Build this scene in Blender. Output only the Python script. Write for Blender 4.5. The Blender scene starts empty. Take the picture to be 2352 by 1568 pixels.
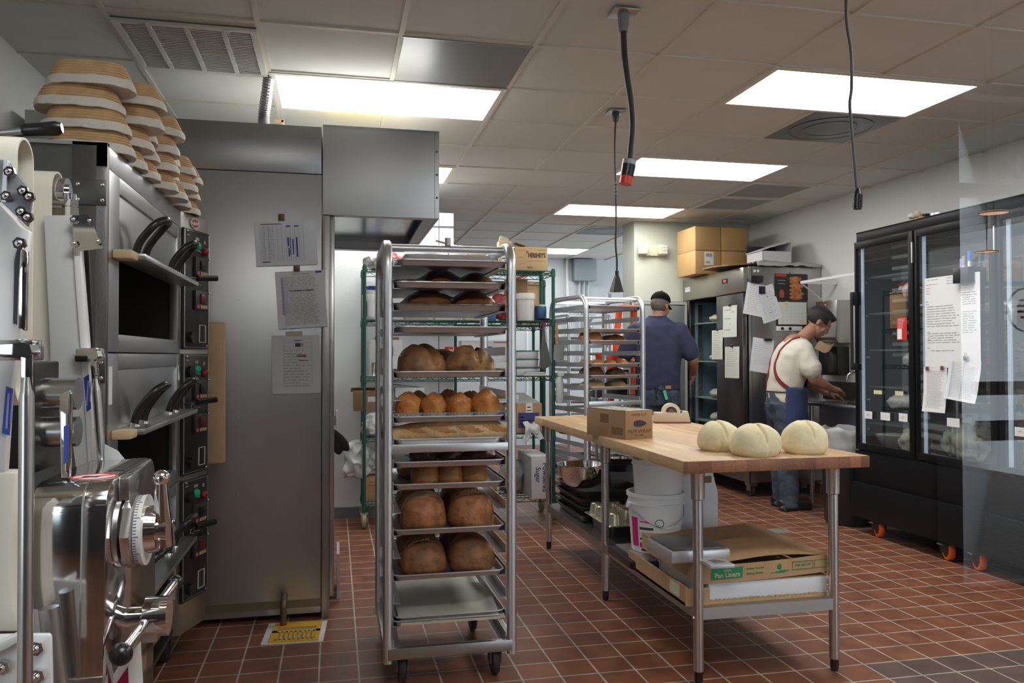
import bpy, bmesh, math, random
from mathutils import Vector as V, Matrix as Mx, Euler, noise
S = bpy.context.scene; COL = S.collection
PI = math.pi; rad = math.radians
rnd = random.Random(11)
MW = {}
I4 = Mx.Identity(4)
# ---------------------------------------------------------------- helpers
def rotm(rx=0, ry=0, rz=0): return Euler((rad(rx), rad(ry), rad(rz)), 'XYZ').to_matrix().to_4x4()
def fr(o, x, y):
    x = V(x).normalized(); y = V(y); z = x.cross(y).normalized(); y = z.cross(x).normalized()
    m = Mx.Identity(4)
    for i in range(3): m[i][0] = x[i]; m[i][1] = y[i]; m[i][2] = z[i]; m[i][3] = o[i]
    return m
def smooth_pts(p, n=6, closed=False):
    p = [V(a) for a in p]; out = []; N = len(p)
    for i in range(N if closed else N-1):
        g = (lambda k: p[k % N]) if closed else (lambda k: p[max(0, min(N-1, k))])
        a, b, c, d = g(i-1), g(i), g(i+1), g(i+2)
        for k in range(n):
            t = k/n
            out.append(.5*((2*b)+(c-a)*t+(2*a-5*b+4*c-d)*t*t+(3*b-a-3*c+d)*t**3))
    if not closed: out.append(p[-1])
    return out
class B:
    """a mesh being collected, in world coordinates"""
    def __init__(s): s.v = []; s.f = []; s.m = I4
    def at(s, mx): s.m = mx; return s
    def add(s, vs, fs, mx=None):
        o = len(s.v); m = s.m @ mx if mx is not None else s.m
        s.v += [m @ V(a) for a in vs]; s.f += [tuple(i+o for i in q) for q in fs]; return s
    def bm(s, t, mx=None):
        t.verts.index_update()
        s.add([v.co.copy() for v in t.verts], [[v.index for v in f.verts] for f in t.faces], mx); t.free(); return s
    def box(s, c, d, rot=None, bev=0, seg=2, taper=None):
        t = bmesh.new(); bmesh.ops.create_cube(t, size=1)
        for v in t.verts:
            k = (taper if taper and v.co.z > 0 else 1)
            v.co = V((v.co.x*d[0]*k, v.co.y*d[1]*k, v.co.z*d[2]))
        if bev: bmesh.ops.bevel(t, geom=t.edges[:], offset=bev, segments=seg, affect='EDGES', profile=.5)
        m = Mx.Translation(c)
        return s.bm(t, m @ rot if rot is not None else m)
    def bb(s, lo, hi, bev=0, seg=2):
        return s.box([(a+b)/2 for a, b in zip(lo, hi)], [abs(b-a) for a, b in zip(lo, hi)], None, bev, seg)
    def cyl(s, p, q, r, r2=None, n=16, caps=True):
        r2 = r if r2 is None else r2
        return s.tube([p, q], [r, r2], n, caps=caps)
    def tube(s, pts, r, n=10, caps=True, closed=False, sq=None):
        pts = [V(p) for p in pts]; N = len(pts)
        rs = r if isinstance(r, (list, tuple)) else [r]*N
        vs = []; fs = []; u = None
        for i, p in enumerate(pts):
            if closed: d = pts[(i+1) % N]-pts[i-1]
            else: d = pts[min(i+1, N-1)]-pts[max(i-1, 0)]
            d.normalize()
            if u is None:
                u = d.orthogonal().normalized()
                if sq: u = V(sq)-d*d.dot(V(sq)); u.normalize()
            else: u = (u-d*u.dot(d)).normalized()
            w = d.cross(u)
            for k in range(n):
                a = 2*PI*k/n + (PI/n if sq else 0); vs.append(p+(u*math.cos(a)+w*math.sin(a))*rs[i])
        for i in range(N if closed else N-1):
            j = (i+1) % N
            for k in range(n):
                l = (k+1) % n; fs.append((i*n+k, i*n+l, j*n+l, j*n+k))
        if caps and not closed:
            fs.append(tuple(range(n-1, -1, -1))); fs.append(tuple((N-1)*n+k for k in range(n)))
        return s.add(vs, fs)
    def sqtube(s, pts, a, bev, ref=(1, 0, 0)):
        pts = [V(p) for p in pts]; N = len(pts); h = a/2; c = h-bev; rows = []
        pr = [(h, -c), (h, c), (c, h), (-c, h), (-h, c), (-h, -c), (-c, -h), (c, -h)]
        for i, p in enumerate(pts):
            d = (pts[min(i+1, N-1)]-pts[max(i-1, 0)]).normalized(); u = V(ref); u = (u-d*u.dot(d)).normalized(); w = d.cross(u)
            rows.append([p+u*x+w*y for x, y in pr])
        return s.rings(rows)
    def rings(s, rows, closed=True, caps=True, mx=None):
        n = len(rows[0]); vs = [V(p) for r in rows for p in r]; fs = []
        for i in range(len(rows)-1):
            for k in range(n if closed else n-1):
                l = (k+1) % n; fs.append((i*n+k, i*n+l, (i+1)*n+l, (i+1)*n+k))
        if caps and closed:
            fs.append(tuple(range(n-1, -1, -1))); fs.append(tuple((len(rows)-1)*n+k for k in range(n)))
        return s.add(vs, fs, mx)
    def lathe(s, prof, mx=None, n=28, caps=True, sx=1, sy=1):
        return s.rings([[(r*math.cos(2*PI*k/n)*sx, r*math.sin(2*PI*k/n)*sy, z) for k in range(n)] for r, z in prof], True, caps, mx)
    def sph(s, c, r, sc=(1, 1, 1), n=2, rot=None):
        t = bmesh.new(); bmesh.ops.create_icosphere(t, subdivisions=n, radius=r)
        m = Mx.Translation(c)
        if rot is not None: m = m @ rot
        return s.bm(t, m @ Mx.Diagonal((*sc, 1)))
    def prism(s, poly, lo, hi, axis='Z', bev=0, mx=None):
        t = bmesh.new()
        P = {'X': lambda a, b, c: (c, a, b), 'Y': lambda a, b, c: (a, c, b), 'Z': lambda a, b, c: (a, b, c)}[axis]
        f = t.faces.new([t.verts.new(P(a, b, lo)) for a, b in poly])
        g = bmesh.ops.extrude_face_region(t, geom=[f])
        d = V(P(0, 0, hi-lo))
        bmesh.ops.translate(t, vec=d, verts=[e for e in g['geom'] if isinstance(e, bmesh.types.BMVert)])
        bmesh.ops.recalc_face_normals(t, faces=t.faces[:])
        if bev: bmesh.ops.bevel(t, geom=t.edges[:], offset=bev, segments=2, affect='EDGES', profile=.5)
        return s.bm(t, mx)
    def grid(s, fn, nu, nv, thick=0):
        vs = [V(fn(i/nu, j/nv)) for j in range(nv+1) for i in range(nu+1)]; w = nu+1
        fs = [(j*w+i, j*w+i+1, (j+1)*w+i+1, (j+1)*w+i) for j in range(nv) for i in range(nu)]
        if thick:
            t = bmesh.new(); q = [t.verts.new(v) for v in vs]
            for f in fs: t.faces.new([q[i] for i in f])
            t.normal_update()
            bmesh.ops.solidify(t, geom=t.faces[:], thickness=thick)
            return s.bm(t)
        return s.add(vs, fs)
    def quad(s, a, b, c, d): return s.add([a, b, c, d], [(0, 1, 2, 3)])
    def text(s, txt, size, mx, depth=.0006, align='CENTER', bold=0, sx=1):
        c = bpy.data.curves.new('t', 'FONT'); c.body = txt; c.size = size; c.extrude = depth; c.align_x = align; c.align_y = 'CENTER'
        c.offset = bold; c.resolution_u = 3
        o = bpy.data.objects.new('t', c); COL.objects.link(o); bpy.context.view_layer.update()
        me = bpy.data.meshes.new_from_object(o.evaluated_get(bpy.context.evaluated_depsgraph_get()))
        s.add([v.co*1 for v in me.vertices], [tuple(p.vertices) for p in me.polygons], mx @ Mx.Diagonal((sx, 1, 1, 1)))
        bpy.data.objects.remove(o); bpy.data.curves.remove(c); bpy.data.meshes.remove(me); return s
    def warp(s, fn): s.v = [V(fn(v)) for v in s.v]; return s
    def noisy(s, amp, freq, seed=0, dirz=1):
        o = V((seed*7.3, seed*3.1, seed*1.7)); out = []
        for v in s.v: out.append(v+V((noise.noise(v*freq+o), noise.noise(v*freq+o+V((9, 0, 0))), noise.noise(v*freq+o+V((0, 9, 0)))*dirz))*amp)
        s.v = out; return s
    def mesh(s, inv=None, smooth=35, name='m'):
        me = bpy.data.meshes.new(name)
        me.from_pydata([inv @ v for v in s.v] if inv is not None else s.v, [], s.f); me.update()
        if smooth:
            me.polygons.foreach_set('use_smooth', [True]*len(me.polygons))
            if smooth < 180: me.set_sharp_from_angle(angle=rad(smooth))
        return me
def fuse(b, voxel, it=4, fac=.5):
    """one continuous skin around everything collected in b"""
    me = b.mesh(None, 0); o = bpy.data.objects.new('t', me); COL.objects.link(o)
    m = o.modifiers.new('r', 'REMESH'); m.mode = 'VOXEL'; m.voxel_size = voxel
    m = o.modifiers.new('s', 'SMOOTH'); m.iterations = it; m.factor = fac
    bpy.context.view_layer.update()
    q = bpy.data.meshes.new_from_object(o.evaluated_get(bpy.context.evaluated_depsgraph_get()))
    r = B(); r.v = [v.co.copy() for v in q.vertices]; r.f = [tuple(p.vertices) for p in q.polygons]
    bpy.data.objects.remove(o); bpy.data.meshes.remove(me); bpy.data.meshes.remove(q); return r
def props(o, label=None, cat=None, group=None, kind=None):
    for k, v in (('label', label), ('category', cat), ('group', group), ('kind', kind)):
        if v: o[k] = v
    return o
def thing(name, label, cat, loc=(0, 0, 0), rz=0, group=None):
    o = bpy.data.objects.new(name, None); COL.objects.link(o); o.empty_display_size = .05
    o.location = loc; o.rotation_euler = (0, 0, rad(rz)); MW[o.name] = Mx.Translation(loc) @ rotm(0, 0, rz)
    return props(o, label, cat, group)
def islands(b):
    p = list(range(len(b.v)))
    def fd(a):
        while p[a] != a: p[a] = p[p[a]]; a = p[a]
        return a
    for f in b.f:
        r = fd(f[0])
        for i in f[1:]: p[fd(i)] = r
    g = {}
    for f in b.f: g.setdefault(fd(f[0]), []).append(f)
    out = []
    for fs in g.values():
        ix = {}; q = B()
        for f in fs:
            for i in f:
                if i not in ix: ix[i] = len(q.v); q.v.append(b.v[i])
            q.f.append(tuple(ix[i] for i in f))
        out.append(q)
    return out
SPLIT = {'red_marks': '', 'rivets': 'rivet', 'top_marks': 'top_mark', 'undershelf_': '', 'latches': 'latch', 'panel_screws': 'panel_screw', 'sheet_rivets': 'sheet_rivet', 'strip_screws': 'strip_screw', 'handle_foot': 'handle_foot', 'hex_bolts': 'hex_bolt', 'set_screws': 'set_screw', 'amber_digits': 'amber_digit', 'hood_screws': 'hood_screw', 'dials': 'dial', 'lens_beads': 'lens_bead', 'cross_bars': 'cross_bar', 'shelf_clips': 'shelf_clip', 'door_mullion': 'door_mullion', 'under_batten': 'under_batten', 'eyes': 'eye', 'pupils': 'pupil', 'shelf_pilaster': 'shelf_pilaster', 'shoes': 'shoe', 'sheeting_rollers': 'sheeting_roller', 'yellow_stickers': 'yellow_sticker', 'black_vents': 'black_vent', 'wire_shelves': '', 'selector_knob': 'selector_knob', 'push_plate': 'push_plate'}
def part(name, b, m, parent=None, smooth=35, label=None):
    if SPLIT.get(name):
        for q in islands(b): o = part_(SPLIT[name], q, m, parent, smooth, label)
        return o
    return part_(name, b, m, parent, smooth, label)
def part_(name, b, m, parent=None, smooth=35, label=None):
    w = MW[parent.name] if parent else I4
    o = bpy.data.objects.new(name, b.mesh(w.inverted(), smooth, name)); COL.objects.link(o); o.data.materials.append(m)
    if parent: o.parent = parent
    MW[o.name] = w.copy()
    if label: o['label'] = label
    return o
def many(name, b, m, parent, smooth=35):
    """each separate piece becomes a part of its own"""
    for q in islands(b): part(name, q, m, parent, smooth)
def one(name, b, m, label, cat, loc=None, group=None, smooth=35):
    if loc is None:
        n = len(b.v); loc = (sum(v.x for v in b.v)/n, sum(v.y for v in b.v)/n, min(v.z for v in b.v))
    w = Mx.Translation(loc)
    o = bpy.data.objects.new(name, b.mesh(w.inverted(), smooth, name)); COL.objects.link(o); o.data.materials.append(m)
    o.location = loc; MW[o.name] = w
    return props(o, label, cat, group)
def struct(name, b, m, smooth=35):
    o = part(name, b, m, None, smooth); o['kind'] = 'structure'; return o
def dup(o, loc=None, rz=None, label=None, parent=None, group=None):
    c = o.copy(); COL.objects.link(c)
    if parent: c.parent = parent
    if loc is not None: c.location = loc
    if rz is not None: c.rotation_euler = (0, 0, rad(rz))
    if label: c['label'] = label
    if group: c['group'] = group
    for ch in list(o.children): dup(ch, parent=c)
    return c
# ---------------------------------------------------------------- materials
MATS = {}
def mat(name, col, rough=.5, metal=0, var=0, vscale=8, bump=0, bscale=60, stretch=(1, 1, 1), rvar=0, emit=None, es=1, trans=0, alpha=1, coat=0, spec=.5, col2=None, sss=0, bdet=4):
    if name in MATS: return MATS[name]
    m = bpy.data.materials.new(name); m.use_nodes = True; nt = m.node_tree; N = nt.nodes; L = nt.links
    p = N['Principled BSDF']; p.inputs['Base Color'].default_value = (*col, 1); p.inputs['Roughness'].default_value = rough; p.inputs['Metallic'].default_value = metal
    p.inputs['Specular IOR Level'].default_value = spec
    if trans: p.inputs['Transmission Weight'].default_value = trans
    if alpha < 1: p.inputs['Alpha'].default_value = alpha
    if coat: p.inputs['Coat Weight'].default_value = coat; p.inputs['Coat Roughness'].default_value = .1
    if sss: p.inputs['Subsurface Weight'].default_value = sss; p.inputs['Subsurface Radius'].default_value = (.02, .012, .008)
    if emit: p.inputs['Emission Color'].default_value = (*emit, 1); p.inputs['Emission Strength'].default_value = es
    if var or bump or rvar or col2:
        tc = N.new('ShaderNodeTexCoord'); mp = N.new('ShaderNodeMapping'); mp.inputs['Scale'].default_value = stretch
        L.new(tc.outputs['Object'], mp.inputs['Vector'])
    if var or rvar or col2:
        n = N.new('ShaderNodeTexNoise'); n.inputs['Scale'].default_value = vscale; n.inputs['Detail'].default_value = 5; L.new(mp.outputs[0], n.inputs['Vector'])
        if var or col2:
            r = N.new('ShaderNodeValToRGB'); r.color_ramp.elements[0].position = .32; r.color_ramp.elements[1].position = .68
            a = col2 if col2 else [c*(1-var) for c in col]; b_ = col if col2 else [min(1, c*(1+var)) for c in col]
            r.color_ramp.elements[0].color = (*a, 1); r.color_ramp.elements[1].color = (*b_, 1)
            L.new(n.outputs['Fac'], r.inputs[0]); L.new(r.outputs[0], p.inputs['Base Color'])
        if rvar:
            q = N.new('ShaderNodeMapRange'); q.inputs['To Min'].default_value = max(.02, rough-rvar); q.inputs['To Max'].default_value = min(1, rough+rvar)
            L.new(n.outputs['Fac'], q.inputs['Value']); L.new(q.outputs[0], p.inputs['Roughness'])
    if bump:
        n2 = N.new('ShaderNodeTexNoise'); n2.inputs['Scale'].default_value = bscale; n2.inputs['Detail'].default_value = bdet; L.new(mp.outputs[0], n2.inputs['Vector'])
        bp = N.new('ShaderNodeBump'); bp.inputs['Strength'].default_value = bump; bp.inputs['Distance'].default_value = .01
        L.new(n2.outputs['Fac'], bp.inputs['Height']); L.new(bp.outputs[0], p.inputs['Normal'])
    MATS[name] = m; return m
def bricks(name, c1, c2, cm, w, h, mortar, off=(0, 0), offset=0, rough=.5, plane='XY', var=.15, dark=None, bump=.4, bias=0, grain=None, spec=.5):
    m = bpy.data.materials.new(name); m.use_nodes = True; nt = m.node_tree; N = nt.nodes; L = nt.links; p = N['Principled BSDF']
    tc = N.new('ShaderNodeTexCoord'); mp = N.new('ShaderNodeMapping'); mp.inputs['Location'].default_value = (-off[0], -off[1], 0)
    L.new(tc.outputs['Object'], mp.inputs['Vector']); src = mp.outputs[0]
    if plane != 'XY':
        sp = N.new('ShaderNodeSeparateXYZ'); cb = N.new('ShaderNodeCombineXYZ'); L.new(src, sp.inputs[0])
        i = {'XZ': (0, 2), 'YZ': (1, 2), 'YX': (1, 0)}[plane]
        L.new(sp.outputs[i[0]], cb.inputs[0]); L.new(sp.outputs[i[1]], cb.inputs[1]); src = cb.outputs[0]
    b = N.new('ShaderNodeTexBrick'); b.offset = offset; b.squash = 1; b.inputs['Scale'].default_value = 1
    b.inputs['Brick Width'].default_value = w; b.inputs['Row Height'].default_value = h; b.inputs['Mortar Size'].default_value = mortar; b.inputs['Mortar Smooth'].default_value = .15; b.inputs['Bias'].default_value = bias
    b.inputs['Color1'].default_value = (*c1, 1); b.inputs['Color2'].default_value = (*c2, 1); b.inputs['Mortar'].default_value = (*cm, 1)
    L.new(src, b.inputs['Vector'])
    n = N.new('ShaderNodeTexNoise'); n.inputs['Scale'].default_value = 9; n.inputs['Detail'].default_value = 6
    if grain:
        g = N.new('ShaderNodeMapping'); g.inputs['Scale'].default_value = grain; L.new(tc.outputs['Object'], g.inputs[0]); L.new(g.outputs[0], n.inputs['Vector'])
    else: L.new(tc.outputs['Object'], n.inputs['Vector'])
    mr = N.new('ShaderNodeMapRange'); mr.inputs['From Min'].default_value = .3; mr.inputs['From Max'].default_value = .7; mr.inputs['To Min'].default_value = 1-var; mr.inputs['To Max'].default_value = 1+var
    L.new(n.outputs['Fac'], mr.inputs['Value'])
    mx = N.new('ShaderNodeMix'); mx.data_type = 'RGBA'; mx.blend_type = 'MULTIPLY'; mx.inputs['Factor'].default_value = 1
    L.new(mr.outputs[0], mx.inputs[7]); out = b.outputs['Color']
    if dark:
        (x0, x1, y0, y1, cd) = dark
        sp = N.new('ShaderNodeSeparateXYZ'); L.new(tc.outputs['Object'], sp.inputs[0]); prev = None
        for k, (op, v) in enumerate((('GREATER_THAN', x0), ('LESS_THAN', x1), ('GREATER_THAN', y0), ('LESS_THAN', y1))):
            q = N.new('ShaderNodeMath'); q.operation = op; q.inputs[1].default_value = v; L.new(sp.outputs[k//2], q.inputs[0])
            if prev is not None:
                z = N.new('ShaderNodeMath'); z.operation = 'MULTIPLY'; L.new(prev, z.inputs[0]); L.new(q.outputs[0], z.inputs[1]); prev = z.outputs[0]
            else: prev = q.outputs[0]
        inv = N.new('ShaderNodeMath'); inv.operation = 'SUBTRACT'; inv.inputs[0].default_value = 1; L.new(b.outputs['Fac'], inv.inputs[1])
        z = N.new('ShaderNodeMath'); z.operation = 'MULTIPLY'; L.new(prev, z.inputs[0]); L.new(inv.outputs[0], z.inputs[1])
        md = N.new('ShaderNodeMix'); md.data_type = 'RGBA'; L.new(z.outputs[0], md.inputs[0]); L.new(out, md.inputs[6]); md.inputs[7].default_value = (*cd, 1); out = md.outputs[2]
    L.new(out, mx.inputs[6]); L.new(mx.outputs[2], p.inputs['Base Color'])
    rr = N.new('ShaderNodeMapRange'); rr.inputs['To Min'].default_value = rough-.1; rr.inputs['To Max'].default_value = rough+.12; L.new(n.outputs['Fac'], rr.inputs['Value']); L.new(rr.outputs[0], p.inputs['Roughness'])
    p.inputs['Specular IOR Level'].default_value = spec
    if bump:
        bp = N.new('ShaderNodeBump'); bp.inputs['Strength'].default_value = bump; bp.inputs['Distance'].default_value = .002; bp.invert = True
        L.new(b.outputs['Fac'], bp.inputs['Height']); L.new(bp.outputs[0], p.inputs['Normal'])
    MATS[name] = m; return m
def pane_mat(name, tint, refl, rough=0.0, ior=1.45):
    m = bpy.data.materials.new(name); m.use_nodes = True; nt = m.node_tree; N = nt.nodes; L = nt.links
    N.remove(N['Principled BSDF']); t = N.new('ShaderNodeBsdfTransparent'); t.inputs[0].default_value = (*tint, 1)
    g = N.new('ShaderNodeBsdfGlossy'); g.inputs['Roughness'].default_value = rough; f = N.new('ShaderNodeFresnel'); f.inputs[0].default_value = ior
    k = N.new('ShaderNodeMath'); k.operation = 'MULTIPLY'; k.inputs[1].default_value = refl; L.new(f.outputs[0], k.inputs[0])
    x = N.new('ShaderNodeMixShader'); L.new(k.outputs[0], x.inputs[0]); L.new(t.outputs[0], x.inputs[1]); L.new(g.outputs[0], x.inputs[2]); L.new(x.outputs[0], N['Material Output'].inputs[0])
    MATS[name] = m; return m
STEEL = mat('brushed_steel', (.60, .60, .60), .30, 1, stretch=(40, 40, 1), vscale=3, rvar=.06)
STEELD = mat('dull_steel', (.44, .44, .43), .38, 1, stretch=(1, 40, 40), vscale=3, rvar=.07)
OVENST = mat('oven_sheet_steel', (.50, .51, .53), .38, 1, bump=.35, bscale=1.0, bdet=0)
ALU = mat('aluminium', (.74, .76, .79), .40, 1, rvar=.06, vscale=14)
ALUW = mat('worn_tray_aluminium', (.62, .63, .65), .46, 1, rvar=.10, vscale=9)
CHROME = mat('chrome', (.80, .80, .80), .07, 1)
BLACKP = mat('black_plastic', (.012, .012, .013), .28)
BLACKM = mat('black_coated_metal', (.010, .010, .011), .35)
RUBBER = mat('dark_rubber', (.025, .025, .026), .6)
GREYW = mat('caster_grey', (.12, .12, .12), .5)
WHITEP = mat('white_enamel', (.72, .73, .74), .32)
CREAM = mat('cream_belt', (.74, .72, .63), .55, bump=.03, bscale=300)
WHITE = mat('white_plastic', (.74, .74, .75), .38)
PAPER = mat('white_paper', (.78, .79, .80), .75)
PAPERB = mat('office_paper_blueish', (.74, .77, .83), .75)
INK = mat('ink_dark', (.04, .04, .06), .7); INKB = mat('ink_blue', (.04, .06, .30), .7); INKR = mat('ink_red', (.55, .05, .06), .7); INKG = mat('ink_green', (.02, .30, .16), .7); INKGY = mat('ink_grey', (.36, .36, .39), .7)
CARD = mat('cardboard', (.46, .29, .15), .8, var=.07, vscale=12)
CARDD = mat('dark_cardboard', (.30, .18, .095), .8, var=.08, vscale=12)
GREENM = mat('green_epoxy_wire', (.008, .085, .065), .42)
BLUEL = mat('blue_label', (.03, .07, .42), .5)
RED = mat('red_plastic', (.62, .03, .02), .4)
ORANGE = mat('orange_wheel', (.95, .16, .01), .45)
MAGNET = mat('brown_magnet', (.17, .07, .05), .4)
SEETHRU = pane_mat('clear_film', (.95, .96, .97), 1.2, .12)
GLASS = pane_mat('clear_glass', (.96, .97, .97), 1.0)
DGLASS = pane_mat('dark_door_glass', (.86, .89, .90), .30, .02)
BLUEBK = mat('dark_blue_label', (.045, .05, .20), .6)
# ---------------------------------------------------------------- camera
f_px = 1846.0
yaw, pit, rol = rad(12.456), rad(1.007), rad(-.079)
fwd = V((math.sin(yaw)*math.cos(pit), math.cos(yaw)*math.cos(pit), math.sin(pit)))
rt = V((math.cos(yaw), -math.sin(yaw), 0)); up = rt.cross(fwd)
Rv = rt*math.cos(rol)+up*math.sin(rol); Uv = -rt*math.sin(rol)+up*math.cos(rol)
cd = bpy.data.cameras.new('camera'); cam = bpy.data.objects.new('camera', cd); COL.objects.link(cam)
cd.sensor_width = 36; cd.lens = 36*f_px/2352; cd.clip_start = .05; cd.clip_end = 100
mw = Mx.Identity(4)
for i in range(3): mw[i][0] = Rv[i]; mw[i][1] = Uv[i]; mw[i][2] = -fwd[i]
mw[0][3], mw[1][3], mw[2][3] = 0, 0, 1.31
cam.matrix_world = mw; S.camera = cam
S.view_settings.view_transform = 'Standard'; S.view_settings.look = 'None'; S.view_settings.gamma = 1; S.view_settings.exposure = EXPO = .12
S.view_settings.use_curve_mapping = False
def ray(x, y): return fwd+Rv*((x-1176)/f_px)+Uv*((784-y)/f_px)
def PX(x, y, ax, v):
    d = ray(x, y); i = 'xyz'.index(ax); o = V((0, 0, 1.31)); return o+d*((v-o[i])/d[i])
CE = 2.743; XL, XR = -1.47, 4.48; PANEY = .45
# ---------------------------------------------------------------- room shell
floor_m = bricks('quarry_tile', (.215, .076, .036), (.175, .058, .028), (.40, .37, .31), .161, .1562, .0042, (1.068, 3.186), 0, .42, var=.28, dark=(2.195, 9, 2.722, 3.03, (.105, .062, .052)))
struct('floor', B().bb((-7.1, -2.75, -.05), (7.3, 11.7, 0)), floor_m, 0)
ceil_m = mat('ceiling_tile', (.66, .665, .645), .9, var=.03, vscale=3, bump=.05, bscale=160)
struct('ceiling', B().bb((-7.1, -2.75, CE+.008), (7.3, 11.7, CE+.06)), ceil_m, 0)
b = B(); GX = [2.135+.6155*k for k in range(-6, 5)]; GY = [3.589+.6096*k for k in range(-5, 14)]
for x in GX:
    if XL < x < XR: b.bb((x-.012, PANEY+.05, CE-.001), (x+.012, 11.5, CE+.012))
for y in GY:
    if y > PANEY: b.bb((XL, y-.012, CE-.0005), (XR, y+.012, CE+.012))
struct('trim_1', b, mat('ceiling_grid', (.66, .64, .58), .55), 0)
wallm = mat('wall_panel_white', (.76, .775, .765), .45, bump=.06, bscale=220)
struct('wall_left', B().bb((XL-.1, PANEY, 0), (XL, 11.6, CE+.01)), wallm, 0)
b = B().bb((XR, PANEY, 0), (XR+.1, 8.1, CE+.01))
struct('wall_right', b, wallm, 0)
colm = mat('column_panel', (.56, .59, .51), .45, bump=.05, bscale=220)  # white column; the nearby lamp's greenish cast is mixed into its colour
struct('wall_back', B().bb((3.13, 8.1, 0), (XR+.1, 8.4, CE+.01)), colm, 0)
struct('wall_side', B().bb((3.13, 8.4, 0), (3.23, 8.45, CE+.01)), colm, 0)
farm = mat('far_wall_grey', (.50, .53, .56), .5, bump=.05, bscale=200)
struct('wall_far', B().bb((XL-.1, 11.5, 0), (7.2, 11.6, CE+.01)), farm, 0)
b = B()
for x in (1.55, 2.77, 3.4): b.bb((x-.012, 11.49, 0), (x+.012, 11.5, CE))
struct('trim_2', b, mat('white_trim_strip', (.72, .74, .75), .4))
# walk-in cooler behind the green shelving
coolm = mat('embossed_white_panel', (.70, .73, .75), .38, bump=.12, bscale=120)
struct('wall_cooler', B().bb((XL, 6.65, .09), (.97, 7.95, 2.50)), coolm, 0)
b = B().bb((.843, 6.646, .09), (.849, 6.652, 2.50)).bb((XL, 6.642, 2.38), (.972, 6.65, 2.39)).bb((-.40, 6.646, .09), (-.394, 6.652, 2.5))
struct('trim_3', b, mat('seam_dark', (.12, .13, .14), .6))
struct('baseboard_cooler', B().bb((XL, 6.635, 0), (.975, 7.95, .09)), mat('baseboard_grey', (.17, .18, .19), .5))
struct('baseboard_right', B().bb((XR-.012, PANEY+.1, 0), (XR, 8.1, .10)), MATS['quarry_tile'])
struct('baseboard_back', B().bb((3.13, 8.088, 0), (XR, 8.1, .10)), MATS['quarry_tile'])
# the shop window the kitchen is seen through, and the customer side behind the camera
struct('window_1', B().quad((XL-.1, PANEY, 0), (XR+.1, PANEY, 0), (XR+.1, PANEY, CE), (XL-.1, PANEY, CE)), pane_mat('window_glass', (.97, .98, .98), 1.6), 0)
lob = mat('lobby_dark', (.05, .05, .055), .6)
FY = -2.65
# shop front: dark wall with a glazed door and side light to the right, a window far left
b = B().bb((-7, FY-.1, 0), (-2.15, FY, .5)).bb((-7, FY-.1, 2.55), (-2.15, FY, CE)).bb((-2.15, FY-.1, 0), (2.99, FY, CE)).bb((2.99, FY-.1, CE-.02), (7.2, FY, CE+.02))
struct('wall_shopfront', b, lob, 0)
struct('wall_lobby_left', B().bb((-7.1, FY-.1, 0), (-7, PANEY-.01, CE)).bb((-7, PANEY-.05, 0), (XL-.1, PANEY-.01, CE)), lob, 0)
struct('wall_lobby_right', B().bb((7.2, FY-.1, 0), (7.3, PANEY-.01, CE)), lob, 0)
frm = mat('shopfront_frame', (.03, .03, .032), .4)
b = B()
for x, w in ((3.065, .15), (4.25, .07), (5.2, .07), (6.6, .07)): b.bb((x-w/2, FY-.08, 0), (x+w/2, FY+.02, CE))
for z, w in ((2.17, .06), (2.70, .06), (.06, .12)): b.bb((2.9, FY-.07, z-w/2), (7.2, FY+.01, z+w/2))
door = struct('door_1', b, frm)
win2 = struct('window_2', B().quad((2.8, FY-.04, 0), (7.2, FY-.04, 0), (7.2, FY-.04, CE), (2.8, FY-.04, CE)), GLASS, 0)
# lettering on the outside of the shop door (reads the right way in the pane's reflection)
lt = mat('door_lettering_grey', (.05, .05, .05), .6); rg = mat('emblem_olive', (.14, .10, .03), .5)
def mirr(x, z): return fr((x, FY-.035, z), (1, 0, 0), (0, 0, 1))
dk = B().bb((3.27, FY-.034, .86), (4.15, FY-.03, .965)).bb((3.27, FY-.034, 1.10), (4.15, FY-.02, 1.17))
part('push_plate', dk, frm, door)
t = B().text('PLEASE USE OTHER DOOR', .062, mirr(3.29, .915) @ Mx.Translation((0, 0, .012)), align='LEFT')
part('sign_lettering', t, mat('sign_white', (.85, .85, .85), .5), door)
t = B().text('160', .21, mirr(3.30, 2.315), align='LEFT', bold=.006)
part('street_number', t, lt, win2)
b = B(); cx, cz = 3.60, 1.55
b.tube([(cx+.115*math.cos(a), FY-.035, cz+.115*math.sin(a)) for a in [2*PI*k/32 for k in range(32)]],   .003, 6, closed=True)
for k, w in enumerate((.07, .11, .10, .06)): b.bb((cx-w/2, FY-.04, cz+.045-.03*k), (cx+w/2, FY-.035, cz+.056-.03*k))
part('round_emblem', b, rg, win2)
for x, y, z, lb in ((2.37, -1.6, 1.83, 'warm pendant lamp mirrored high in the shop window'), (3.04, -2.35, 1.80, 'warm pendant lamp mirrored lower in the shop window')):
    t = thing('pendant_lamp', lb, 'pendant lamp', (x, y, z), 0, 'pendant lamps of the customer side')
    part('lamp_shade', B().lathe([(.05, 0), (.05, .004), (.012, .012), (0, .012)], Mx.Translation((x, y, z)), 20, False), frm, t)
    part('lamp_glow', B().cyl((x, y, z+.002), (x, y, z+.006), .048, n=20), mat('pendant_glow', (.9, .5, .3), .5, emit=(1, .55, .32), es=9), t)
    part('lamp_cord', B().cyl((x, y, z+.01), (x, y, CE), .002, n=6), frm, t)
# pavement and street outside, lit by the sky
struct('floor_pavement', B().bb((-8, -14, -.06), (12, -2.75, -.01)), mat('pavement', (.42, .41, .40), .9, var=.1, vscale=2), 0)
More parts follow.
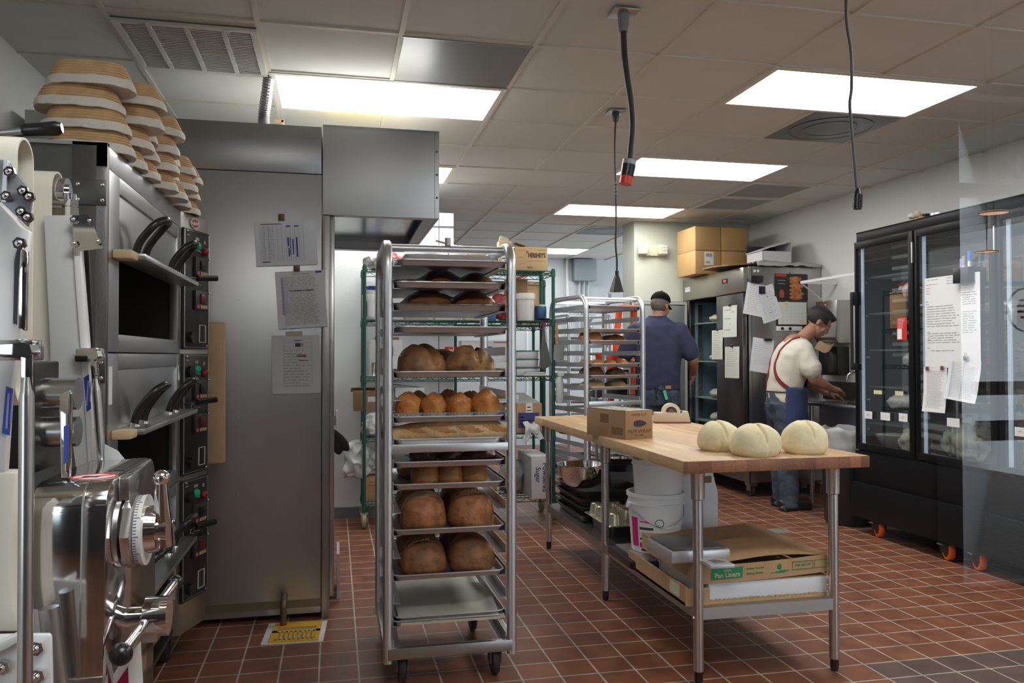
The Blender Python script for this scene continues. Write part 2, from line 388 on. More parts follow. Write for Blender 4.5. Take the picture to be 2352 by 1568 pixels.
# ---------------------------------------------------------------- ceiling lights, vents
lens = mat('lamp_lens', (.9, .9, .9), .5, emit=(1.0, .985, .94), es=13)
lfr = mat('lamp_frame', (.70, .68, .62), .5)
LIGHTS = [(2.135, 3.589, 'large ceiling light panel above the black glass fridge, next to the grey hanging cord'), (2.135, 5.418, 'ceiling light panel behind the red tipped hanging plug'),
          (2.135, 7.247, 'ceiling light panel in front of the white column with the emergency lamp'), (2.135, 10.295, 'far ceiling light panel over the back passage beside the stamped carton'),
          (-.327, 4.199, 'large ceiling light panel above the tall steel rack oven'), (-.327, 6.028, 'ceiling light panel mostly hidden behind the steel oven hood'), (-.327, .541, 'ceiling light panel at the shop window, out of the frame'), (2.135, 1.76, 'ceiling light panel near the shop window, out of the frame')]
proto = None
for x, y, lb in LIGHTS:
    if proto is None:
        proto = thing('ceiling_light', lb, 'ceiling light', (x, y, CE), 0, 'recessed ceiling light panels')
        part('frame', B().bb((x, y, CE-.006), (x+1.231, y+.03, CE+.004)).bb((x, y+.58, CE-.006), (x+1.231, y+.6096, CE+.004)).bb((x, y+.03, CE-.006), (x+.03, y+.58, CE+.004)).bb((x+1.201, y+.03, CE-.006), (x+1.231, y+.58, CE+.004)), lfr, proto)
        part('lens', B().bb((x+.03, y+.03, CE-.003), (x+1.201, y+.58, CE+.004)), lens, proto)
    else: dup(proto, (x, y, CE), 0, lb)
gp = mat('dark_grey_vent', (.16, .16, .16), .35, .6, rvar=.15, vscale=3)
def vent(x, y, lb, grp=None):
    t = thing('ceiling_vent', lb, 'ceiling vent', (x, y, CE), 0)
    part('blank_panel', B().bb((x+.012, y+.012, CE-.003), (x+.603, y+.598, CE+.006)), gp, t)
    b = B()
    for k, s in enumerate((.25, .16)): part('diffuser_ring', B().lathe([(s, 0), (s+.004, -.0025), (s-.004, -.002), (s-.004, 0)], Mx.Translation((x+.308, y+.305, CE-.003)), 28, False), gp, t)
t = thing('ceiling_panel', 'grey metal ceiling panel in front of the large left light', 'ceiling panel', (.289, 3.589, CE))
part('sheet', B().bb((.301, 3.60, CE-.004), (.892, 4.187, CE+.006)), mat('grey_sheet', (.24, .24, .24), .33, 1, bump=.05, bscale=3), t)
part('rim', B().bb((.295, 3.595, CE-.006), (.898, 3.603, CE)).bb((.295, 4.183, CE-.006), (.898, 4.191, CE)), STEELD, t)
vent(2.7505, 4.199, 'dark round ceiling diffuser behind the largest light panel')
vent(2.7505, 8.466-.6096*0, 'dark ceiling diffuser in the passage beside the white column')
gr = mat('vent_louvre', (.68, .68, .65), .6)
def grille(x, y, nx, lb, w=.6155):
    t = thing('air_grille', lb, 'air grille', (x, y, CE))
    b = B().bb((x+.01, y+.01, CE-.012), (x+w-.01, y+.04, CE)).bb((x+.01, y+.57, CE-.012), (x+w-.01, y+.60, CE)).bb((x+.01, y+.04, CE-.012), (x+.04, y+.57, CE)).bb((x+w-.04, y+.04, CE-.012), (x+w-.01, y+.57, CE))
    part('frame', b, gr, t)
    b = B()
    for k in range(26): b.box((x+w/2, y+.05+k*.0205, CE-.006), (w-.09, .017, .002), rotm(12))
    part('louvres', b, gr, t)
    if nx:
        b = B()
        for k in range(1, nx): b.bb((x+w*k/nx-.01, y+.04, CE-.014), (x+w*k/nx+.01, y+.57, CE-.006))
        part('cross_bars', b, gr, t)
        part('latches', B().bb((x+.12, y+.012, CE-.017), (x+.15, y+.035, CE-.011)).bb((x+w-.15, y+.012, CE-.017), (x+w-.12, y+.035, CE-.011)), ALU, t)
grille(-.942, 3.65, 4, 'large louvred return grille above the proofing baskets')
grille(3.366, 6.028, 0, 'slatted ceiling vent above the tall fridge, nearer of the two')
grille(3.366, 6.637, 0, 'slatted ceiling vent above the tall fridge, closer to its cartons')
# ---------------------------------------------------------------- world
w = bpy.data.worlds.new('world'); S.world = w; w.use_nodes = True
bg = w.node_tree.nodes['Background']; bg.inputs[0].default_value = (.80, .92, 1.0, 1); bg.inputs[1].default_value = 4.2
# ---------------------------------------------------------------- deck oven
OX, OY0, OY1, OZT = -.634, 2.48, 3.60, 1.92
t = thing('deck_oven', 'three-deck steel baking oven with linen lined baskets stacked on it', 'oven', (OX-.4, 3.1, 0))
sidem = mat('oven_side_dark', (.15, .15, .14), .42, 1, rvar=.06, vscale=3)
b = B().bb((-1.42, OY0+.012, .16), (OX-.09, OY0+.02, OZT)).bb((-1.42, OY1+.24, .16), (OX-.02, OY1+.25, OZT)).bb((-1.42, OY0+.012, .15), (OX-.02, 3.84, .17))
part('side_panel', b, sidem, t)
part('corner_post', B().bb((OX-.093, OY0, .16), (OX, OY0+.02, OZT), .001), sidem, t)
for k, z in enumerate((1.775, 1.27, .72, .27)):
    p = part('riveted_plate', B().bb((OX-.086, OY0-.004, z-.036), (OX-.002, OY0, z+.036), .001), sidem, t)
    b = B()
    for dx in (-.076, -.012):
        for dz in (-.022, .022): b.sph((OX+dx, OY0-.005, z+dz), .0065, (1, .6, 1))
    part('rivets', b, CHROME, p)
part('top_cover', B().bb((-1.42, OY0, OZT-.01), (OX, 3.84, OZT)), STEELD, t)
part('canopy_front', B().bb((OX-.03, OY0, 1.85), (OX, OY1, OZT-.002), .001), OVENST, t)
dark = mat('oven_chamber', (.035, .032, .028), .5, .5)
stone = mat('oven_hearth', (.10, .085, .06), .7)
for k in range(3):
    z0 = 1.32-.53*k
    d = part('deck_front', B().bb((OX-.03, OY0, z0+.002), (OX, OY0+.135, z0+.528), .0015).bb((OX-.03, OY1-.07, z0+.002), (OX, OY1, z0+.528), .0015).bb((OX-.03, OY0+.135, z0+.002), (OX, OY1-.07, z0+.055), .0015).bb((OX-.03, OY0+.135, z0+.48), (OX, OY1-.07, z0+.528), .0015), OVENST, t)
    b = B().bb((OX-.72, OY0+.10, z0+.04), (OX-.70, OY1-.05, z0+.5)).bb((OX-.70, OY0+.10, z0+.04), (OX-.03, OY0+.12, z0+.5)).bb((OX-.70, OY1-.06, z0+.04), (OX-.03, OY1-.05, z0+.5)).bb((OX-.70, OY0+.10, z0+.49), (OX-.03, OY1-.05, z0+.5))
    part('baking_chamber', b, dark, d)
    part('hearth_plate', B().bb((OX-.70, OY0+.12, z0+.035), (OX-.03, OY1-.06, z0+.05)), stone, d)
    part('chamber_rail', B().bb((OX-.26, OY0+.62, z0+.05), (OX-.252, OY0+.64, z0+.40)), STEELD, d)
    dr = part('oven_door', B().bb((OX-.024, OY0+.14, z0+.30), (OX-.008, OY1-.074, z0+.50), .001), OVENST, t)
    part('door_ledge', B().bb((OX-.02, OY0+.13, z0+.283), (OX+.075, OY1-.02, z0+.300), .002), STEEL, dr)
    part('ledge_end_block', B().bb((OX+.0, OY0+.055, z0+.276), (OX+.055, OY0+.135, z0+.303), .006), mat('birch_block', (.62, .47, .28), .6), dr)
    for y in (OY0+.30, OY0+.84):
        h = part('door_handle', B().tube(smooth_pts([(OX+.02, y-.06, z0+.298), (OX+.035, y-.06, z0+.35), (OX+.075, y-.055, z0+.405), (OX+.10, y-.03, z0+.425), (OX+.105, y, z0+.428), (OX+.10, y+.03, z0+.425), (OX+.075, y+.055, z0+.405), (OX+.035, y+.06, z0+.35), (OX+.02, y+.06, z0+.298)], 5), .0125, 12), BLACKP, dr)
        part('handle_foot', B().cyl((OX+.02, y-.06, z0+.297), (OX+.024, y-.06, z0+.31), .016).cyl((OX+.02, y+.06, z0+.297), (OX+.024, y+.06, z0+.31), .016), CHROME, h)
    part('hinge_lever', B().cyl((OX+.02, OY1-.0, z0+.318), (OX+.07, OY1+.06, z0+.325), .004).cyl((OX+.06, OY1+.05, z0+.324), (OX+.13, OY1+.11, z0+.33), .013), BLACKP, dr)
# control tower turned a little towards the room
A = V((OX, 3.60, 0)); Bq = V((-.558, 3.81, 0)); ux = (Bq-A).normalized(); nz = V((0, 0, 1)); nn = ux.cross(nz)
L = (Bq-A).length
def cp(u, z, n=0): return A+ux*u+nz*z+nn*n
tan = mat('tower_steel', (.50, .485, .44), .38, 1, rvar=.05)
b = B().prism([(0, 0), (L, 0), (L+.02, -.25), (-.02, -.25)], .14, OZT, 'Z', .001, Mx.Identity(4) @ fr(A, ux, -nn))
b = B(); pl = [cp(0, 0), cp(L, 0), V((-.60, 3.86, 0)), V((-1.0, 3.86, 0)), V((-1.0, 3.6, 0))]
b.prism([(p.x, p.y) for p in pl], .14, OZT, 'Z', .001)
tw = part('control_tower', b, tan, t)
red = mat('red_badge', (.55, .03, .04), .4)
c0 = cp(L*.48, 1.885, .002)
ov = [(.036*math.cos(a), .022*math.sin(a)) for a in [2*PI*k/28 for k in range(28)]]
part('oval_badge', B().prism(ov, 0, .003, 'Z', 0, fr(c0, ux, nz)), WHITE, tw)
part('badge_field', B().prism([(x*.82, y*.82) for x, y in ov], .003, .004, 'Z', 0, fr(c0, ux, nz)), red, tw)
part('badge_script', B().text('Adams', .026, fr(c0, ux, nz) @ Mx.Translation((0, .001, .0042)) @ rotm(0, 0, 6), bold=.0003), WHITE, tw)
pan_m = mat('control_black', (.014, .014, .015), .35)
for k in range(3):
    zt = 1.855-.535*k; zb = zt-.515
    M = fr(cp(0, 0, .001), ux, nz)
    p = part('control_panel', B().prism([(.006, zb), (L-.004, zb), (L-.004, zt), (.006, zt)], 0, .010, 'Z', .003, M), pan_m, t)
    part('panel_frame', B().tube([M @ V(q) for q in ((.012, zb+.008, .011), (L-.01, zb+.008, .011), (L-.01, zt-.008, .011), (.012, zt-.008, .011))], .0022, 5, closed=True), ALU, p)
    b = B()
    for q in ((.012, zb+.27), (L-.01, zb+.25), (L-.01, zb+.40), (.03, zt-.012), (L-.03, zb+.015)): b.sph(M @ V((q[0], q[1], .013)), .0055)
    part('panel_screws', b, CHROME, p)
    part('selector_knob', B().cyl(M @ V((.055, zt-.075, .01)), M @ V((.055, zt-.075, .026)), .024).cyl(M @ V((.06, zb+.05, .01)), M @ V((.06, zb+.05, .03)), .026), BLACKP, p)
    part('green_lamp', B().sph(M @ V((.115, zt-.068, .012)), .017, (1, 1, 1.15)), mat('green_lamp', (.0, .32, .14), .3, emit=(0, .6, .2), es=.06), p)
    part('red_lamp', B().sph(M @ V((.178, zt-.085, .012)), .018), mat('red_lamp', (.30, .01, .01), .35), p)
    part('top_marks', B().prism([(.1, zt-.03), (.13, zt-.03), (.13, zt-.042), (.1, zt-.042)], .0102, .0112, 'Z', 0, M).prism([(.03, zt-.025), (.05, zt-.025), (.05, zt-.03), (.03, zt-.03)], .0102, .0112, 'Z', 0, M).prism([(.17, zt-.035), (.185, zt-.035), (.185, zt-.05), (.17, zt-.05)], .0102, .0112, 'Z', 0, M), INKGY, p)
    for j, dz in enumerate((.20, .345)):
        q = part('thermostat', B().prism([(.085, zt-dz), (.19, zt-dz), (.19, zt-dz+.085), (.085, zt-dz+.085)], .010, .022, 'Z', .002, M), mat('instrument_grey', (.03, .03, .032), .45), p)
        part('switch_rocker', B().prism([(.12, zt-dz+.03), (.16, zt-dz+.03), (.16, zt-dz+.07), (.12, zt-dz+.07)], .021, .030, 'Z', .002, M), mat('dark_red_switch', (.13, .012, .012), .35) if j else BLACKP, q)
        b = B()
        for i in range(3): b.prism([(.125+.02*i, zt-dz+.008), (.14+.02*i, zt-dz+.008), (.14+.02*i, zt-dz+.022), (.125+.02*i, zt-dz+.022)], .021, .0235, 'Z', 0, M)
        part('amber_digits', b, mat('amber_digit', (.40, .27, .13), .5, emit=(.8, .4, .1), es=.05), q)
        part('red_digit', B().prism([(.095, zt-dz+.008), (.113, zt-dz+.008), (.113, zt-dz+.022), (.095, zt-dz+.022)], .021, .0235, 'Z', 0, M), mat('red_digit', (.5, .06, .04), .5, emit=(.9, .1, .05), es=.05), q)
        part('heat_symbol', B().tube([M @ V(v) for v in ((.095, zt-dz+.107, .011), (.07, zt-dz+.112, .011), (.072, zt-dz+.128, .011), (.095, zt-dz+.13, .011))], .0018, 5).prism([(.10, zt-dz+.114), (.15, zt-dz+.109), (.15, zt-dz+.112), (.10, zt-dz+.117)], .0102, .0112, 'Z', 0, M), INKGY if 0 else mat('print_grey', (.5, .5, .5), .6), p)
    part('lamp_frame_switch', B().tube([M @ V(v) for v in ((.135, zb+.03, .0115), (.185, zb+.03, .0115), (.185, zb+.105, .0115), (.135, zb+.105, .0115))], .0035, 4, closed=True), mat('print_grey'if 0 else 'ivory_bezel', (.55, .55, .52), .5), p)
part('paper_clip', B().tube([(OX+.002, 3.565, z) for z in (1.21, 1.27)], .003, 6), CHROME, t)
part('rating_sticker', B().bb((OX-.001, OY0+.03, 1.17), (OX+.0008, OY0+.065, 1.28)), PAPER, t)
b = B()
for x, y in ((OX-.08, OY0+.12), (OX-.08, 3.72), (-1.3, OY0+.12), (-1.3, 3.72)):
    lg = part('oven_leg', B().bb((x-.035, y-.035, .09), (x+.035, y+.035, .16)), BLACKM, t)
    part('leg_wheel', B().cyl((x-.02, y, .05), (x+.02, y, .05), .05, n=20), RUBBER, lg)
# ---------------------------------------------------------------- proofing baskets, upside down, on the oven
cane = mat('cane_coil', (.60, .40, .21), .6, var=.12, vscale=25)
linen = mat('linen_band', (.68, .655, .60), .9, var=.05, vscale=30, bump=.35, bscale=45)
LB, WB, HB = .122, .080, .074
def oval(r, z, n=40, sx=LB, sy=WB):
    o = []
    for k in range(n):
        a = 2*PI*k/n; c, s_ = math.cos(a), math.sin(a)
        o.append((math.copysign(abs(c)**.75, c)*sx*r, math.copysign(abs(s_)**.8, s_)*sy*r, z))
    return o
def basket(x, y, z, rz, lb, seed):
    t = thing('proofing_basket', lb, 'proofing basket', (x, y, z), rz, 'oval proofing baskets on the oven')
    m = MW[t.name]; rows = []
    for i in range(6):
        zc = .018+i*(HB-.018)/6; r0 = 1.0-.27*(zc/HB)**1.4
        for u in (0, .25, .5, .75): rows.append(oval(r0+.034*math.sin(PI*u)-.028, zc+u*(HB-.018)/6))
    rows.append(oval(.66, HB)); rows.append(oval(.35, HB+.001))
    part('cane_body', B().rings(rows, True, True, m), cane, t, 60)
    rows = []
    for r, zz in ((.90, .004), (.98, -.004), (1.025, -.003), (1.03, .008), (1.005, .020), (.98, .024), (.95, .022)): rows.append(oval(r, zz))
    bb = B().rings(rows, True, False, m); bb.noisy(.0035, 30, seed, 1.3)
    bb.f += [tuple(range(40))][::1]
    part('linen_liner', bb, linen, t, 60); return t
P1 = basket(-.705, 2.66, OZT, 3, 'oval linen banded basket at the bottom of the stack closest to the oven corner', 1)
lev = ['at the bottom', 'second from the bottom', 'third from the bottom', 'at the top']
col_ = ['closest to the oven corner', 'behind the corner stack', 'third along the oven top', 'fourth along the oven top', 'fifth along the oven top', 'second from the control tower', 'closest to the control tower']
lean = [-.012, .02, -.01, .012, -.015, .01, .0]
tops = [4, 4, 4, 4, 4, 3, 3]
vari = []
for k in range(1, 4): vari.append(basket(-.705, 2.66, OZT+k*.066, 3, 'x', k+2))
for s_ in range(7):
    x0, y0 = -.725+.006*s_, 2.66+.173*s_
    for k in range(tops[s_]):
        z = OZT+.004+.0655*k; x = x0+lean[s_]*k+rnd.uniform(-.012, .012)+(.03 if (s_ == 0 and k == 3) else 0); y = y0+rnd.uniform(-.008, .008); rz = rnd.uniform(-5, 5)
        lb = 'oval linen banded basket %s of the stack %s' % (lev[k] if k < tops[s_]-1 else 'at the top', col_[s_])
        if s_ == 0:
            o = P1 if k == 0 else vari[k-1]; o.location = (x, y, z); o['label'] = lb; o.rotation_euler = (0, 0, rad(rz))
        else: dup(([P1]+vari)[(k+s_) % 4], (x, y, z), rz, lb)
# ---------------------------------------------------------------- tall rack oven with hood
RY = 4.15
t = thing('rack_oven', 'tall stainless steel rack oven with hood and papers held on its side', 'oven', (-.7, 4.8, 0))
part('side_sheet', B().bb((-1.42, RY, .03), (-.064, RY+.03, 2.222), .001), OVENST, t)
part('corner_strip', B().bb((-.060, RY, .0), (-.024, 5.5, 2.018), .001), STEELD, t)
part('back_body', B().bb((-1.42, RY+.03, .03), (-.064, 5.5, 2.222)), STEELD, t)
part('header_panel', B().bb((-1.42, RY, 2.226), (-.066, 5.5, 2.466), .001), mat('header_steel', (.40, .405, .41), .33, 1, rvar=.05, vscale=2), t)
part('kick_strip', B().bb((-1.42, RY-.002, .06), (-.064, RY, .10)), mat('kick_brownish', (.30, .27, .2), .5, 1), t)
b = B()
for px, py in ((548, 688), (547, 958), (547, 1135), (673, 756), (727, 770), (550, 420), (588, 420), (606, 420)):
    q = PX(px, py, 'y', RY); b.sph(q, .004)
part('sheet_rivets', b, CHROME, t)
b = B()
for z in (.36, .30, .72, 1.75): b.sph((-.042, RY, z), .003)
part('strip_screws', b, CHROME, t)
hx0, hx1, hz0, hz1, hy = -.060, .530, 2.022, 2.478, 5.55
HOODST = mat('hood_steel', (.62, .625, .635), .46, 1, bump=.25, bscale=1.3, bdet=0)
hd = part('hood', B().bb((hx0, RY, hz0), (hx1, RY+.015, hz1), .001).bb((hx1-.015, RY, hz0), (hx1, hy, hz1), .001).bb((hx0, hy-.015, hz0), (hx1, hy, hz1)).bb((hx0, RY, hz1-.015), (hx1, hy, hz1)), HOODST, t)
part('hood_ceiling', B().bb((hx0, RY+.015, hz0+.06), (hx1-.015, hy-.015, hz0+.07)), mat('hood_filter', (.5, .5, .5), .18, 1), hd)
part('hood_inner_rim', B().bb((hx0, RY+.016, hz0), (hx1-.016, RY+.06, hz0+.012)).bb((hx1-.07, RY+.06, hz0), (hx1-.016, hy-.016, hz0+.012)).bb((hx0, hy-.08, hz0), (hx1-.07, hy-.016, hz0+.012)), STEELD, hd)
b = B()
for z in (2.13, 2.25, 2.37): b.cyl((hx1-.012, RY-.003, z), (hx1-.012, RY, z), .005)
part('hood_screws', b.bb((hx1-.0235, RY-.0008, hz0), (hx1-.0225, RY, hz1)), INK, hd)
part('door_edge', B().bb((-.024, RY+.02, .10), (.0, 5.4, 2.0), .003), STEEL, t)
hdl = part('door_handle', B().bb((.0, RY+.10, .95), (.012, RY+.13, 1.0)).bb((.006, RY+.06, .94), (.018, RY+.16, 1.03), .003), WHITE, t)
# drain pipe
part('drain_pipe', B().tube(smooth_pts([(-.238, RY+.02, .125), (-.238, RY-.05, .124), (-.238, RY-.085, .10), (-.238, RY-.09, .04), (-.238, RY-.09, .012)], 5), .016, 12), mat('copper_pipe', (.22, .15, .10), .45, .8), t)
# things on top of it
fl_ = B(); pts = smooth_pts([PX(607, 285, 'y', 4.35)-V((0, 0, .02)), PX(606, 262, 'y', 4.35), PX(613, 215, 'y', 4.30), PX(618, 170, 'y', 4.27)], 16)
for i in range(len(pts)-1):
    a, c = pts[i], pts[i+1]; m_ = (a+c)/2
fl_.tube([p for p in pts for _ in (0, 1)][:-1] if 0 else pts, [.031 if i % 2 else .026 for i in range(len(pts))], 14)
one('flexible_conduit', fl_, mat('conduit_metal', (.42, .42, .42), .35, 1), 'ribbed flexible metal conduit rising from the steel oven to the ceiling', 'conduit', smooth=20)
yel = mat('yellow_patterned', (.72, .52, .14), .45, col2=(.30, .28, .10), vscale=18)
m_ = Mx.Translation((.16, 4.72, 2.478))
one('decorated_bowl', B().lathe([(.02, 0), (.10, .0), (.17, .035), (.18, .075), (.172, .075), (.16, .04), (.09, .012), (.01, .012)], m_, 36), yel, 'yellow patterned bowl on top of the steel hood', 'bowl')
one('angle_bracket', B().bb((-.275, 4.35, 2.466), (-.262, 4.38, 2.545)).bb((-.31, 4.35, 2.535), (-.262, 4.38, 2.548)), mat('raw_pine', (.55, .38, .2), .7), 'small wooden post beside the ribbed conduit on the oven', 'post')
one('metal_lid', B().lathe([(.0, .032), (.09, .025), (.155, .004), (.155, 0), (.0, 0)], Mx.Translation((-.72, 4.5, 2.466)), 32), ALU, 'shallow round metal lid lying on the tall oven', 'lid')
one('baking_peel', B().bb((-.60, 4.02, .80), (-.505, 4.045, 1.47), .012), mat('peel_wood', (.55, .36, .20), .55, var=.08, stretch=(30, 30, 1)), 'pale wooden peel board standing between the two ovens', 'peel')
one('leaning_sheet', B().bb((.015, 4.46, .0), (.03, 4.75, .24)), mat('grey_sheet_plastic', (.42, .44, .46), .5), 'grey plastic sheet standing on the floor against the rack oven', 'sheet')
mit = B()
def capm(pts, rs):
    P_ = [PX(x, y, 'y', 4.57) for x, y in pts]; n = 9
    for i in range(len(P_)-1):
        for k in range(n): mit.sph(P_[i].lerp(P_[i+1], k/n), rs[i]+(rs[i+1]-rs[i])*k/n, (1, .5, 1))
    mit.sph(P_[-1], rs[-1], (1, .5, 1))
capm([(764, 996), (778, 1010), (790, 1022), (797, 1030)], [.030, .036, .030, .018]); capm([(768, 1005), (772, 1022), (778, 1036)], [.034, .034, .022])
mit = fuse(mit, .005, 8)
one('oven_mitt', mit, mat('mitt_black', (.012, .011, .011), .85), 'black oven mitt hanging from the rack oven door', 'oven mitt')
# floor sink under the drain
t = thing('floor_sink', 'square white floor drain with yellow grate under the steel oven', 'floor drain', (-.24, 4.0, 0))
q = [PX(x, y, 'z', .004) for x, y in ((618, 1431), (752, 1424), (742, 1471), (598, 1480))]
def quadbar(b, f, u0, u1, v0, v1, z0, z1):
    P_ = lambda u, v: V(q[0])*(1-u)*(1-v)+V(q[1])*u*(1-v)+V(q[2])*u*v+V(q[3])*(1-u)*v
    c = [P_(u0, v0), P_(u1, v0), P_(u1, v1), P_(u0, v1)]
    vs = [V((p.x, p.y, z0)) for p in c]+[V((p.x, p.y, z1)) for p in c]
    b.add(vs, [(3, 2, 1, 0), (4, 5, 6, 7), (0, 1, 5, 4), (1, 2, 6, 5), (2, 3, 7, 6), (3, 0, 4, 7)])
b = B(); quadbar(b, 0, 0, 1, 0, 1, .0005, .003)
part('basin_rim', b, WHITE, t)
b = B()
for u0, u1, v0, v1 in ((.12, .92, .05, .30), (.12, .92, .86, .96), (.12, .20, .3, .86), (.84, .92, .3, .86), (.12, .92, .45, .55)): quadbar(b, 0, u0, u1, v0, v1, .003, .009)
for k in range(9): quadbar(b, 0, .20+k*.074, .235+k*.074, .5, .9, .003, .009)
part('grate', b, mat('yellow_grate', (.75, .42, .02), .45), t)
b = B(); quadbar(b, 0, .19, .85, .28, .9, .0028, .0036)
part('basin_shadow_gap', b, mat('basin_grey', (.30, .30, .29), .6), t)
# ---------------------------------------------------------------- bakery rack
RW, RD, RT = .54, .66, 1.785
slot = lambda k: 1.672-.0895*k
def make_rack(x, y, lb, n=18):
    t = thing('bakery_rack', lb, 'bakery rack', (x, y, 0), 0, 'aluminium bakery racks')
    for s in (-1, 1):
        xs = x+s*(RW/2-.0195)
        y0, y1 = y+.02, y+RD-.02
        c = []
        for k in range(7): a = PI/2*k/6; c.append((xs, y0+.10-.10*math.cos(a), RT-.12+.10*math.sin(a)))
        for k in range(7): a = PI/2*k/6; c.append((xs, y1-.10+.10*math.sin(a), RT-.12+.10*math.cos(a)))
        c = [(xs, y0, .10)]+[(xs, y0, .10+.1*i) for i in range(1, 16)]+c+[(xs, y1, 1.6-.1*i) for i in range(16)]
        part('side_frame', B().sqtube(c, .036, .008), ALU, t, 50)
        b = B()
        for k in range(n):
            z = slot(k)-.002
            xi = x+s*(RW/2-.042); 
            bl = B().bb((min(xi, xi-s*.030), y+.03, z-.0025), (max(xi, xi-s*.030), y+RD-.03, z)).bb((xi-.0015, y+.03, z-.0025), (xi+.0015, y+RD-.03, z+.034))
            part('tray_ledge', bl, ALUW, t)
    part('top_crossbar', B().cyl((x-RW/2+.03, y+.10, RT-.035), (x+RW/2-.03, y+.10, RT-.035), .0155, n=14), ALU, t)
    part('stop_knob', B().cyl((x+.0, y+.10, RT-.02), (x, y+.10, RT+.012), .012).cyl((x-.05, y+.10, RT+.0), (x-.005, y+.10, RT-.012), .004), STEELD, t)
    part('rear_crossbar', B().cyl((x-RW/2+.03, y+RD-.06, RT-.035), (x+RW/2-.03, y+RD-.06, RT-.035), .0155, n=14), ALU, t)
    part('middle_crossbar', B().bb((x-RW/2+.036, y+.008, .925), (x+RW/2-.036, y+.030, .958), .002), ALU, t)
    bs = part('base_frame', B().bb((x-RW/2+.02, y+.0, .115), (x+RW/2-.02, y+.03, .160), .002).bb((x-RW/2+.02, y+RD-.03, .115), (x+RW/2-.02, y+RD, .160), .002).bb((x-RW/2+.005, y+.03, .115), (x-RW/2+.035, y+RD-.03, .160), .002).bb((x+RW/2-.035, y+.03, .115), (x+RW/2-.005, y+RD-.03, .160), .002), STEELD, t)
    for sx in (-1, 1):
        for yy in (y+.06, y+RD-.06):
            xx = x+sx*(RW/2-.08)
            c = part('caster', B().bb((xx-.045, yy-.04, .109), (xx+.045, yy+.05, .115)).bb((xx-.024, yy-.02, .055), (xx-.019, yy+.045, .11)).bb((xx+.019, yy-.02, .055), (xx+.024, yy+.045, .11)).cyl((xx-.027, yy+.02, .064), (xx+.027, yy+.02, .064), .008), GREYW, t)
            w = [(.0, -.016), (.05, -.016), (.060, -.013), (.064, -.006), (.064, .006), (.060, .013), (.05, .016), (0, .016)]
            part('caster_wheel', B().lathe(w, Mx.Translation((xx, yy+.02, .064)) @ rotm(0, 90, 0), 24), RUBBER, c)
    return t
RX, RYY = .4575, 3.2
make_rack(RX, RYY, 'aluminium rack loaded with trays of bread standing before the green shelving')
def rrect(w, d, r, z, n=5):
    o = []
    for cx, cy, a0 in ((w/2-r, d/2-r, 0), (-w/2+r, d/2-r, 90), (-w/2+r, -d/2+r, 180), (w/2-r, -d/2+r, 270)):
        for k in range(n+1): a = rad(a0+90*k/n); o.append((cx+r*math.cos(a), cy+r*math.sin(a), z))
    return o
def tray_mesh(w=.452, d=.655, h=.025):
    b = B()
    b.rings([rrect(w-.034, d-.034, .02, .0018), rrect(w-.03, d-.03, .022, .003), rrect(w-.012, d-.012, .03, h-.001), rrect(w, d, .035, h-.0005), rrect(w+.001, d+.001, .035, h-.004), rrect(w-.004, d-.004, .033, h-.004), rrect(w-.014, d-.014, .029, h-.006), rrect(w-.034, d-.034, .02, .0)], True, True)
    return b
TP = None
def tray(x, y, z, lb, rz=0, grp='sheet trays in the bread rack'):
    global TP
    if TP is None:
        b = tray_mesh(); o = one('sheet_tray', b, ALUW, lb, 'sheet tray', (0, 0, 0), grp); o.location = (x, y, z); TP = o; return o
    return dup(TP, (x, y, z), rz, lb, group=grp)
# crusts
def crust(name, c1, c2, sc=16, rough=.55, bump=.5):
    return mat(name, c1, rough, col2=c2, vscale=sc, bump=bump, bscale=55)
CR_BOULE = crust('crust_boule', (.40, .18, .065), (.12, .048, .018), 8, .42, .25)
CR_MULTI = crust('crust_multi', (.48, .25, .10), (.17, .07, .026), 15, .5, .8)
CR_RUST = crust('crust_rustic', (.46, .18, .060), (.22, .078, .027), 30)
CR_DARK = crust('crust_dark', (.30, .125, .045), (.13, .05, .02), 22)
CR_BUN = crust('crust_bun', (.52, .21, .055), (.17, .052, .018), 9, .4)
CR_MUF = crust('crust_muffin', (.72, .32, .075), (.44, .14, .03), 10, .36)
CR_BAG = crust('crust_baguette', (.80, .58, .33), (.62, .36, .155), 9)
CR_CHOC = crust('crust_chocolate', (.13, .045, .028), (.045, .018, .014), 14, .3)
CR_GOLD = crust('crust_golden', (.58, .25, .07), (.33, .12, .035), 10, .4)
PALE = mat('pale_crumb', (.62, .43, .24), .75, var=.12, vscale=20)
LINER = mat('paper_cup_white', (.74, .72, .70), .8)
PARCH = mat('parchment_paper', (.56, .55, .49), .7, var=.06, vscale=4, bump=.1, bscale=12)
def loaf(c, dims, seed, slash=None, n=4, sq=.9, amp=.006, frq=14, flat=.36):
    b = B(); t_ = bmesh.new(); bmesh.ops.create_icosphere(t_, subdivisions=n, radius=1)
    o = V((seed*3.7, seed*1.3, 0))
    for v in t_.verts:
        d = v.co.normalized(); z = d.z
        k = V((math.copysign(abs(d.x)**sq, d.x)*dims[0], math.copysign(abs(d.y)**sq, d.y)*dims[1], 0))
        zz = (z**.9*dims[2] if z > 0 else z*dims[2]*flat)+dims[2]*flat*.62
        zz = max(zz, 0)
        q = V((k.x, k.y, zz))
        q += d*(noise.noise(q*frq+o)*amp*1.5+noise.noise(q*frq*3+o)*amp*.4)
        q.z = max(q.z, 0)
        if slash:
            for (ax, off, wd, dp) in slash:
                u = q.x/dims[0] if ax == 'x' else (q.y/dims[1] if ax == 'y' else (q.x/dims[0]*.8+q.y/dims[1]*.6))
                if z > .1: q.z -= dp*math.exp(-((u-off)/wd)**2)*min(1, (z-.1)*3)
        v.co = q
    b.bm(t_, Mx.Translation(c)); return b
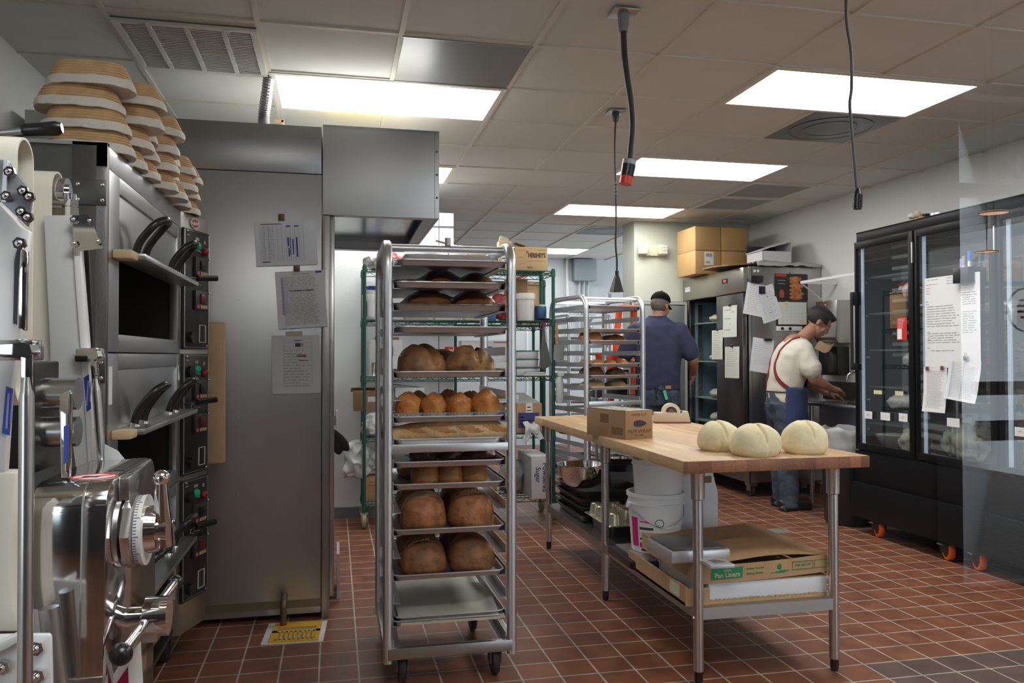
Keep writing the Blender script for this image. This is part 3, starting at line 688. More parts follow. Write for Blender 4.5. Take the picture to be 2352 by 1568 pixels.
def strip_of(b, c, dims, ax, off, w, seed, ln=.8, lift=.0018):
    """the pale split band: the crown's own faces, raised a hair"""
    c = V(c); q = B(); ix = {}
    for f in b.f:
        m = sum((b.v[i] for i in f), V())/len(f)-c; x, y = m.x/dims[0], m.y/dims[1]
        u, s = (x, y) if ax == 'x' else ((y, x) if ax == 'y' else ((x*.8+y*.6), (y*.8-x*.6)))
        if m.z > dims[2]*.35 and abs(s) < ln and abs(u-off+.05*noise.noise(V((s*3, seed, 0)))) < w*.5*max(.05, 1-(s/ln)**2):
            g = []
            for i in f:
                if i not in ix: ix[i] = len(q.v); q.v.append(b.v[i]+(b.v[i]-c).normalized()*lift)
                g.append(ix[i])
            q.f.append(tuple(g))
    return q
zt = lambda k: slot(k)+.0035
tx, ty = RX, RYY+.335
names = {0: 'topmost sheet tray in the bread rack, covered by an upturned one', 1: 'sheet tray with two film covered golden loaves, upper of the wrapped trays', 2: 'sheet tray with two film wrapped loaves above the empty looking tray', 3: 'sheet tray just above the two big round loaves',
         5: 'sheet tray holding the two big round loaves', 7: 'sheet tray holding the muffins in white paper cups', 8: 'sheet tray holding the long baguette', 9: 'sheet tray with three dark pastries below the rack crossbar', 10: 'sheet tray holding the pull-apart buns',
         12: 'sheet tray with rustic split loaves, upper of two loaf trays', 14: 'sheet tray with darker loaves, lower of two loaf trays', 16: 'sheet tray at the bottom of the bread rack lined with parchment'}
for k in (0, 1, 2, 3, 5, 7, 8, 9, 10, 12, 14): tray(tx+(.012 if k in (0, 3) else -.004), ty-(.01 if k % 2 else 0), slot(k), names[k])
tray(tx-.008, ty, slot(16)-.0, names[16]); tray(tx-.004, ty+.004, slot(16)+.014, 'sheet tray nested in the bottom tray of the bread rack', rz=.8)
o = tray(tx-.005, ty+.02, slot(0)+.050, 'upturned sheet tray covering the topmost tray of the bread rack'); o.rotation_euler = (PI, 0, 0); o.scale = (.84, .97, 1)
def film(x0, x1, y0, y1, z, h, seed, bumps, lb):
    def f(u, v):
        x, y = x0+(x1-x0)*u, y0+(y1-y0)*v
        e = min(u, 1-u, v, 1-v); hh = 0
        for bx, by, r, bh in bumps: hh = max(hh, bh*math.exp(-(((x-bx)/r)**2+((y-by)/r)**2)))
        return V((x, y, z+min(e*6, 1)*max(hh, h)+.007*noise.noise(V((x*22, y*22, seed)))))
    return one('plastic_film', B().grid(f, 36, 36), SEETHRU, lb, 'plastic film', (x0, y0, z))
def bread(nm, c, dims, m, lb, cat, seed, grp, slash=None, pale=None, **kw):
    t = thing(nm, lb, cat, c, 0, grp)
    if pale: kw['n'] = 5
    b = loaf(c, dims, seed, slash, **kw); part('crust', b, m, t, 180)
    for (ax, off, w, ln) in (pale or []):
        q = strip_of(b, c, dims, ax, off, w, seed, ln)
        if q.f: part('split_crumb', q, PALE, t, 180)
    return t
z = zt(1)
bread('golden_loaf', (RX-.02, ty-.15, z), (.065, .085, .055), CR_GOLD, 'smaller golden loaf on the left of the upper wrapped tray', 'bread', 3, 'film covered loaves')
bread('golden_loaf', (RX+.14, ty-.13, z), (.085, .085, .052), CR_BUN, 'darker round loaf on the right of the upper wrapped tray', 'bread', 4, 'film covered loaves')
film(tx-.235, tx+.235, ty-.34, ty+.3, z+.022, .012, 2, [(RX-.02, ty-.15, .1, .066), (RX+.14, ty-.13, .1, .062)], 'clear plastic film over the upper wrapped tray of loaves')
z = zt(2)
bread('golden_loaf', (RX-.07, ty-.17, z), (.095, .10, .066), CR_GOLD, 'golden loaf on the left under the lower sheet of film', 'bread', 5, 'film covered loaves')
bread('golden_loaf', (RX+.12, ty-.16, z), (.098, .10, .062), CR_GOLD, 'golden loaf on the right under the lower sheet of film', 'bread', 6, 'film covered loaves')
film(tx-.24, tx+.24, ty-.345, ty+.3, z+.02, .010, 7, [(RX-.07, ty-.17, .12, .074), (RX+.12, ty-.16, .12, .07)], 'clear plastic film over the lower wrapped tray of loaves')
z = zt(5)
bread('round_loaf', (RX-.103, ty-.17, z), (.100, .125, .108), CR_BOULE, 'big smooth brown round loaf on the left of its tray', 'bread', 7, 'big round loaves', [('d', -.05, .14, .022)], n=5)
t = bread('round_loaf', (RX+.103, ty-.175, z), (.102, .125, .106), CR_MULTI, 'big seeded round loaf with a torn crown', 'bread', 8, 'big round loaves', [('x', .18, .12, .026), ('y', -.1, .16, .012)], [('x', .18, .16, .7)], n=5, amp=.010)
bread('round_loaf', (RX+.0, ty+.13, z), (.118, .12, .09), CR_BOULE, 'round brown loaf behind the two big ones', 'bread', 9, 'big round loaves')
z = zt(7)
def muffin(c, lb, seed, s=1):
    t = thing('muffin', lb, 'muffin', c, 0, 'muffins in paper cups'); m = Mx.Translation(c) @ rotm(0, 0, seed*40)
    b = B(); rows = []
    for i, (r, zz) in enumerate(((.044, .004), (.047, .03), (.052, .05), (.054, .064), (.050, .082), (.041, .096), (.026, .105), (.008, .108))):
        rows.append([(r*s*(1+.05*math.sin(5*2*PI*k/36+zz*70))*math.cos(2*PI*k/36), r*s*(1+.05*math.sin(5*2*PI*k/36+zz*70))*math.sin(2*PI*k/36), zz*s+.008*math.sin(2*PI*k/36*2+seed)*(zz > .05)) for k in range(36)])
    part('muffin_top', B().rings(rows, True, True, m).noisy(.006, 26, seed), CR_MUF, t, 180)
    rows = []
    for r, zz in ((.042, .0), (.054, .016), (.068, .031)): rows.append([(r*(1+.045*(k % 2))*math.cos(2*PI*k/56), r*(1+.045*(k % 2))*math.sin(2*PI*k/56), zz) for k in range(56)])
    part('paper_cup', B().rings(rows, True, False, m), LINER, t, 20); return t
for k, (mx_, my, s, lb) in enumerate([(-.155, -.245, 1.0, 'tall leaning muffin first in the front row'), (-.05, -.24, .97, 'even round muffin second in the front row'), (.058, -.245, .97, 'flat topped muffin third in the front row'), (.165, -.25, 1.07, 'largest muffin with a split top ending the front row'), (-.10, -.12, 1.0, 'muffin behind the first two of the front row'), (.03, -.12, 1.02, 'muffin hidden behind the middle of the front row'), (.13, -.11, .95, 'muffin behind the largest one')]):
    muffin((RX-.01+mx_, ty+my, z), lb, k+1, s)
z = zt(8)
b = B(); pts = smooth_pts([(RX-.245, ty-.25, z+.024), (RX-.15, ty-.25, z+.034), (RX, ty-.255, z+.043), (RX+.14, ty-.26, z+.044), (RX+.225, ty-.27, z+.034), (RX+.262, ty-.275, z+.022)], 8)
pts = smooth_pts(pts, 2); n_ = len(pts); b.tube(pts, [.010+.034*math.sin(PI*min(1, .10+.88*i/(n_-1)))**.55 for i in range(n_)], 40); b.noisy(.006, 20, 4)
t = thing('baguette', 'long pale baguette lying across its tray, poking past the rack post', 'baguette', (RX, ty-.255, z)); part('crust', b, CR_BAG, t, 180)
for k in range(4):
    q = B(); ix = {}; x0 = RX-.20+.11*k
    for f in b.f:
        m = sum((b.v[i] for i in f), V())/len(f); s = (m.x-x0)/.12
        if 0 < s < 1 and abs((m.z-z-.052)/.03+.8*(s-.5)) < .42*math.sin(PI*s) and m.y < ty-.25:
            g = []
            for i in f:
                if i not in ix: ix[i] = len(q.v); q.v.append(b.v[i]+V((0, -.0015, .0012)))
                g.append(ix[i])
            q.f.append(tuple(g))
    if q.f: part('split_crumb', q, mat('baguette_split', (.48, .22, .075), .6, var=.2, vscale=30), t, 180)
b = B(); pts2 = [V((p.x-.02, p.y+.12, p.z-.004)) for p in pts]; b.tube(pts2, [.008+.03*math.sin(PI*min(1, .06+.9*i/(n_-1)))**.6 for i in range(n_)], 16); b.noisy(.006, 18, 9)
one('baguette', b, CR_DARK, 'darker baguette behind the pale one', 'baguette', smooth=180)
z = zt(9)
for k, (dx, dy, s, lb) in enumerate([(-.085, -.10, .062, 'dark sugared pastry on the left of its tray'), (.025, -.12, .05, 'small dark pastry in the middle of its tray'), (.155, -.12, .078, 'large chocolate pastry on the right of its tray')]):
    bread('dark_pastry', (RX+dx, ty+dy, z), (s, .06, .046), CR_CHOC, lb, 'pastry', 20+k, 'dark pastries', [('d', 0, .2, .008)], amp=.009, frq=24)
z = zt(10)
for k in range(3):
    bread('bun', (RX-.085+.098*k, ty-.16, z), (.062, .10, .078), CR_BUN, ['bun row with dark crust, first of the pull-apart buns', 'middle one of the dark pull-apart buns', 'taller end bun of the pull-apart row'][k], 'bun', 30+k, 'pull-apart buns', sq=.7, flat=.5, pale=None)
    bread('bun', (RX-.12+.098*k, ty+.06, z), (.062, .10, .07), CR_BUN, ['bun behind the first pull-apart bun', 'bun behind the middle pull-apart bun', 'bun behind the end pull-apart bun'][k], 'bun', 40+k, 'pull-apart buns', sq=.7, flat=.5)
for (k, m, hh, nm) in ((12, CR_RUST, .118, 'rustic'), (14, CR_DARK, .112, 'darker')):
    z = zt(k)
    for j, (dx, dy, s) in enumerate(((-.100, -.19, .096), (.100, -.19, .098), (-.098, .08, .094), (.10, .09, .094))):
        lb = {12: ['rustic loaf with a broad pale split on the upper loaf tray', 'rustic floury loaf beside the broadly split one', 'loaf behind the broadly split rustic loaf', 'loaf behind the floury rustic loaf'], 14: ['darker loaf with a shallow split on the lower loaf tray', 'smooth dark loaf beside the one with a shallow split', 'loaf behind the shallow split dark loaf', 'loaf behind the smooth dark loaf']}[k][j]
        pl = [('y', -.28, .75, .95)] if (k == 12 and j == 0) else ([('y', -.36, .34, .92)] if (k == 12 and j == 1) else ([('y', -.30, .14, .85)] if k == 14 and j == 0 else None))
        bread('rustic_loaf', (RX+dx, ty+dy, z), (s, .115, hh), m, lb, 'bread', 50+k*5+j, nm+' loaves', [('y', -.30, .10, .010)], pl, sq=.8, flat=.45)
z = slot(16)+.0175
def f(u, v):
    x = RX-.205+.40*u; y = ty-.33+.60*v
    return V((x, y, z+.004+.004*noise.noise(V((u*5, v*5, 1)))+(.045*max(0, (u-.72)/.28)**2*max(0, 1-abs(v-.35)*2))+(.02*max(0, v-.8)*5*.4)-(.014 if v < .03 else 0)))
one('parchment_sheet', B().grid(f, 30, 36), PARCH, 'crumpled baking parchment with a curled edge on the bottom tray', 'parchment', (RX, ty, z))
one('parchment_sheet', B().grid(lambda u, v: V((RX-.20+.42*u, ty-.335-.005+.03*v, slot(16)+.010+.012*v*(1)+.004*noise.noise(V((u*14, v*3, 5))))), 40, 4), mat('brown_parchment', (.42, .36, .28), .8), 'torn parchment edge sticking out between the two bottom trays', 'parchment', (RX, ty-.3, slot(16)))
# ---------------------------------------------------------------- butcher block table
TX0, TX1, TY0, TY1, TZ = 1.352, 2.185, 2.965, 5.40, .89
wood = bricks('butcher_block', (.62, .42, .23), (.43, .26, .125), (.34, .2, .1), .62, .042, .0006, (0, 0), .37, .45, plane='YX', var=.17, bump=.05, grain=(14, 1.2, 8))
woode = bricks('butcher_block_end', (.34, .14, .066), (.155, .052, .026), (.14, .05, .026), .052, .3, .0007, (0.01, .1), 0, .42, plane='XZ', var=.22, bump=.05, grain=(10, 8, 30))
t = thing('work_table', 'butcher block work table on steel legs with dough balls on top', 'table', (1.77, 4.18, 0))
part('tabletop', B().bb((TX0, TY0+.006, TZ-.048), (TX1, TY1, TZ), .003), wood, t)
part('end_grain_face', B().bb((TX0, TY0, TZ-.048), (TX1, TY0+.0062, TZ-.0006), .001), woode, t, label='reddish end-grain front edge')
b = B()
for y in (3.6, 4.9): b.bb((TX0+.05, y, TZ-.075), (TX1-.05, y+.06, TZ-.048))
part('under_batten', b, mat('batten_wood', (.30, .17, .09), .6), t)
for lx in (1.425, 2.035):
    for ly in (3.0, 4.13, 5.30):
        l = part('leg', B().cyl((lx, ly, .05), (lx, ly, TZ-.12), .0205, n=20), STEEL, t)
        part('leg_socket', B().lathe([(.0205, TZ-.16), (.027, TZ-.155), (.028, TZ-.06), (.031, TZ-.05)], Mx.Translation((lx, ly, 0)), 20, False), STEEL, l)
        part('leg_foot', B().lathe([(.0175, .012), (.0175, .05), (.02, .055)], Mx.Translation((lx, ly, 0)), 16).cyl((lx, ly, 0), (lx, ly, .014), .015), BLACKP, l)
part('undershelf', B().bb((1.412, 2.985, .298), (2.05, 5.315, .302)).bb((1.412, 2.985, .255), (2.05, 2.989, .300)).bb((1.412, 5.311, .255), (2.05, 5.315, .300)).bb((1.412, 2.985, .255), (1.416, 5.315, .3)).bb((2.046, 2.985, .255), (2.05, 5.315, .3)), mat('galvanised_shelf', (.42, .42, .41), .36, 1, rvar=.1, vscale=6), t)
b = B()
for lx in (1.425, 2.035): b.cyl((lx-.024, 3.0, .262), (lx+.024, 3.0, .262), .006)
part('set_screws', b, CHROME, t)
# dough balls
DGH = mat('bread_dough', (.76, .665, .44), .7, var=.03, vscale=30, sss=.1, bump=.25, bscale=40)
def dough(px, py, y, r, sz, lb, seed, cut):
    c = PX(px, py, 'z', TZ); c = V((c.x, c.y+r*.55, TZ)) if y is None else c
    t = thing('dough_ball', lb, 'dough', c, 0, 'balls of raw dough on the table')
    b = loaf(c, (r, r*.92, sz), seed, [('x', cut, .05, .020)], n=6, sq=.92, amp=.005, frq=11, flat=.55)
    # pinched folds along the foot
    out = []
    for v in b.v:
        q = v-c; a = math.atan2(q.y, q.x); k = max(0, 1-q.z/(sz*.75))
        g = sum(math.exp(-((a-a0)/.10)**2) for a0 in (-2.3+seed*.17, -1.15+seed*.11, -.55))
        s = 1-.09*k*g; out.append(c+V((q.x*s, q.y*s, q.z)))
    b.v = out
    part('dough_body', b, DGH, t, 180)
    q = strip_of(b, c, (r, r*.92, sz), 'x', cut, .085, seed, .62, .0009)
    if q.f: part('cut', q, mat('cut_dough', (.62, .48, .25), .7), t, 180)
    return t
dough(1666, 1036, None, .098, .098, 'smaller raw dough ball at the back with a knife leaning on it', 2, -.1)
dough(1752, 1049, None, .106, .100, 'raw dough ball closest to the table front, between two others', 5, .0)
dough(1864, 1043, None, .097, .108, 'tallest raw dough ball at the table corner', 8, -.05)
t = thing('knife', 'broad knife blade resting between two dough balls', 'knife', PX(1690, 1005, 'y', 3.25))
a, c_ = PX(1660, 992, 'y', 3.26), PX(1722, 1010, 'y', 3.17)
M = fr(a, c_-a, (0, .25, 1)); ln = (c_-a).length
part('blade', B().prism([(0, .004), (.02, .014), (ln+.03, .012), (ln+.03, -.028), (.05, -.022), (.015, -.006)], 0, .002, 'Z', 0, M), STEELD, t)
part('knife_handle', B().cyl(M @ V((ln+.025, -.006, .001)), M @ V((ln+.13, -.008, -.03)), .011), BLACKP, t)
# film wrap carton
KR = mat('kraft_carton', (.37, .225, .12), .8, var=.06, vscale=10)
pa, pb, pc = PX(1368, 986, 'z', TZ), PX(1437, 1010, 'z', TZ), PX(1499, 1006, 'z', TZ)
ux_ = (pc-pb); ux_.z = 0; wx = ux_.length; ux_.normalize(); uy_ = V((-ux_.y, ux_.x, 0)); dl = max(.2, (pa-pb).dot(uy_)); dl = .34
hb = .142
M = fr(pb, ux_, uy_)
t = thing('film_wrap_carton', 'brown film wrap carton on the butcher block beside the tape dispenser', 'carton', pb, 0)
part('carton_body', B().prism([(0, 0), (wx, 0), (wx, dl), (0, dl)], 0, hb, 'Z', .001, M), KR, t)
Mf = M @ rotm(90, 0, 0)
part('roll_hole', B().prism([(wx*.5+.040*math.cos(a)*(1+.12*math.cos(3*a)), hb*.55+.017*math.sin(a)) for a in [2*PI*k/24 for k in range(24)]], .0002, .0012, 'Z', 0, Mf), INK, t)
tk = mat('carton_print', (.15, .075, .04), .8)
part('lettering', B().text('FILM WRAP', .026, Mf @ Mx.Translation((wx*.5, hb*.27, .0004)), sx=1.1).text('HANDI CUT', .017, Mf @ Mx.Translation((wx*.5, hb*.86, .0004))).text('18 in x 2000 ft', .010, Mf @ Mx.Translation((wx*.5, hb*.14, .0004))), tk, t)
Ml = fr(pb+uy_*dl, -uy_, V((0, 0, 1)))
part('side_print', B().prism([(dl*.66, hb*.14), (dl*.93, hb*.14), (dl*.93, hb*.40), (dl*.66, hb*.40)], .0003, .0009, 'Z', 0, Ml).prism([(dl*.36, hb*.52), (dl*.58, hb*.52), (dl*.58, hb*.84), (dl*.36, hb*.84)], .0003, .0006, 'Z', 0, Ml), mat('carton_print_soft', (.20, .115, .06), .8), t)
part('film_on_top', B().grid(lambda u, v: M @ V((u*wx, v*dl, hb+.002+.004*abs(noise.noise(V((u*6, v*14, 2)))))), 16, 30, .001), mat('shiny_film', (.70, .66, .55), .18, .35, bump=.3, bscale=30), t)
# tape dispenser
tc = mat('dispenser_beige', (.56, .46, .34), .45)
pb = PX(1505, 972, 'z', TZ); pe = PX(1587, 972, 'z', TZ); ux_ = pe-pb; ux_.z = 0; w_ = ux_.length; M = fr(pb, ux_, V((-ux_.y, ux_.x, 0))); Mf = M @ rotm(90, 0, 0)
t = thing('tape_dispenser', 'beige tape dispenser holding a roll of masking tape', 'tape dispenser', pb)
hh = .083
part('dispenser_base', B().prism([(0, .0), (w_, .0), (w_, .008), (0, .008)], -.085, 0, 'Z', .001, Mf), mat('base_brown', (.20, .06, .04), .5), t)
part('dispenser_body', B().prism([(0, .008), (w_-.001, .008), (w_*.93, hh*.88), (w_*.78, hh*.88), (w_*.76, hh*.74), (w_*.3, hh*.80), (0, hh*.80)], -.083, -.002, 'Z', .003, Mf), tc, t)
cx_, cz_ = w_*.47, hh*.80
part('tape_roll', B().lathe([(.036, -.024), (.056, -.024), (.056, .024), (.036, .024), (.036, -.024)], Mf @ Mx.Translation((cx_, cz_, -.045)), 40, False), mat('masking_tape', (.66, .60, .46), .7), t)
part('roll_core', B().lathe([(.034, -.022), (.036, -.022), (.036, .022), (.034, .022), (.034, -.022)], Mf @ Mx.Translation((cx_, cz_, -.045)), 32, False).cyl(Mf @ V((cx_, cz_, -.065)), Mf @ V((cx_, cz_, -.025)), .02), mat('core_brown', (.22, .08, .05), .5), t)
part('tape_tongue', B().prism([(cx_+.045, cz_+.018), (w_*.80, hh*.86), (w_*.80, hh*.875), (cx_+.045, cz_+.022)], -.07, -.02, 'Z', 0, Mf), MATS['masking_tape'], t)
# ---------------------------------------------------------------- on the undershelf
SZ = .302
def pail(x, y, z, r0, r1, h, lb, bail=False, lid=False, grp=None):
    t = thing('plastic_pail', lb, 'pail', (x, y, z), 0, grp)
    part('pail_body', B().lathe([(.0, .0), (r0-.004, .0), (r0, .004), (r1, h*.80), (r1+.006, h*.805), (r1+.006, h*.83), (r1+.001, h*.835), (r1+.003, h-.02), (r1+.010, h-.018), (r1+.010, h), (r1-.002, h), (r1-.004, h*.8), (r0-.005, .01), (0, .01)], Mx.Translation((x, y, z)), 40, True), WHITE, t)
    if bail:
        part('bail_handle', B().tube(smooth_pts([(x-r1-.012, y, z+h*.78), (x-r1*.75, y-r1*.75, z+h*.60), (x, y-r1-.014, z+h*.46), (x+r1*.75, y-r1*.75, z+h*.60), (x+r1+.012, y, z+h*.78)], 8), .0028, 6), STEELD, t)
        for s in (-1, 1): part('bail_ear', B().cyl((x+s*r1, y, z+h*.78), (x+s*(r1+.016), y, z+h*.78), .014), WHITE, t)
    return t
b1 = PX(1490, 1275, 'z', SZ+.055); bx, by = b1.x+.085, b1.y+.12
t = thing('kitchen_scale', 'low black digital scale under the labelled white pail', 'scale', (bx, by, SZ))
part('scale_base', B().prism([(bx-.15, by-.20), (bx+.13, by-.20), (bx+.16, by-.15), (bx+.16, by+.17), (bx-.19, by+.17), (bx-.19, by-.15)], SZ, SZ+.042, 'Z', .01), BLACKP, t)
part('scale_platform', B().prism([(bx-.12, by-.185), (bx+.11, by-.185), (bx+.14, by-.14), (bx+.14, by+.14), (bx-.16, by+.14), (bx-.16, by-.14)], SZ+.042, SZ+.054, 'Z', .003), STEEL, t)
z0 = SZ+.054
pt = pail(bx, by, z0, .118, .133, .285, 'white pail with a magenta label and wire handle on the black scale', True, grp='white plastic pails')
mg = mat('magenta_print', (.62, .01, .20), .5)
def wrap(r, a0, a1, za, zb, cx=bx, cy=by): return B().grid(lambda u, v: V((cx+r(za+(zb-za)*v)*math.sin(rad(a0-22+(a1-a0)*u)), cy-r(za+(zb-za)*v)*math.cos(rad(a0-22+(a1-a0)*u)), za+(zb-za)*v)), 12, 2)
rr = lambda z_: .119+.015*(z_-z0)/(.285*.8)+.0008
part('label_band', wrap(rr, -62, -42, z0+.03, z0+.17), mg, pt)
b = B()
for a0, a1, za, zb in ((-38, 12, z0+.028, z0+.052),): b = wrap(rr, a0, a1, za, zb)
b2 = wrap(rr, -36, -8, z0+.150, z0+.156); b.add(b2.v, b2.f); b2 = wrap(rr, 18, 25, z0+.01, z0+.03); b.add(b2.v, b2.f)
part('label_bar', b, mg, pt)
b = B()
for a0, a1, za, zb in ((-37, -5, z0+.115, z0+.127), (-37, 22, z0+.066, z0+.074), (-34, -20, z0+.012, z0+.024), (-12, 2, z0+.012, z0+.024), (32, 62, z0+.10, z0+.104), (34, 62, z0+.075, z0+.083), (34, 60, z0+.05, z0+.056), (34, 62, z0+.02, z0+.028), (34, 60, z0+.002, z0+.009)):
    q = wrap(rr, a0, a1, za, zb); b.add(q.v, q.f)
for k in range(16):
    a = rad(-14+9*math.cos(2*PI*k/16)); b.box((bx+.131*math.sin(a), by-.131*math.cos(a), z0+.15+.018*math.sin(2*PI*k/16)), (.004, .002, .004))
part('label_text', b, INK, pt)
pail(bx+.012, by-.004, z0+.215, .112, .124, .255, 'taller plain white pail nested on top of the labelled pail', grp='white plastic pails')
# jug
jx, jy = bx+.27, by+.22
jug = mat('milky_jug', (.66, .68, .72), .35, sss=.1)
t = thing('plastic_jug', 'milky white plastic jug with a built-in handle beside the pails', 'jug', (jx, jy, SZ))
b = B().prism([(jx-.13, SZ), (jx+.13, SZ), (jx+.13, SZ+.30), (jx+.11, SZ+.37), (jx+.10, SZ+.415), (jx-.06, SZ+.415), (jx-.12, SZ+.36), (jx-.13, SZ+.30)], jy-.11, jy+.11, 'Y', .022)
part('jug_body', b, jug, t)
part('handle_opening', B().prism([(jx+.002, SZ+.35), (jx+.085, SZ+.35), (jx+.085, SZ+.385), (jx+.012, SZ+.385)], jy-.1115, jy-.109, 'Y', 0), mat('jug_hole', (.25, .12, .06), .7), t)
part('jug_cap', B().cyl((jx-.07, jy, SZ+.39), (jx-.07, jy, SZ+.43), .022), WHITE, t)
# pan liner boxes
gp_ = mat('green_print', (.01, .23, .09), .7)
p0, p1 = PX(1624, 1390, 'z', SZ), PX(1905, 1372, 'z', SZ)
X0, X1, Y0 = p0.x+.01, 2.022, 3.03
t = thing('paper_ream', 'thick stack of white pan liner sheets in a torn carton under the table', 'paper stack', (1.75, 3.25, SZ))
part('sheets', B().bb((X0+.005, Y0, SZ+.012), (X1, Y0+.61, SZ+.082), .004), mat('liner_white', (.72, .73, .78), .8, var=.03, vscale=2, stretch=(1, 1, 90)), t)
part('torn_carton_base', B().bb((X0-.10, Y0-.005, SZ), (X1+.0, Y0+.63, SZ+.012)).bb((X0-.10, Y0-.01, SZ), (X0-.09, Y0+.63, SZ+.075)).bb((X0-.09, Y0-.012, SZ), (X0+.004, Y0-.006, SZ+.07)), CARD, t)
b = B()
for k in range(26): x = X0+.02+k*(X1-X0-.04)/26; b.box((x, Y0-.003, SZ+.013+.003*rnd.random()), (.012+.006*rnd.random(), .004, .006), rotm(0, rnd.uniform(-15, 15), 0))
part('torn_edge', b, CARD, t)
part('green_label_scrap', B().bb((X0-.102, Y0+.05, SZ+.02), (X0-.100, Y0+.14, SZ+.07)), mat('label_pale_green', (.55, .62, .45), .7), t)
zc = SZ+.0825
t = thing('pan_liner_carton', 'open brown pan liner carton with green printing, lid lifting', 'carton', (1.75, 3.25, zc))
hc = .072
def sag(v): return V((v.x, v.y, v.z+(.010*((v.x-X0)/(X1-X0))**2*2 if v.z > zc-.001 else 0)))
b = B()
for k in range(10):
    x0 = X0-.03+k*(X1-X0+.03)/10; x1 = x0+(X1-X0+.03)/10
    b.bb((x0, Y0-.006, zc), (x1, Y0-.002, zc+hc))
part('carton_front', b.warp(sag), CARD, t)
part('carton_side', B().bb((X0-.032, Y0-.006, zc), (X0-.028, Y0+.63, zc+hc)).bb((X1-.0, Y0, zc+.01), (X1+.003, Y0+.63, zc+hc+.01)).bb((X0-.03, Y0+.626, zc), (X1, Y0+.63, zc+hc)).bb((X0-.03, Y0, zc), (X1, Y0+.63, zc+.004)), CARD, t)
def f(u, v):
    x = X0-.035+(X1-X0+.035)*u; y = Y0+.005+.625*v
    return V((x, y, zc+hc+.003+.010*2*((x-X0)/(X1-X0))**2+.028*(1-v)*math.sin(PI*min(1, max(0, (u-.05)*1.15)))*(.5+.5*u)+.003*noise.noise(V((u*4, v*4, 3)))))
part('carton_lid', B().grid(f, 24, 20, .004), CARD, t)
def ft(u, z_): return fr((u, Y0-.0065, z_), (1, 0, .03), (0, 0, 1))
b = B().prism([(X0+.012, zc+.014), (X0+.152, zc+.017), (X0+.155, zc+.062), (X0+.016, zc+.059)], Y0-.0072, Y0-.0065, 'Y')
part('green_block', b, gp_, t)
part('white_lettering', B().text('Pan Liners', .027, ft(X0+.085, zc+.031) @ Mx.Translation((0, 0, .0012)), bold=.0006).text('Safety', .014, ft(X0+.085, zc+.050) @ Mx.Translation((0, 0, .0012))), mat('carton_light', (.52, .46, .30), .8), t)
W_ = X1-X0
b = B().text('Quilon Coated', .0135, ft(X0+W_*.385, zc+.052)).text('Baking Sheets', .0135, ft(X0+W_*.385, zc+.032))
for k, x in enumerate((X0+W_*.58, X0+W_*.60, X0+W_*.62)): b.bb((x-.035+.01*k, Y0-.007, zc+.026+.004*k), (x+.03, Y0-.0065, zc+.029+.004*k))
b.sph((X0+W_*.59, Y0-.006, zc+.052), .011, (1, .15, 1.2))
for x0 in (X0+W_*.70,): b.tube([(x0, Y0-.0068, zc+.036), (x0+W_*.175, Y0-.0068, zc+.038), (x0+W_*.175, Y0-.0068, zc+.070), (x0, Y0-.0068, zc+.068)], .0018, 4, closed=True)
b.text('THIS SIDE UP', .0125, ft(X0+W_*.787, zc+.053))
b.tube([(X0+W_*.89, Y0-.0068, zc+.039), (X0+W_*.995, Y0-.0068, zc+.040), (X0+W_*.995, Y0-.0068, zc+.072), (X0+W_*.89, Y0-.0068, zc+.071)], .0018, 4, closed=True)
part('green_lettering', b, gp_, t)
part('lid_print', B().bb((X0+.16, Y0+.42, zc+hc+.0205), (X0+.38, Y0+.43, zc+hc+.0215)) if 0 else B().grid(lambda u, v: f(.25+.33*u, .56+.03*v)+V((0, 0, .0012)), 6, 1), mat('lid_print_green', (.16, .22, .10), .8), t)
# scales on the boxes
s0 = PX(1536, 1297, 'z', SZ+.155); sx, sy = s0.x+.012, s0.y
t = thing('platform_scale', 'silver platform scale with dark top sitting on the pan liner carton', 'scale', (sx+.13, sy+.16, SZ+.155))
zb = SZ+.1575
part('scale_housing', B().bb((sx, sy, zb), (sx+.262, sy+.27, zb+.048), .006), mat('scale_silver', (.55, .56, .58), .35, .6), t)
part('scale_top_plate', B().bb((sx+.012, sy+.012, zb+.048), (sx+.25, sy+.258, zb+.057), .004), mat('scale_dark_top', (.10, .10, .105), .35, .3), t)
s1 = PX(1632, 1316, 'z', zb); 
t = thing('small_scale_display', 'small silver scale keypad lying next to the platform scale', 'scale display', (s1.x+.08, s1.y, zb+.01))
M = fr((s1.x, s1.y, zb+.016), (1, .0, 0), (-.18, 1, 0))
part('display_body', B().prism([(0, 0), (.10, -.01), (.10, .05), (.07, .11), (.0, .11)], 0, .016, 'Z', .004, M), mat('scale_silver'if 0 else 'display_silver', (.56, .57, .6), .4, .3), t)
part('display_window', B().prism([(.03, .02), (.085, .03), (.055, .075), (.02, .07)], .016, .0172, 'Z', 0, M), mat('lcd_grey', (.15, .16, .17), .25), t)
# red kettle-like bottle behind
rb = PX(1668, 1253, 'z', SZ); rb = V((1.93, 3.92, SZ))
rp = mat('glossy_red', (.35, .008, .012), .15)
t = thing('red_spray_bottle', 'glossy dark red bottle standing behind the pan liner carton', 'bottle', rb)
part('bottle_body', B().lathe([(0, 0), (.042, 0), (.046, .01), (.045, .07), (.036, .13), (.022, .165), (.016, .175), (0, .178)], Mx.Translation(rb), 24), rp, t)
part('bottle_cap', B().cyl(rb+V((0, 0, .172)), rb+V((-.004, 0, .198)), .014, .012), BLACKP, t)
one('napkin_box', B().bb((1.83, 3.72, SZ), (1.91, 3.80, SZ+.075), .003), WHITE, 'small white block between the jug and the red bottle', 'box')
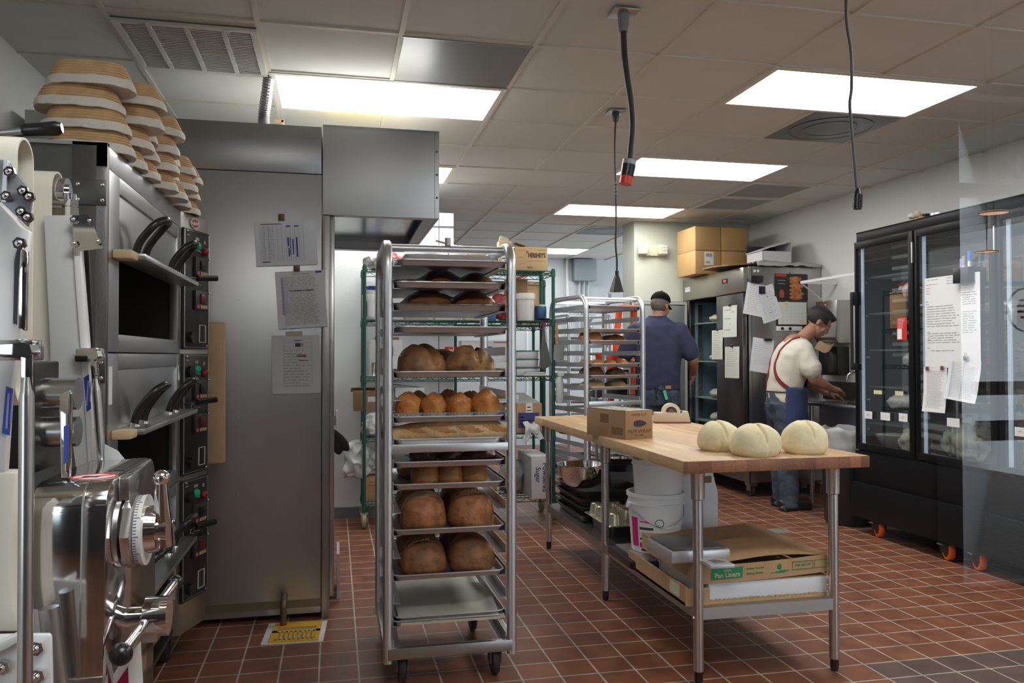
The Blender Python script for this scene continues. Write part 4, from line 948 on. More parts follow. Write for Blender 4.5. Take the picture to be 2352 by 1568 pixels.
# bowl, black trays, muffin tin further back
t = thing('mixing_bowl', 'polished steel mixing bowl on dark pans under the table', 'bowl', (1.555, 4.83, .60))
bc = PX(1337, 1110, 'y', 4.80); bc.z = SZ+.048*3+.05; bs_ = .82
part('bowl_wall', B().lathe([(r_*bs_, z_) for r_, z_ in ((0, 0), (.09, .0), (.13, .02), (.165, .07), (.182, .135), (.195, .138), (.195, .142), (.180, .142), (.16, .075), (.125, .028), (.085, .008), (0, .006))], Mx.Translation(bc), 44), CHROME, t)
dp = mat('dark_baking_pan', (.045, .035, .030), .4, .3, rvar=.1)
for k in range(4):
    w = thing('loaf_pan_set', ['lowest of the four dark stacked pans under the bowl', 'second lowest dark stacked pan under the bowl', 'second highest dark stacked pan under the bowl', 'topmost dark stacked pan, right beneath the bowl'][k], 'baking pan', (1.66, 4.88, SZ+.048*k), 0, 'dark baking pans stacked under the bowl')
    part('pan', B().at(Mx.Translation((1.65+.006*(k % 2), 4.92, SZ+.048*k))).rings([rrect(.36, .52, .03, 0), rrect(.40, .56, .035, .046), rrect(.42, .58, .04, .046), rrect(.42, .58, .04, .042), rrect(.395, .555, .035, .04), rrect(.36, .52, .03, .004)]), dp, w)
one('roasting_pan', B().at(Mx.Translation((1.68, 4.40, SZ+.0))).rings([rrect(.38, .30, .03, 0), rrect(.40, .34, .035, .07), rrect(.42, .36, .04, .07), rrect(.42, .36, .04, .065), rrect(.395, .335, .035, .06), rrect(.38, .3, .03, .006)]), mat('black_pan', (.016, .016, .02), .3, .3), 'deep black pan under the muffin tin', 'pan')
tinm = mat('tin_pale', (.58, .55, .42), .35, .8)
mt = V((1.62, 4.38, SZ+.075))
t = thing('muffin_tin', 'pale metal muffin tin turned upside down under the table', 'muffin tin', mt)
part('tin_plate', B().at(Mx.Translation(mt)).rings([rrect(.33, .44, .02, 0), rrect(.335, .445, .02, .003), rrect(.33, .44, .02, .006)]), tinm, t)
for i in range(3):
    for j in range(4): part('tin_cup', B().lathe([(.046, .005), (.044, .012), (.035, .062), (.028, .067), (0, .066)], Mx.Translation(mt+V((-.105+.105*i, -.16+.107*j, 0))), 20), tinm, t)
t = thing('frying_pan', 'dark frying pan with a long handle behind the muffin tin', 'pan', (1.95, 4.75, SZ+.2))
part('pan_dish', B().lathe([(0, 0), (.12, 0), (.15, .045), (.155, .045), (.125, -.004), (0, -.004)], Mx.Translation((1.85, 5.05, SZ+.26)), 32), BLACKM, t)
part('pan_handle', B().tube([(1.90, 4.92, SZ+.30), (1.94, 4.78, SZ+.30), (1.97, 4.66, SZ+.26)], [.012, .014, .018], 8), BLACKP, t)
part('pan_support', B().bb((1.75, 4.95, SZ), (1.95, 5.15, SZ+.256)), dp, t)
# ---------------------------------------------------------------- notes, clips, scribbles
def note(name, M, w, h, lb, cat='paper', m=PAPER, rows=None, ink=INK, curl=.0, wave=.004, seed=1, grp=None, hand=False):
    """a sheet hanging in M's plane: x right, y up, z towards the viewer; origin at top centre"""
    t = thing(name, lb, cat, M.translation, 0, grp)
    def f(u, v, lift=0):
        x, y = (u-.5)*w, -h*(1-v)
        return M @ V((x, y, .0025+lift+wave*(1+noise.noise(V((u*2, v*3, seed))))*(1-v)+curl*(1-v)**3))
    b = B().grid(f, 8, 12)
    part('sheet', b, m, t, 180)
    if rows:
        groups = {}
        for (x0, x1, y, hh, ik) in rows:
            bq = groups.setdefault(ik.name, (ik, B()))[1]
            if hand and hh < .02 and x1-x0 < .2:
                n = max(3, int((x1-x0)*w/.007)); sd_ = random.Random(int(x0*9999+y*777)); rows_ = []
                pts = [f(x0+(x1-x0)*i/n, 1-(y+hh*(.1+.8*(i % 2))*sd_.uniform(.5, 1.1)), .0008) for i in range(n+1)]
                bq.tube(pts, .0011, 3, False); continue
            bq.grid(lambda u, v: f(x0+(x1-x0)*u, 1-(y+hh*(1-v)), .0008), 4, 1)
        for k, (ik, b) in groups.items(): part({'ink_blue': 'blue_writing', 'ink_red': 'red_writing', 'ink_green': 'green_writing'}.get(k, 'writing'), b, ik, t, 0)
    return t
def lines(x0, x1, y0, y1, n, hh, ik, seed=1, ragged=.3, words=True):
    r = random.Random(seed); out = []
    for k in range(n):
        y = y0+(y1-y0)*k/max(1, n-1); e = x1-(x1-x0)*ragged*r.random(); x = x0
        while x < e-.02:
            w_ = (.05+.12*r.random()) if words else (e-x)
            out.append((x, min(e, x+w_), y, hh, ik)); x += w_+.022
    return out
def clip(M, lb, m=MAGNET, w=.022, h=.026, cat='magnet', d=.008):
    t = thing('magnet' if cat == 'magnet' else 'paper_clip', lb, cat, M.translation)
    part('magnet_block', B().prism([(-w/2, -h/2), (w/2, -h/2), (w/2, h/2), (-w/2, h/2)], .008, .008+d, 'Z', .0015, M), m, t)
    if cat == 'clip': part('clip_arms', B().tube([M @ V((-.006, h*.3, .012)), M @ V((-.008, h*1.0, .014)), M @ V((.008, h*1.0, .014)), M @ V((.006, h*.3, .012))], .0015, 5), STEELD, t)
    return t
def plane(px, py, ax, v, px2, py2, px3, py3):
    """frame from three picture points on one wall plane: origin, a point to the right, a point above"""
    o, x, y = PX(px, py, ax, v), PX(px2, py2, ax, v), PX(px3, py3, ax, v); return fr(o, x-o, y-o), (x-o).length, (y-o).length
# rack oven side: three sheets
def onside(cx, cy, tilt): 
    p = PX(cx, cy, 'y', RY-.002); return fr(p, (1, 0, 0), (0, 0, 1)) @ rotm(0, 0, tilt)
k = 4.15*.976/1846
M = onside(655, 509, 3.2)
rr_ = [(.10, .44, .045, .016, INK)]+[(.08, .80, .09+.0345*i, .0022, INKGY) for i in range(24)]+[(.08+.07*i, .084+.07*i, .09, .80, INKGY) for i in range(11)]+lines(.10, .17, .13, .85, 20, .008, INKGY, 3)+lines(.20, .30, .13, .85, 20, .008, INKGY, 4)+[(.51, .58, .09, .03, INKB), (.64, .71, .09, .03, INKB), (.52, .545, .36, .2, INKB), (.56, .575, .36, .4, INKB), (.60, .62, .40, .35, INKB), (.66, .685, .36, .45, INKB), (.53, .55, .6, .2, INKB), (.10, .23, .9, .02, INK)]
note('paper_sheet', M, 135*k, 100*k, 'wide schedule sheet with a grid and blue handwriting on the steel oven', m=PAPERB, rows=rr_, seed=2, wave=.003)
clip(onside(647, 499, 0), 'brown magnet above the wide schedule sheet', w=.030, h=.030)
M = onside(688, 622, 4.0)
rr_ = lines(.14, .86, .10, .93, 36, .0085, INKGY, 6, .12)+[(.27, .76, .335, .018, INK), (.82, .95, .015, .03, INKB)]+[(.10+.004*(i % 3), .15, .12+.025*i, .010, INKB) for i in range(26)]+[(.35, .70, .05, .012, INKGY)]
note('paper_sheet', M, 108*k, 130*k, 'tilted checklist sheet in the middle with blue tick marks on the steel oven', m=PAPERB, rows=rr_, seed=5, wave=.003)
clip(onside(682, 617, 0), 'brown magnet above the tilted checklist', w=.030, h=.030)
M = onside(679, 770, 1.0)
rr_ = [(.24, .84, .075+.05*i, .003, INKGY) for i in (0, 1, 2, 3, 5, 6, 7, 8, 9, 10, 11, 12, 13, 14, 15, 16)]+[(.24, .245, .075, .8, INKGY), (.836, .84, .075, .8, INKGY), (.49, .60, .135, .06, INK), (.6, .66, .14, .05, INKGY), (.52, .70, .33, .015, INKR), (.56, .76, .425, .014, INKR), (.52, .72, .352, .02, INK), (.46, .62, .085, .012, INK)]+lines(.25, .80, .26, .86, 13, .009, INKGY, 9, .5)
note('paper_sheet', M, 105*k, 132*k, 'printed form in a clear sleeve taped lowest on the steel oven', m=mat('sleeved_paper', (.66, .68, .73), .3), rows=rr_, seed=8, wave=.002)
one('tape_strip', B().prism([(-.04, -.012), (.04, -.012), (.04, .012), (-.04, .012)], .0045, .0055, 'Z', 0, onside(676, 766, 1)), mat('yellowed_tape', (.48, .46, .33), .6), 'yellowed strip of tape above the printed form', 'tape')
# ---------------------------------------------------------------- black glass door fridge
FX, FY0, FY1 = 3.80, 3.26, 5.335
FB = mat('fridge_black', (.006, .006, .007), .38, spec=.12)
t = thing('display_fridge', 'black three-door glass display fridge on orange casters along the right wall', 'fridge', (4.1, 4.3, 0))
fin = mat('fridge_inside_black', (.012, .013, .014), .5, spec=.3)
part('cabinet_shell', B().bb((FX+.04, FY1-.03, .10), (XR-.02, FY1, 2.20)).bb((FX+.04, FY0, .10), (XR-.02, FY0+.03, 2.20)).bb((XR-.05, FY0, .10), (XR-.02, FY1, 2.20)).bb((FX+.04, FY0, 2.15), (XR-.02, FY1, 2.20)).bb((FX+.04, FY0, .55), (XR-.02, FY1, .60)), fin, t)
part('header_strip', B().bb((FX+.035, FY0, 2.155), (FX+.06, FY1, 2.225), .002).bb((FX+.03, FY0, 2.222), (FX+.05, FY1, 2.228)), FB, t)
part('lower_panel', B().bb((FX+.01, FY0, .37), (FX+.05, FY1, .60), .003), FB, t)
part('base_housing', B().bb((FX-.03, FY0, .12), (XR-.05, FY1+.0, .37), .004), FB, t)
for y in (5.09, 4.42, 4.17):
    c = part('caster', B().bb((3.80, y-.03, .11), (3.88, y+.06, .125)).bb((3.80, y-.02, .05), (3.806, y+.05, .115)).bb((3.864, y-.02, .05), (3.87, y+.05, .115)), BLACKM, t)
    M = Mx.Translation((3.835, y+.015, .063)) @ rotm(0, 90, -18)
    part('caster_tyre', B().lathe([(.044, -.019), (.058, -.019), (.0625, -.012), (.0625, .012), (.058, .019), (.044, .019), (.044, -.019)], M, 28, False), ORANGE, c)
    part('caster_hub', B().lathe([(0, -.016), (.044, -.016), (.044, .016), (0, .016)], M, 20).cyl(M @ V((0, 0, -.024)), M @ V((0, 0, .024)), .008), BLACKP, c)
    part('caster_brake', B().bb((3.76, y-.01, .105), (3.80, y+.03, .112)), STEELD, c)
led = mat('door_jamb_light', (.45, .55, .66), .4, emit=(.62, .82, 1), es=.28)
doors = [(4.695, 5.315), (4.005, 4.675), (3.30, 3.985)]
dz0, dz1 = .615, 2.15
for i, (y0, y1) in enumerate(doors):
    d = part('fridge_door', B().bb((FX, y0, dz0), (FX+.035, y0+.045, dz1), .002).bb((FX, y1-.02, dz0), (FX+.035, y1, dz1), .002).bb((FX, y0+.045, dz0), (FX+.035, y1-.02, dz0+.045), .002).bb((FX, y0+.045, dz1-.05), (FX+.035, y1-.02, dz1), .002), FB, t)
    part('door_pane', B().quad((FX+.012, y0+.045, dz0+.045), (FX+.012, y1-.02, dz0+.045), (FX+.012, y1-.02, dz1-.05), (FX+.012, y0+.045, dz1-.05)), DGLASS, d, 0)
    part('jamb_light', B().bb((FX+.036, y1-.055, dz0+.03), (FX+.045, y1-.028, dz1-.05)), led, d)
    hy = y1-.03 if i == 0 else y1+.0
    if i == 0: part('door_pull', B().cyl((FX-.035, y1-.015, 1.22), (FX-.035, y1-.015, 1.72), .011).bb((FX-.04, y1-.03, 1.20), (FX, y1, 1.25), .003).bb((FX-.04, y1-.03, 1.68), (FX, y1, 1.78), .003), BLACKP, d)
    if i < 2: part('hinge_bar', B().bb((FX-.012, y0-.012, 1.93), (FX+.0, y0-.002, 2.07)), ALU, d)
part('door_mullion', B().bb((FX+.036, 4.675, .6), (FX+.09, 4.695, 2.15)).bb((FX+.036, 3.985, .6), (FX+.09, 4.005, 2.15)), FB, t)
b = B()
for y0, y1 in doors:
    for k in range(5):
        z = .80+.27*k; b.bb((FX+.10, y0+.03, z), (XR-.06, y0+.035, z+.01)).bb((FX+.10, y1-.035, z), (XR-.06, y1-.03, z+.01)).bb((FX+.10, y0+.03, z), (FX+.106, y1-.03, z+.012))
        for j in range(9): b.bb((FX+.14+.055*j, y0+.03, z), (FX+.144+.055*j, y1-.03, z+.006))
part('wire_shelves', b, mat('shelf_wire_grey', (.14, .14, .14), .5, .5), t)
b = B()
for (px, py) in ((1986, 650), (1988, 726), (1992, 820), (1993, 917), (1992, 984)): q = PX(px, py, 'x', FX+.09); b.bb((q.x, q.y-.028, q.z-.006), (q.x+.002, q.y+.028, q.z+.006))
part('shelf_clips', b, mat('clip_grey', (.4, .41, .42), .5), t)
wrapm = mat('wrapped_food', (.42, .41, .35), .35, var=.2, vscale=20, bump=.4, bscale=25)
def bagged(name, c, d, lb, seed, cat, m=wrapm, n=4):
    b = B().sph((0, 0, 0), 1, (1, 1, 1), n); b.warp(lambda v: V((v.x*d[0], v.y*d[1], max(-.6, v.z)*d[2]))+V((noise.noise(v*2.2+V((seed, 0, 0))), noise.noise(v*2.2+V((0, seed, 0))), noise.noise(v*2.4+V((0, 0, seed)))))*d[2]*.22)
    zmin = min(v.z for v in b.v); b.warp(lambda v: v+V((c[0], c[1], c[2]-zmin))); return one(name, b, m, lb, cat, c, smooth=180)
bw = mat('bowl_film_wrapped', (.40, .41, .38), .2, .2, bump=.4, bscale=30)
t2 = thing('wrapped_bowl', 'film wrapped bowl behind the first glass fridge door, lowest shelf', 'bowl', (3.99, 5.13, .63))
part('bowl', B().lathe([(.05, 0), (.08, .02), (.118, .07), (.13, .10), (.122, .105), (0, .115)], Mx.Translation((3.99, 5.13, .63)), 32), bw, t2)
part('bowl_stand', B().bb((3.86, 4.75, .60), (4.3, 5.28, .63)), fin, t2)
bagged('wrapped_dough', (3.98, 4.90, .63), (.11, .10, .10), 'wrapped pale dough beside the film wrapped bowl in the fridge', 3, 'dough')
bagged('wrapped_dough', (3.95, 4.97, .93), (.10, .14, .06), 'wrapped greenish dough roll above the white notes in the fridge', 5, 'dough')
bagged('wrapped_dough', (3.95, 4.85, 1.23), (.09, .08, .06), 'small wrapped dough on the middle fridge shelf', 6, 'dough')
bagged('wrapped_dough', (3.95, 4.83, 1.70), (.09, .09, .075), 'pink wrapped bag high behind the first fridge door', 7, 'bag', mat('pink_bag', (.50, .30, .28), .4))
bagged('salad_bag', (3.98, 4.40, .63), (.12, .22, .15), 'large clear bag of pale greens low behind the second fridge door', 9, 'bag', mat('pale_greens', (.34, .36, .28), .4, var=.25, vscale=16, bump=.5, bscale=20))
# rack with trays inside the first door
b = B()
for k in range(11): b.bb((3.94, 4.74, .95+.078*k+.35), (4.40, 5.08, .956+.078*k+.35)).bb((3.94, 4.74, .956+.078*k+.35), (3.945, 5.08, .972+.078*k+.35))
one('tray_insert', b, mat('insert_grey', (.20, .205, .21), .45, .5), 'stack of shallow grey trays inside the first fridge door', 'tray rack')
def onface(px, py): p = PX(px, py, 'x', FX-.0015); return fr(p, (0, -1, 0), (0, 0, 1))
def sz(px, py, w, h):
    a = PX(px-w/2, py, 'x', FX); c = PX(px+w/2, py, 'x', FX); e = PX(px, py+h, 'x', FX); o = PX(px, py, 'x', FX); return abs(a.y-c.y), abs(o.z-e.z)
for px, py, w, h, m, lb in ((1995, 944, 18, 17, PAPER, 'small white note low on the first fridge door, closest to the wall corner'), (2034, 947, 22, 18, PAPER, 'plain white note in the middle of the three low notes'), (2075, 949, 20, 19, PAPER, 'small scribbled white note nearest the door hinge'), (2017, 896, 19, 9, mat('pale_yellow_note', (.66, .62, .42), .7), 'pale yellow strip above the low white notes, left one'), (2066, 898, 19, 10, MATS['pale_yellow_note'], 'pale yellow strip above the low white notes, right one'), (2190, 960, 29, 20, PAPER, 'white blank note under the hanging pages on the second door'), (2345, 981, 28, 21, PAPER, 'scribbled white note at the picture edge on the third fridge door')):
    W, H = sz(px, py, w, h); note('paper_note', onface(px, py), W, H, lb, 'note', m, [(.3, .45, .5, .015, INKR), (.42, .6, .4, .015, INKR), (.5, .75, .58, .015, INKR)] if 'scribbled' in lb or 'closest' in lb else None, wave=.0005, hand=True)
W, H = sz(2072, 729, 23, 52)
note('red_card', onface(2072, 729), W, H, 'red warning card with white text on the first fridge door', 'card', mat('card_red', (.60, .02, .02), .4), lines(.1, .9, .06, .45, 7, .02, PAPER, 3, .4)+[(.05, .5, .5, .45, PAPER)]+lines(.12, .42, .6, .8, 3, .03, INKGY, 4), wave=.0003)
# whiteboard sheet
def fpt(px, py): return PX(px, py, 'x', FX-.002)
W, H = sz(2185, 634, 127, 212)
M = fr(fpt(2185, 630), fpt(2248, 620)-fpt(2122, 642), (0, 0, 1))
M = fr(fpt(2185, 632), (0, -1, 0), (0, 0, 1))
hand = lines(.03, .12, .11, .17, 3, .012, INKR, 1)+[(.02, .26, .075, .004, INKR)]+lines(.02, .10, .26, .29, 2, .012, INKB, 2)+lines(.04, .66, .32, .54, 9, .011, INK, 5, .25)+lines(.05, .70, .62, .72, 5, .011, INK, 7, .3)+lines(.04, .10, .60, .78, 3, .014, INK, 8)+lines(.12, .58, .81, .86, 1, .012, INK, 4)+lines(.42, .60, .02, .08, 3, .012, INKB, 9)+lines(.66, .85, .10, .22, 6, .011, INKGY, 10)+lines(.70, .96, .20, .32, 6, .011, INK, 12)+lines(.70, .95, .40, .62, 10, .012, INKG, 14)+lines(.05, .35, .02, .04, 1, .012, INKG, 15)
hand = [h for h in hand]
note('whiteboard_sheet', M, W, H, 'large white sheet of handwritten notes on the second fridge door', 'notice', mat('whiteboard', (.80, .81, .82), .35), hand, wave=.001, hand=True)
W, H = sz(2149, 845, 53, 103)
note('paper_sheet', onface(2149, 843), W, H, 'curling printed page under two brown magnets on the second fridge door', m=PAPER, rows=lines(.15, .85, .08, .9, 30, .008, INKGY, 4, .2), wave=.008, curl=.012)
W, H = sz(2215, 828, 74, 95)
note('paper_sheet', onface(2217, 826) @ rotm(0, 0, -5), W, H, 'tilted form under a silver clip on the second fridge door', m=PAPERB, rows=[(.15, .16, .05, .9, INKGY), (.5, .51, .05, .9, INKGY)]+lines(.1, .9, .08, .92, 24, .006, INKGY, 5, .1, False), wave=.010, curl=.02)
clip(onface(2133, 846), 'brown magnet on the curling page nearest the door frame'); clip(onface(2167, 845), 'brown magnet on the curling page next to the tilted form')
clip(onface(2222, 822), 'silver clip holding the tilted form', STEEL, .035, .03, 'clip')
q = fpt(2222, 650); t2 = thing('marker_box', 'black magnetic marker box above the whiteboard sheet', 'pen holder', q)
part('box', B().bb((FX-.055, q.y-.065, q.z-.0), (FX-.008, q.y+.06, q.z+.095), .003), BLACKM, t2)
for k, (dy, c, hh) in enumerate(((.02, (.30, .36, .7), .15), (-.0, (.45, .30, .34), .165), (-.045, (.05, .18, .7), .19))):
    w_ = thing('marker_pen', ['pale blue marker pen in the black box', 'violet and white marker pen in the black box', 'bright blue marker pen in the black box'][k], 'pen', (FX-.03, q.y+dy, q.z))
    part('barrel', B().cyl((FX-.03, q.y+dy, q.z+.005), (FX-.035, q.y+dy-.01, q.z+hh-.04), .009), WHITE, w_); part('pen_cap', B().cyl((FX-.034, q.y+dy-.008, q.z+hh-.06), (FX-.036, q.y+dy-.012, q.z+hh), .010), mat('pen_%s' % 'abc'[k], c, .35), w_)
# things on the fridge roof
ft_ = 2.2
t2 = thing('noodle_bundle', 'bag of pale noodles lying on the black fridge roof', 'food bag', (3.98, 4.95, ft_))
b = B()
for k in range(22): b.cyl((3.93+.004*k, 5.02+.003*(k % 5), ft_+.012+.010*(k % 4)), (3.93+.004*k+rnd.uniform(-.02, .02), 4.78, ft_+.018+.012*(k % 4)), .006, n=6)
part('noodles', b, mat('noodle_cream', (.62, .56, .36), .6), t2); part('bag_tie', B().sph((3.97, 4.80, ft_+.045), .035, (1, 1, .9)), mat('bag_orange', (.62, .22, .06), .45), t2)
bagged('snack_bag', (3.99, 4.90, ft_+.07), (.035, .055, .03), 'crumpled white and red packet on the noodle bag', 4, 'packet', mat('packet_pinkish', (.60, .42, .38), .4, col2=(.75, .72, .68), vscale=25))
one('round_tin', B().cyl((3.99, 4.68, ft_), (3.99, 4.68, ft_+.07), .045, n=24), ALU, 'low silver tin on the black fridge roof', 'tin')
one('glass_jar', B().lathe([(.0, 0), (.035, 0), (.04, .01), (.04, .06), (.03, .075), (.03, .085), (0, .085)], Mx.Translation((3.99, 4.80, ft_)), 24), BLACKP, 'small dark jar between the packet and the silver tin', 'jar')
# trash can
t2 = thing('trash_can', 'black trash can with a gathered clear liner by the glass fridge', 'trash can', (3.93, 5.62, 0))
part('can_body', B().lathe([(0, .0), (.16, 0), (.175, .02), (.195, .60), (.185, .60), (.165, .03), (0, .02)], Mx.Translation((3.93, 5.60, 0)), 28), BLACKM, t2)
rows = []
for r, z in ((.197, .50), (.205, .56), (.205, .62), (.195, .66), (.205, .70), (.198, .74), (.17, .745), (.17, .60), (.165, .5)): rows.append([(3.93+r*(1+.05*math.sin(9*a+z*30))*math.cos(a), 5.60+r*(1+.05*math.sin(7*a+z*25))*math.sin(a), z+.012*math.sin(5*a+z*20)) for a in [2*PI*k/72 for k in range(72)]])
part('bag_liner', B().rings(rows, True, False).noisy(.012, 16, 2), mat('cloudy_bag', (.50, .50, .51), .25, alpha=.72, bump=.5, bscale=18), t2, 180)
# ---------------------------------------------------------------- sink corner
t2 = thing('hand_sink', 'stainless hand sink counter with dark backsplash on the right wall', 'sink', (4.2, 6.0, 0))
sy0, sy1, sx0 = 5.42, 6.36, 4.02
part('counter_top', B().bb((sx0+.02, sy0, .885), (sx0+.09, sy1, .905)).bb((4.38, sy0, .885), (4.47, sy1, .905)).bb((sx0+.09, sy0, .885), (4.38, sy0+.12, .905)).bb((sx0+.09, sy1-.12, .885), (4.38, sy1, .905)), STEELD, t2)
part('rolled_rim', B().cyl((sx0+.012, sy0, .893), (sx0+.012, sy1, .893), .018, n=14).sph((sx0+.012, sy1, .893), .018), STEEL, t2)
part('basin', B().bb((sx0+.09, sy0+.12, .70), (4.38, sy1-.12, .705)).bb((sx0+.085, sy0+.12, .70), (sx0+.09, sy1-.12, .89)).bb((4.38, sy0+.12, .70), (4.385, sy1-.12, .89)).bb((sx0+.09, sy0+.115, .70), (4.38, sy0+.12, .89)).bb((sx0+.09, sy1-.12, .70), (4.38, sy1-.115, .89)), STEELD, t2)
part('backsplash', B().bb((4.455, sy0, .905), (4.475, sy1+.35, 1.07)), mat('backsplash_dark', (.16, .16, .16), .35, 1), t2)
for x, y in ((sx0+.05, sy0+.06), (sx0+.05, sy1-.06), (4.42, sy1-.06)):
    part('leg', B().cyl((x, y, .03), (x, y, .885), .019, n=14).cyl((x, y, 0), (x, y, .05), .014), STEEL, t2)
t2 = thing('faucet', 'chrome gooseneck faucet at the hand sink', 'faucet', (4.41, 6.02, .905))
part('spout', B().tube(smooth_pts([(4.42, 6.02, .905), (4.42, 6.02, 1.06), (4.41, 6.03, 1.13), (4.36, 6.06, 1.165), (4.30, 6.09, 1.15), (4.28, 6.10, 1.10), (4.28, 6.10, 1.08)], 6), .011, 12), CHROME, t2)
part('faucet_base', B().bb((4.39, 5.88, .905), (4.45, 6.16, .93), .008), CHROME, t2)
for y in (5.92, 6.12): part('faucet_lever', B().cyl((4.42, y, .93), (4.42, y, .96), .016).cyl((4.42, y, .955), (4.36, y-.03, .965), .006), CHROME, t2)
sd = mat('dispenser_steel', (.48, .47, .45), .32, 1)
t2 = thing('towel_dispenser', 'stainless paper towel dispenser on the wall above the sink', 'towel dispenser', (4.42, 6.5, 1.43))
part('dispenser_case', B().prism([(4.48, 1.42), (4.34, 1.42), (4.31, 1.47), (4.33, 1.80), (4.48, 1.80)], 6.30, 6.62, 'Y', .003), sd, t2)
part('towel', B().grid(lambda u, v: V((4.33-.05*v, 6.34+.24*u, 1.42-.07*v-.02*math.sin(u*5))), 8, 4, .002), mat('kraft_towel', (.42, .28, .16), .8), t2)
part('dispenser_label', B().bb((4.312, 6.40, 1.53), (4.314, 6.50, 1.57)), INKB, t2); part('lock_button', B().cyl((4.325, 6.46, 1.765), (4.32, 6.46, 1.765), .008), CHROME, t2)
t2 = thing('soap_dispenser', 'black wall dispenser between the steel towel box and the faucet', 'dispenser', (4.42, 6.5, 1.17))
part('dispenser_case', B().bb((4.35, 6.34, 1.13), (4.478, 6.62, 1.385), .01), BLACKP, t2)
part('dispenser_window', B().bb((4.347, 6.38, 1.16), (4.351, 6.47, 1.36), .001), mat('window_smoke', (.05, .05, .055), .15), t2)
one('water_pitcher', B().lathe([(0, 0), (.06, 0), (.07, .01), (.08, .30), (.074, .30), (.065, .015), (0, .01)], Mx.Translation((4.16, 5.52, .905)), 24), mat('frosted_plastic', (.55, .58, .60), .35, alpha=.8), 'frosted plastic container on the sink edge by the glass fridge', 'container')
one('wall_shelf_rail', B().bb((4.10, 5.45, 1.955), (4.115, 6.52, 1.978)).bb((4.10, 6.505, 1.955), (4.47, 6.52, 1.978)).cyl((4.11, 6.50, 1.955), (4.47, 6.50, 1.70), .007, n=8), WHITEP, 'white slotted wall shelf with a slanted brace above the sink', 'shelf')
# ---------------------------------------------------------------- tall two-door fridge
QX, QY0, QY1 = 3.715, 6.75, 8.06
t = thing('reach_in_fridge', 'tall stainless two-door fridge with one door open and cartons on top', 'fridge', (4.1, 7.4, 0))
STF = mat('fridge_steel', (.46, .46, .45), .30, 1, stretch=(1, 1, 30), vscale=3, rvar=.06)
DKS = mat('fridge_door_dark_steel', (.20, .20, .20), .30, 1, rvar=.08, vscale=3)
qz0, qz1 = .14, 2.13
part('side_panel', B().bb((QX+.01, QY0, qz0), (XR-.01, QY0+.02, qz1), .001), STF, t)
part('cabinet_body', B().bb((XR-.04, QY0+.02, qz0), (XR-.01, QY1, qz1)).bb((QX+.01, QY1-.02, qz0), (XR-.04, QY1, qz1)).bb((QX+.01, QY0+.02, qz1-.03), (XR-.04, QY1-.02, qz1)).bb((QX+.01, QY0+.02, qz0), (XR-.04, QY1-.02, qz0+.12)), DKS, t)
part('side_seam', B().bb((QX+.035, QY0-.001, qz0), (QX+.04, QY0, qz1)), INK, t)
hp = part('header_panel', B().bb((QX-.045, QY0+.0, 1.895), (QX+.01, QY1, 2.12), .002), mat('header_warm_steel', (.46, .44, .39), .36, 1, rvar=.05), t)
part('temperature_display', B().bb((QX-.050, 7.05, 2.0), (QX-.044, 7.16, 2.045)), BLACKP, hp); part('red_digits', B().bb((QX-.052, 7.08, 2.012), (QX-.049, 7.12, 2.034)), mat('red_led', (.5, .03, .05), .4, emit=(1, .1, .15), es=.8), hp)
part('header_sticker', B().bb((QX-.047, 7.88, 1.985), (QX-.0445, 8.0, 2.035)), PAPER, hp)
iv = mat('fridge_interior_blue_lit', (.20, .32, .42), .35, .4, var=.05)  # blue light inside the cabinet is put into the lining colour
part('interior_lining', B().bb((QX+.08, 8.02, .28), (XR-.05, 8.035, 1.88)).bb((XR-.06, 7.33, .28), (XR-.045, 8.03, 1.88)).bb((QX+.02, 7.31, .28), (XR-.05, 7.33, 1.88)), iv, t)
part('front_stile', B().bb((QX, 7.28, .26), (QX+.02, 7.34, 1.895)).bb((QX, 8.0, .26), (QX+.02, 8.06, 1.895)).bb((QX, QY0, .14), (QX+.02, QY1, .27)), STF, t)
b = B().bb((QX+.10, 8.0, .3), (QX+.15, 8.018, 1.85)).bb((QX+.40, 8.0, .3), (QX+.45, 8.018, 1.85))
part('shelf_pilaster', b, STF, t)
b = B()
for k in range(22): b.cyl((QX+.125, 7.999, .36+.066*k), (QX+.125, 8.0, .36+.066*k), .009, n=8)
part('pilaster_holes', b, INK, t)
for k, z in enumerate((.62, .86, 1.24, 1.64)): part('inner_shelf', B().bb((QX+.06, 7.36, z), (XR-.08, 8.0, z+.012)), mat('shelf_greenish', (.25, .36, .33), .4, .3), t)
rd = part('fridge_door', B().bb((QX-.045, QY0+.015, .28), (QX, 7.285, 1.885), .003), DKS, t)
od = part('open_door', B().bb((QX-.66, QY1-.07, .28), (QX-.02, QY1-.015, 1.885), .003), DKS, t)
part('door_liner', B().bb((QX-.63, QY1-.078, .33), (QX-.06, QY1-.07, 1.84), .002), mat('liner_steel', (.34, .37, .36), .42, .6), od)
part('door_gasket', B().bb((QX-.655, QY1-.082, .285), (QX-.635, QY1-.068, 1.88)).bb((QX-.06, QY1-.082, .285), (QX-.035, QY1-.068, 1.88)).bb((QX-.63, QY1-.082, 1.85), (QX-.06, QY1-.068, 1.88)), mat('gasket_grey', (.42, .43, .40), .5), od)
for x, y in ((QX+.08, QY0+.10), (QX+.08, QY1-.10), (4.38, QY0+.10)):
    c = part('caster', B().bb((x-.04, y-.04, .10), (x+.04, y+.05, .14)).bb((x-.025, y-.02, .05), (x-.02, y+.05, .11)).bb((x+.02, y-.02, .05), (x+.025, y+.05, .11)), STEELD, t)
    part('caster_wheel', B().cyl((x-.014, y+.015, .055), (x+.014, y+.015, .055), .055, n=22), RUBBER, c)
dgw = mat('wrapped_dough_yellow', (.58, .53, .36), .35, bump=.3, bscale=30)
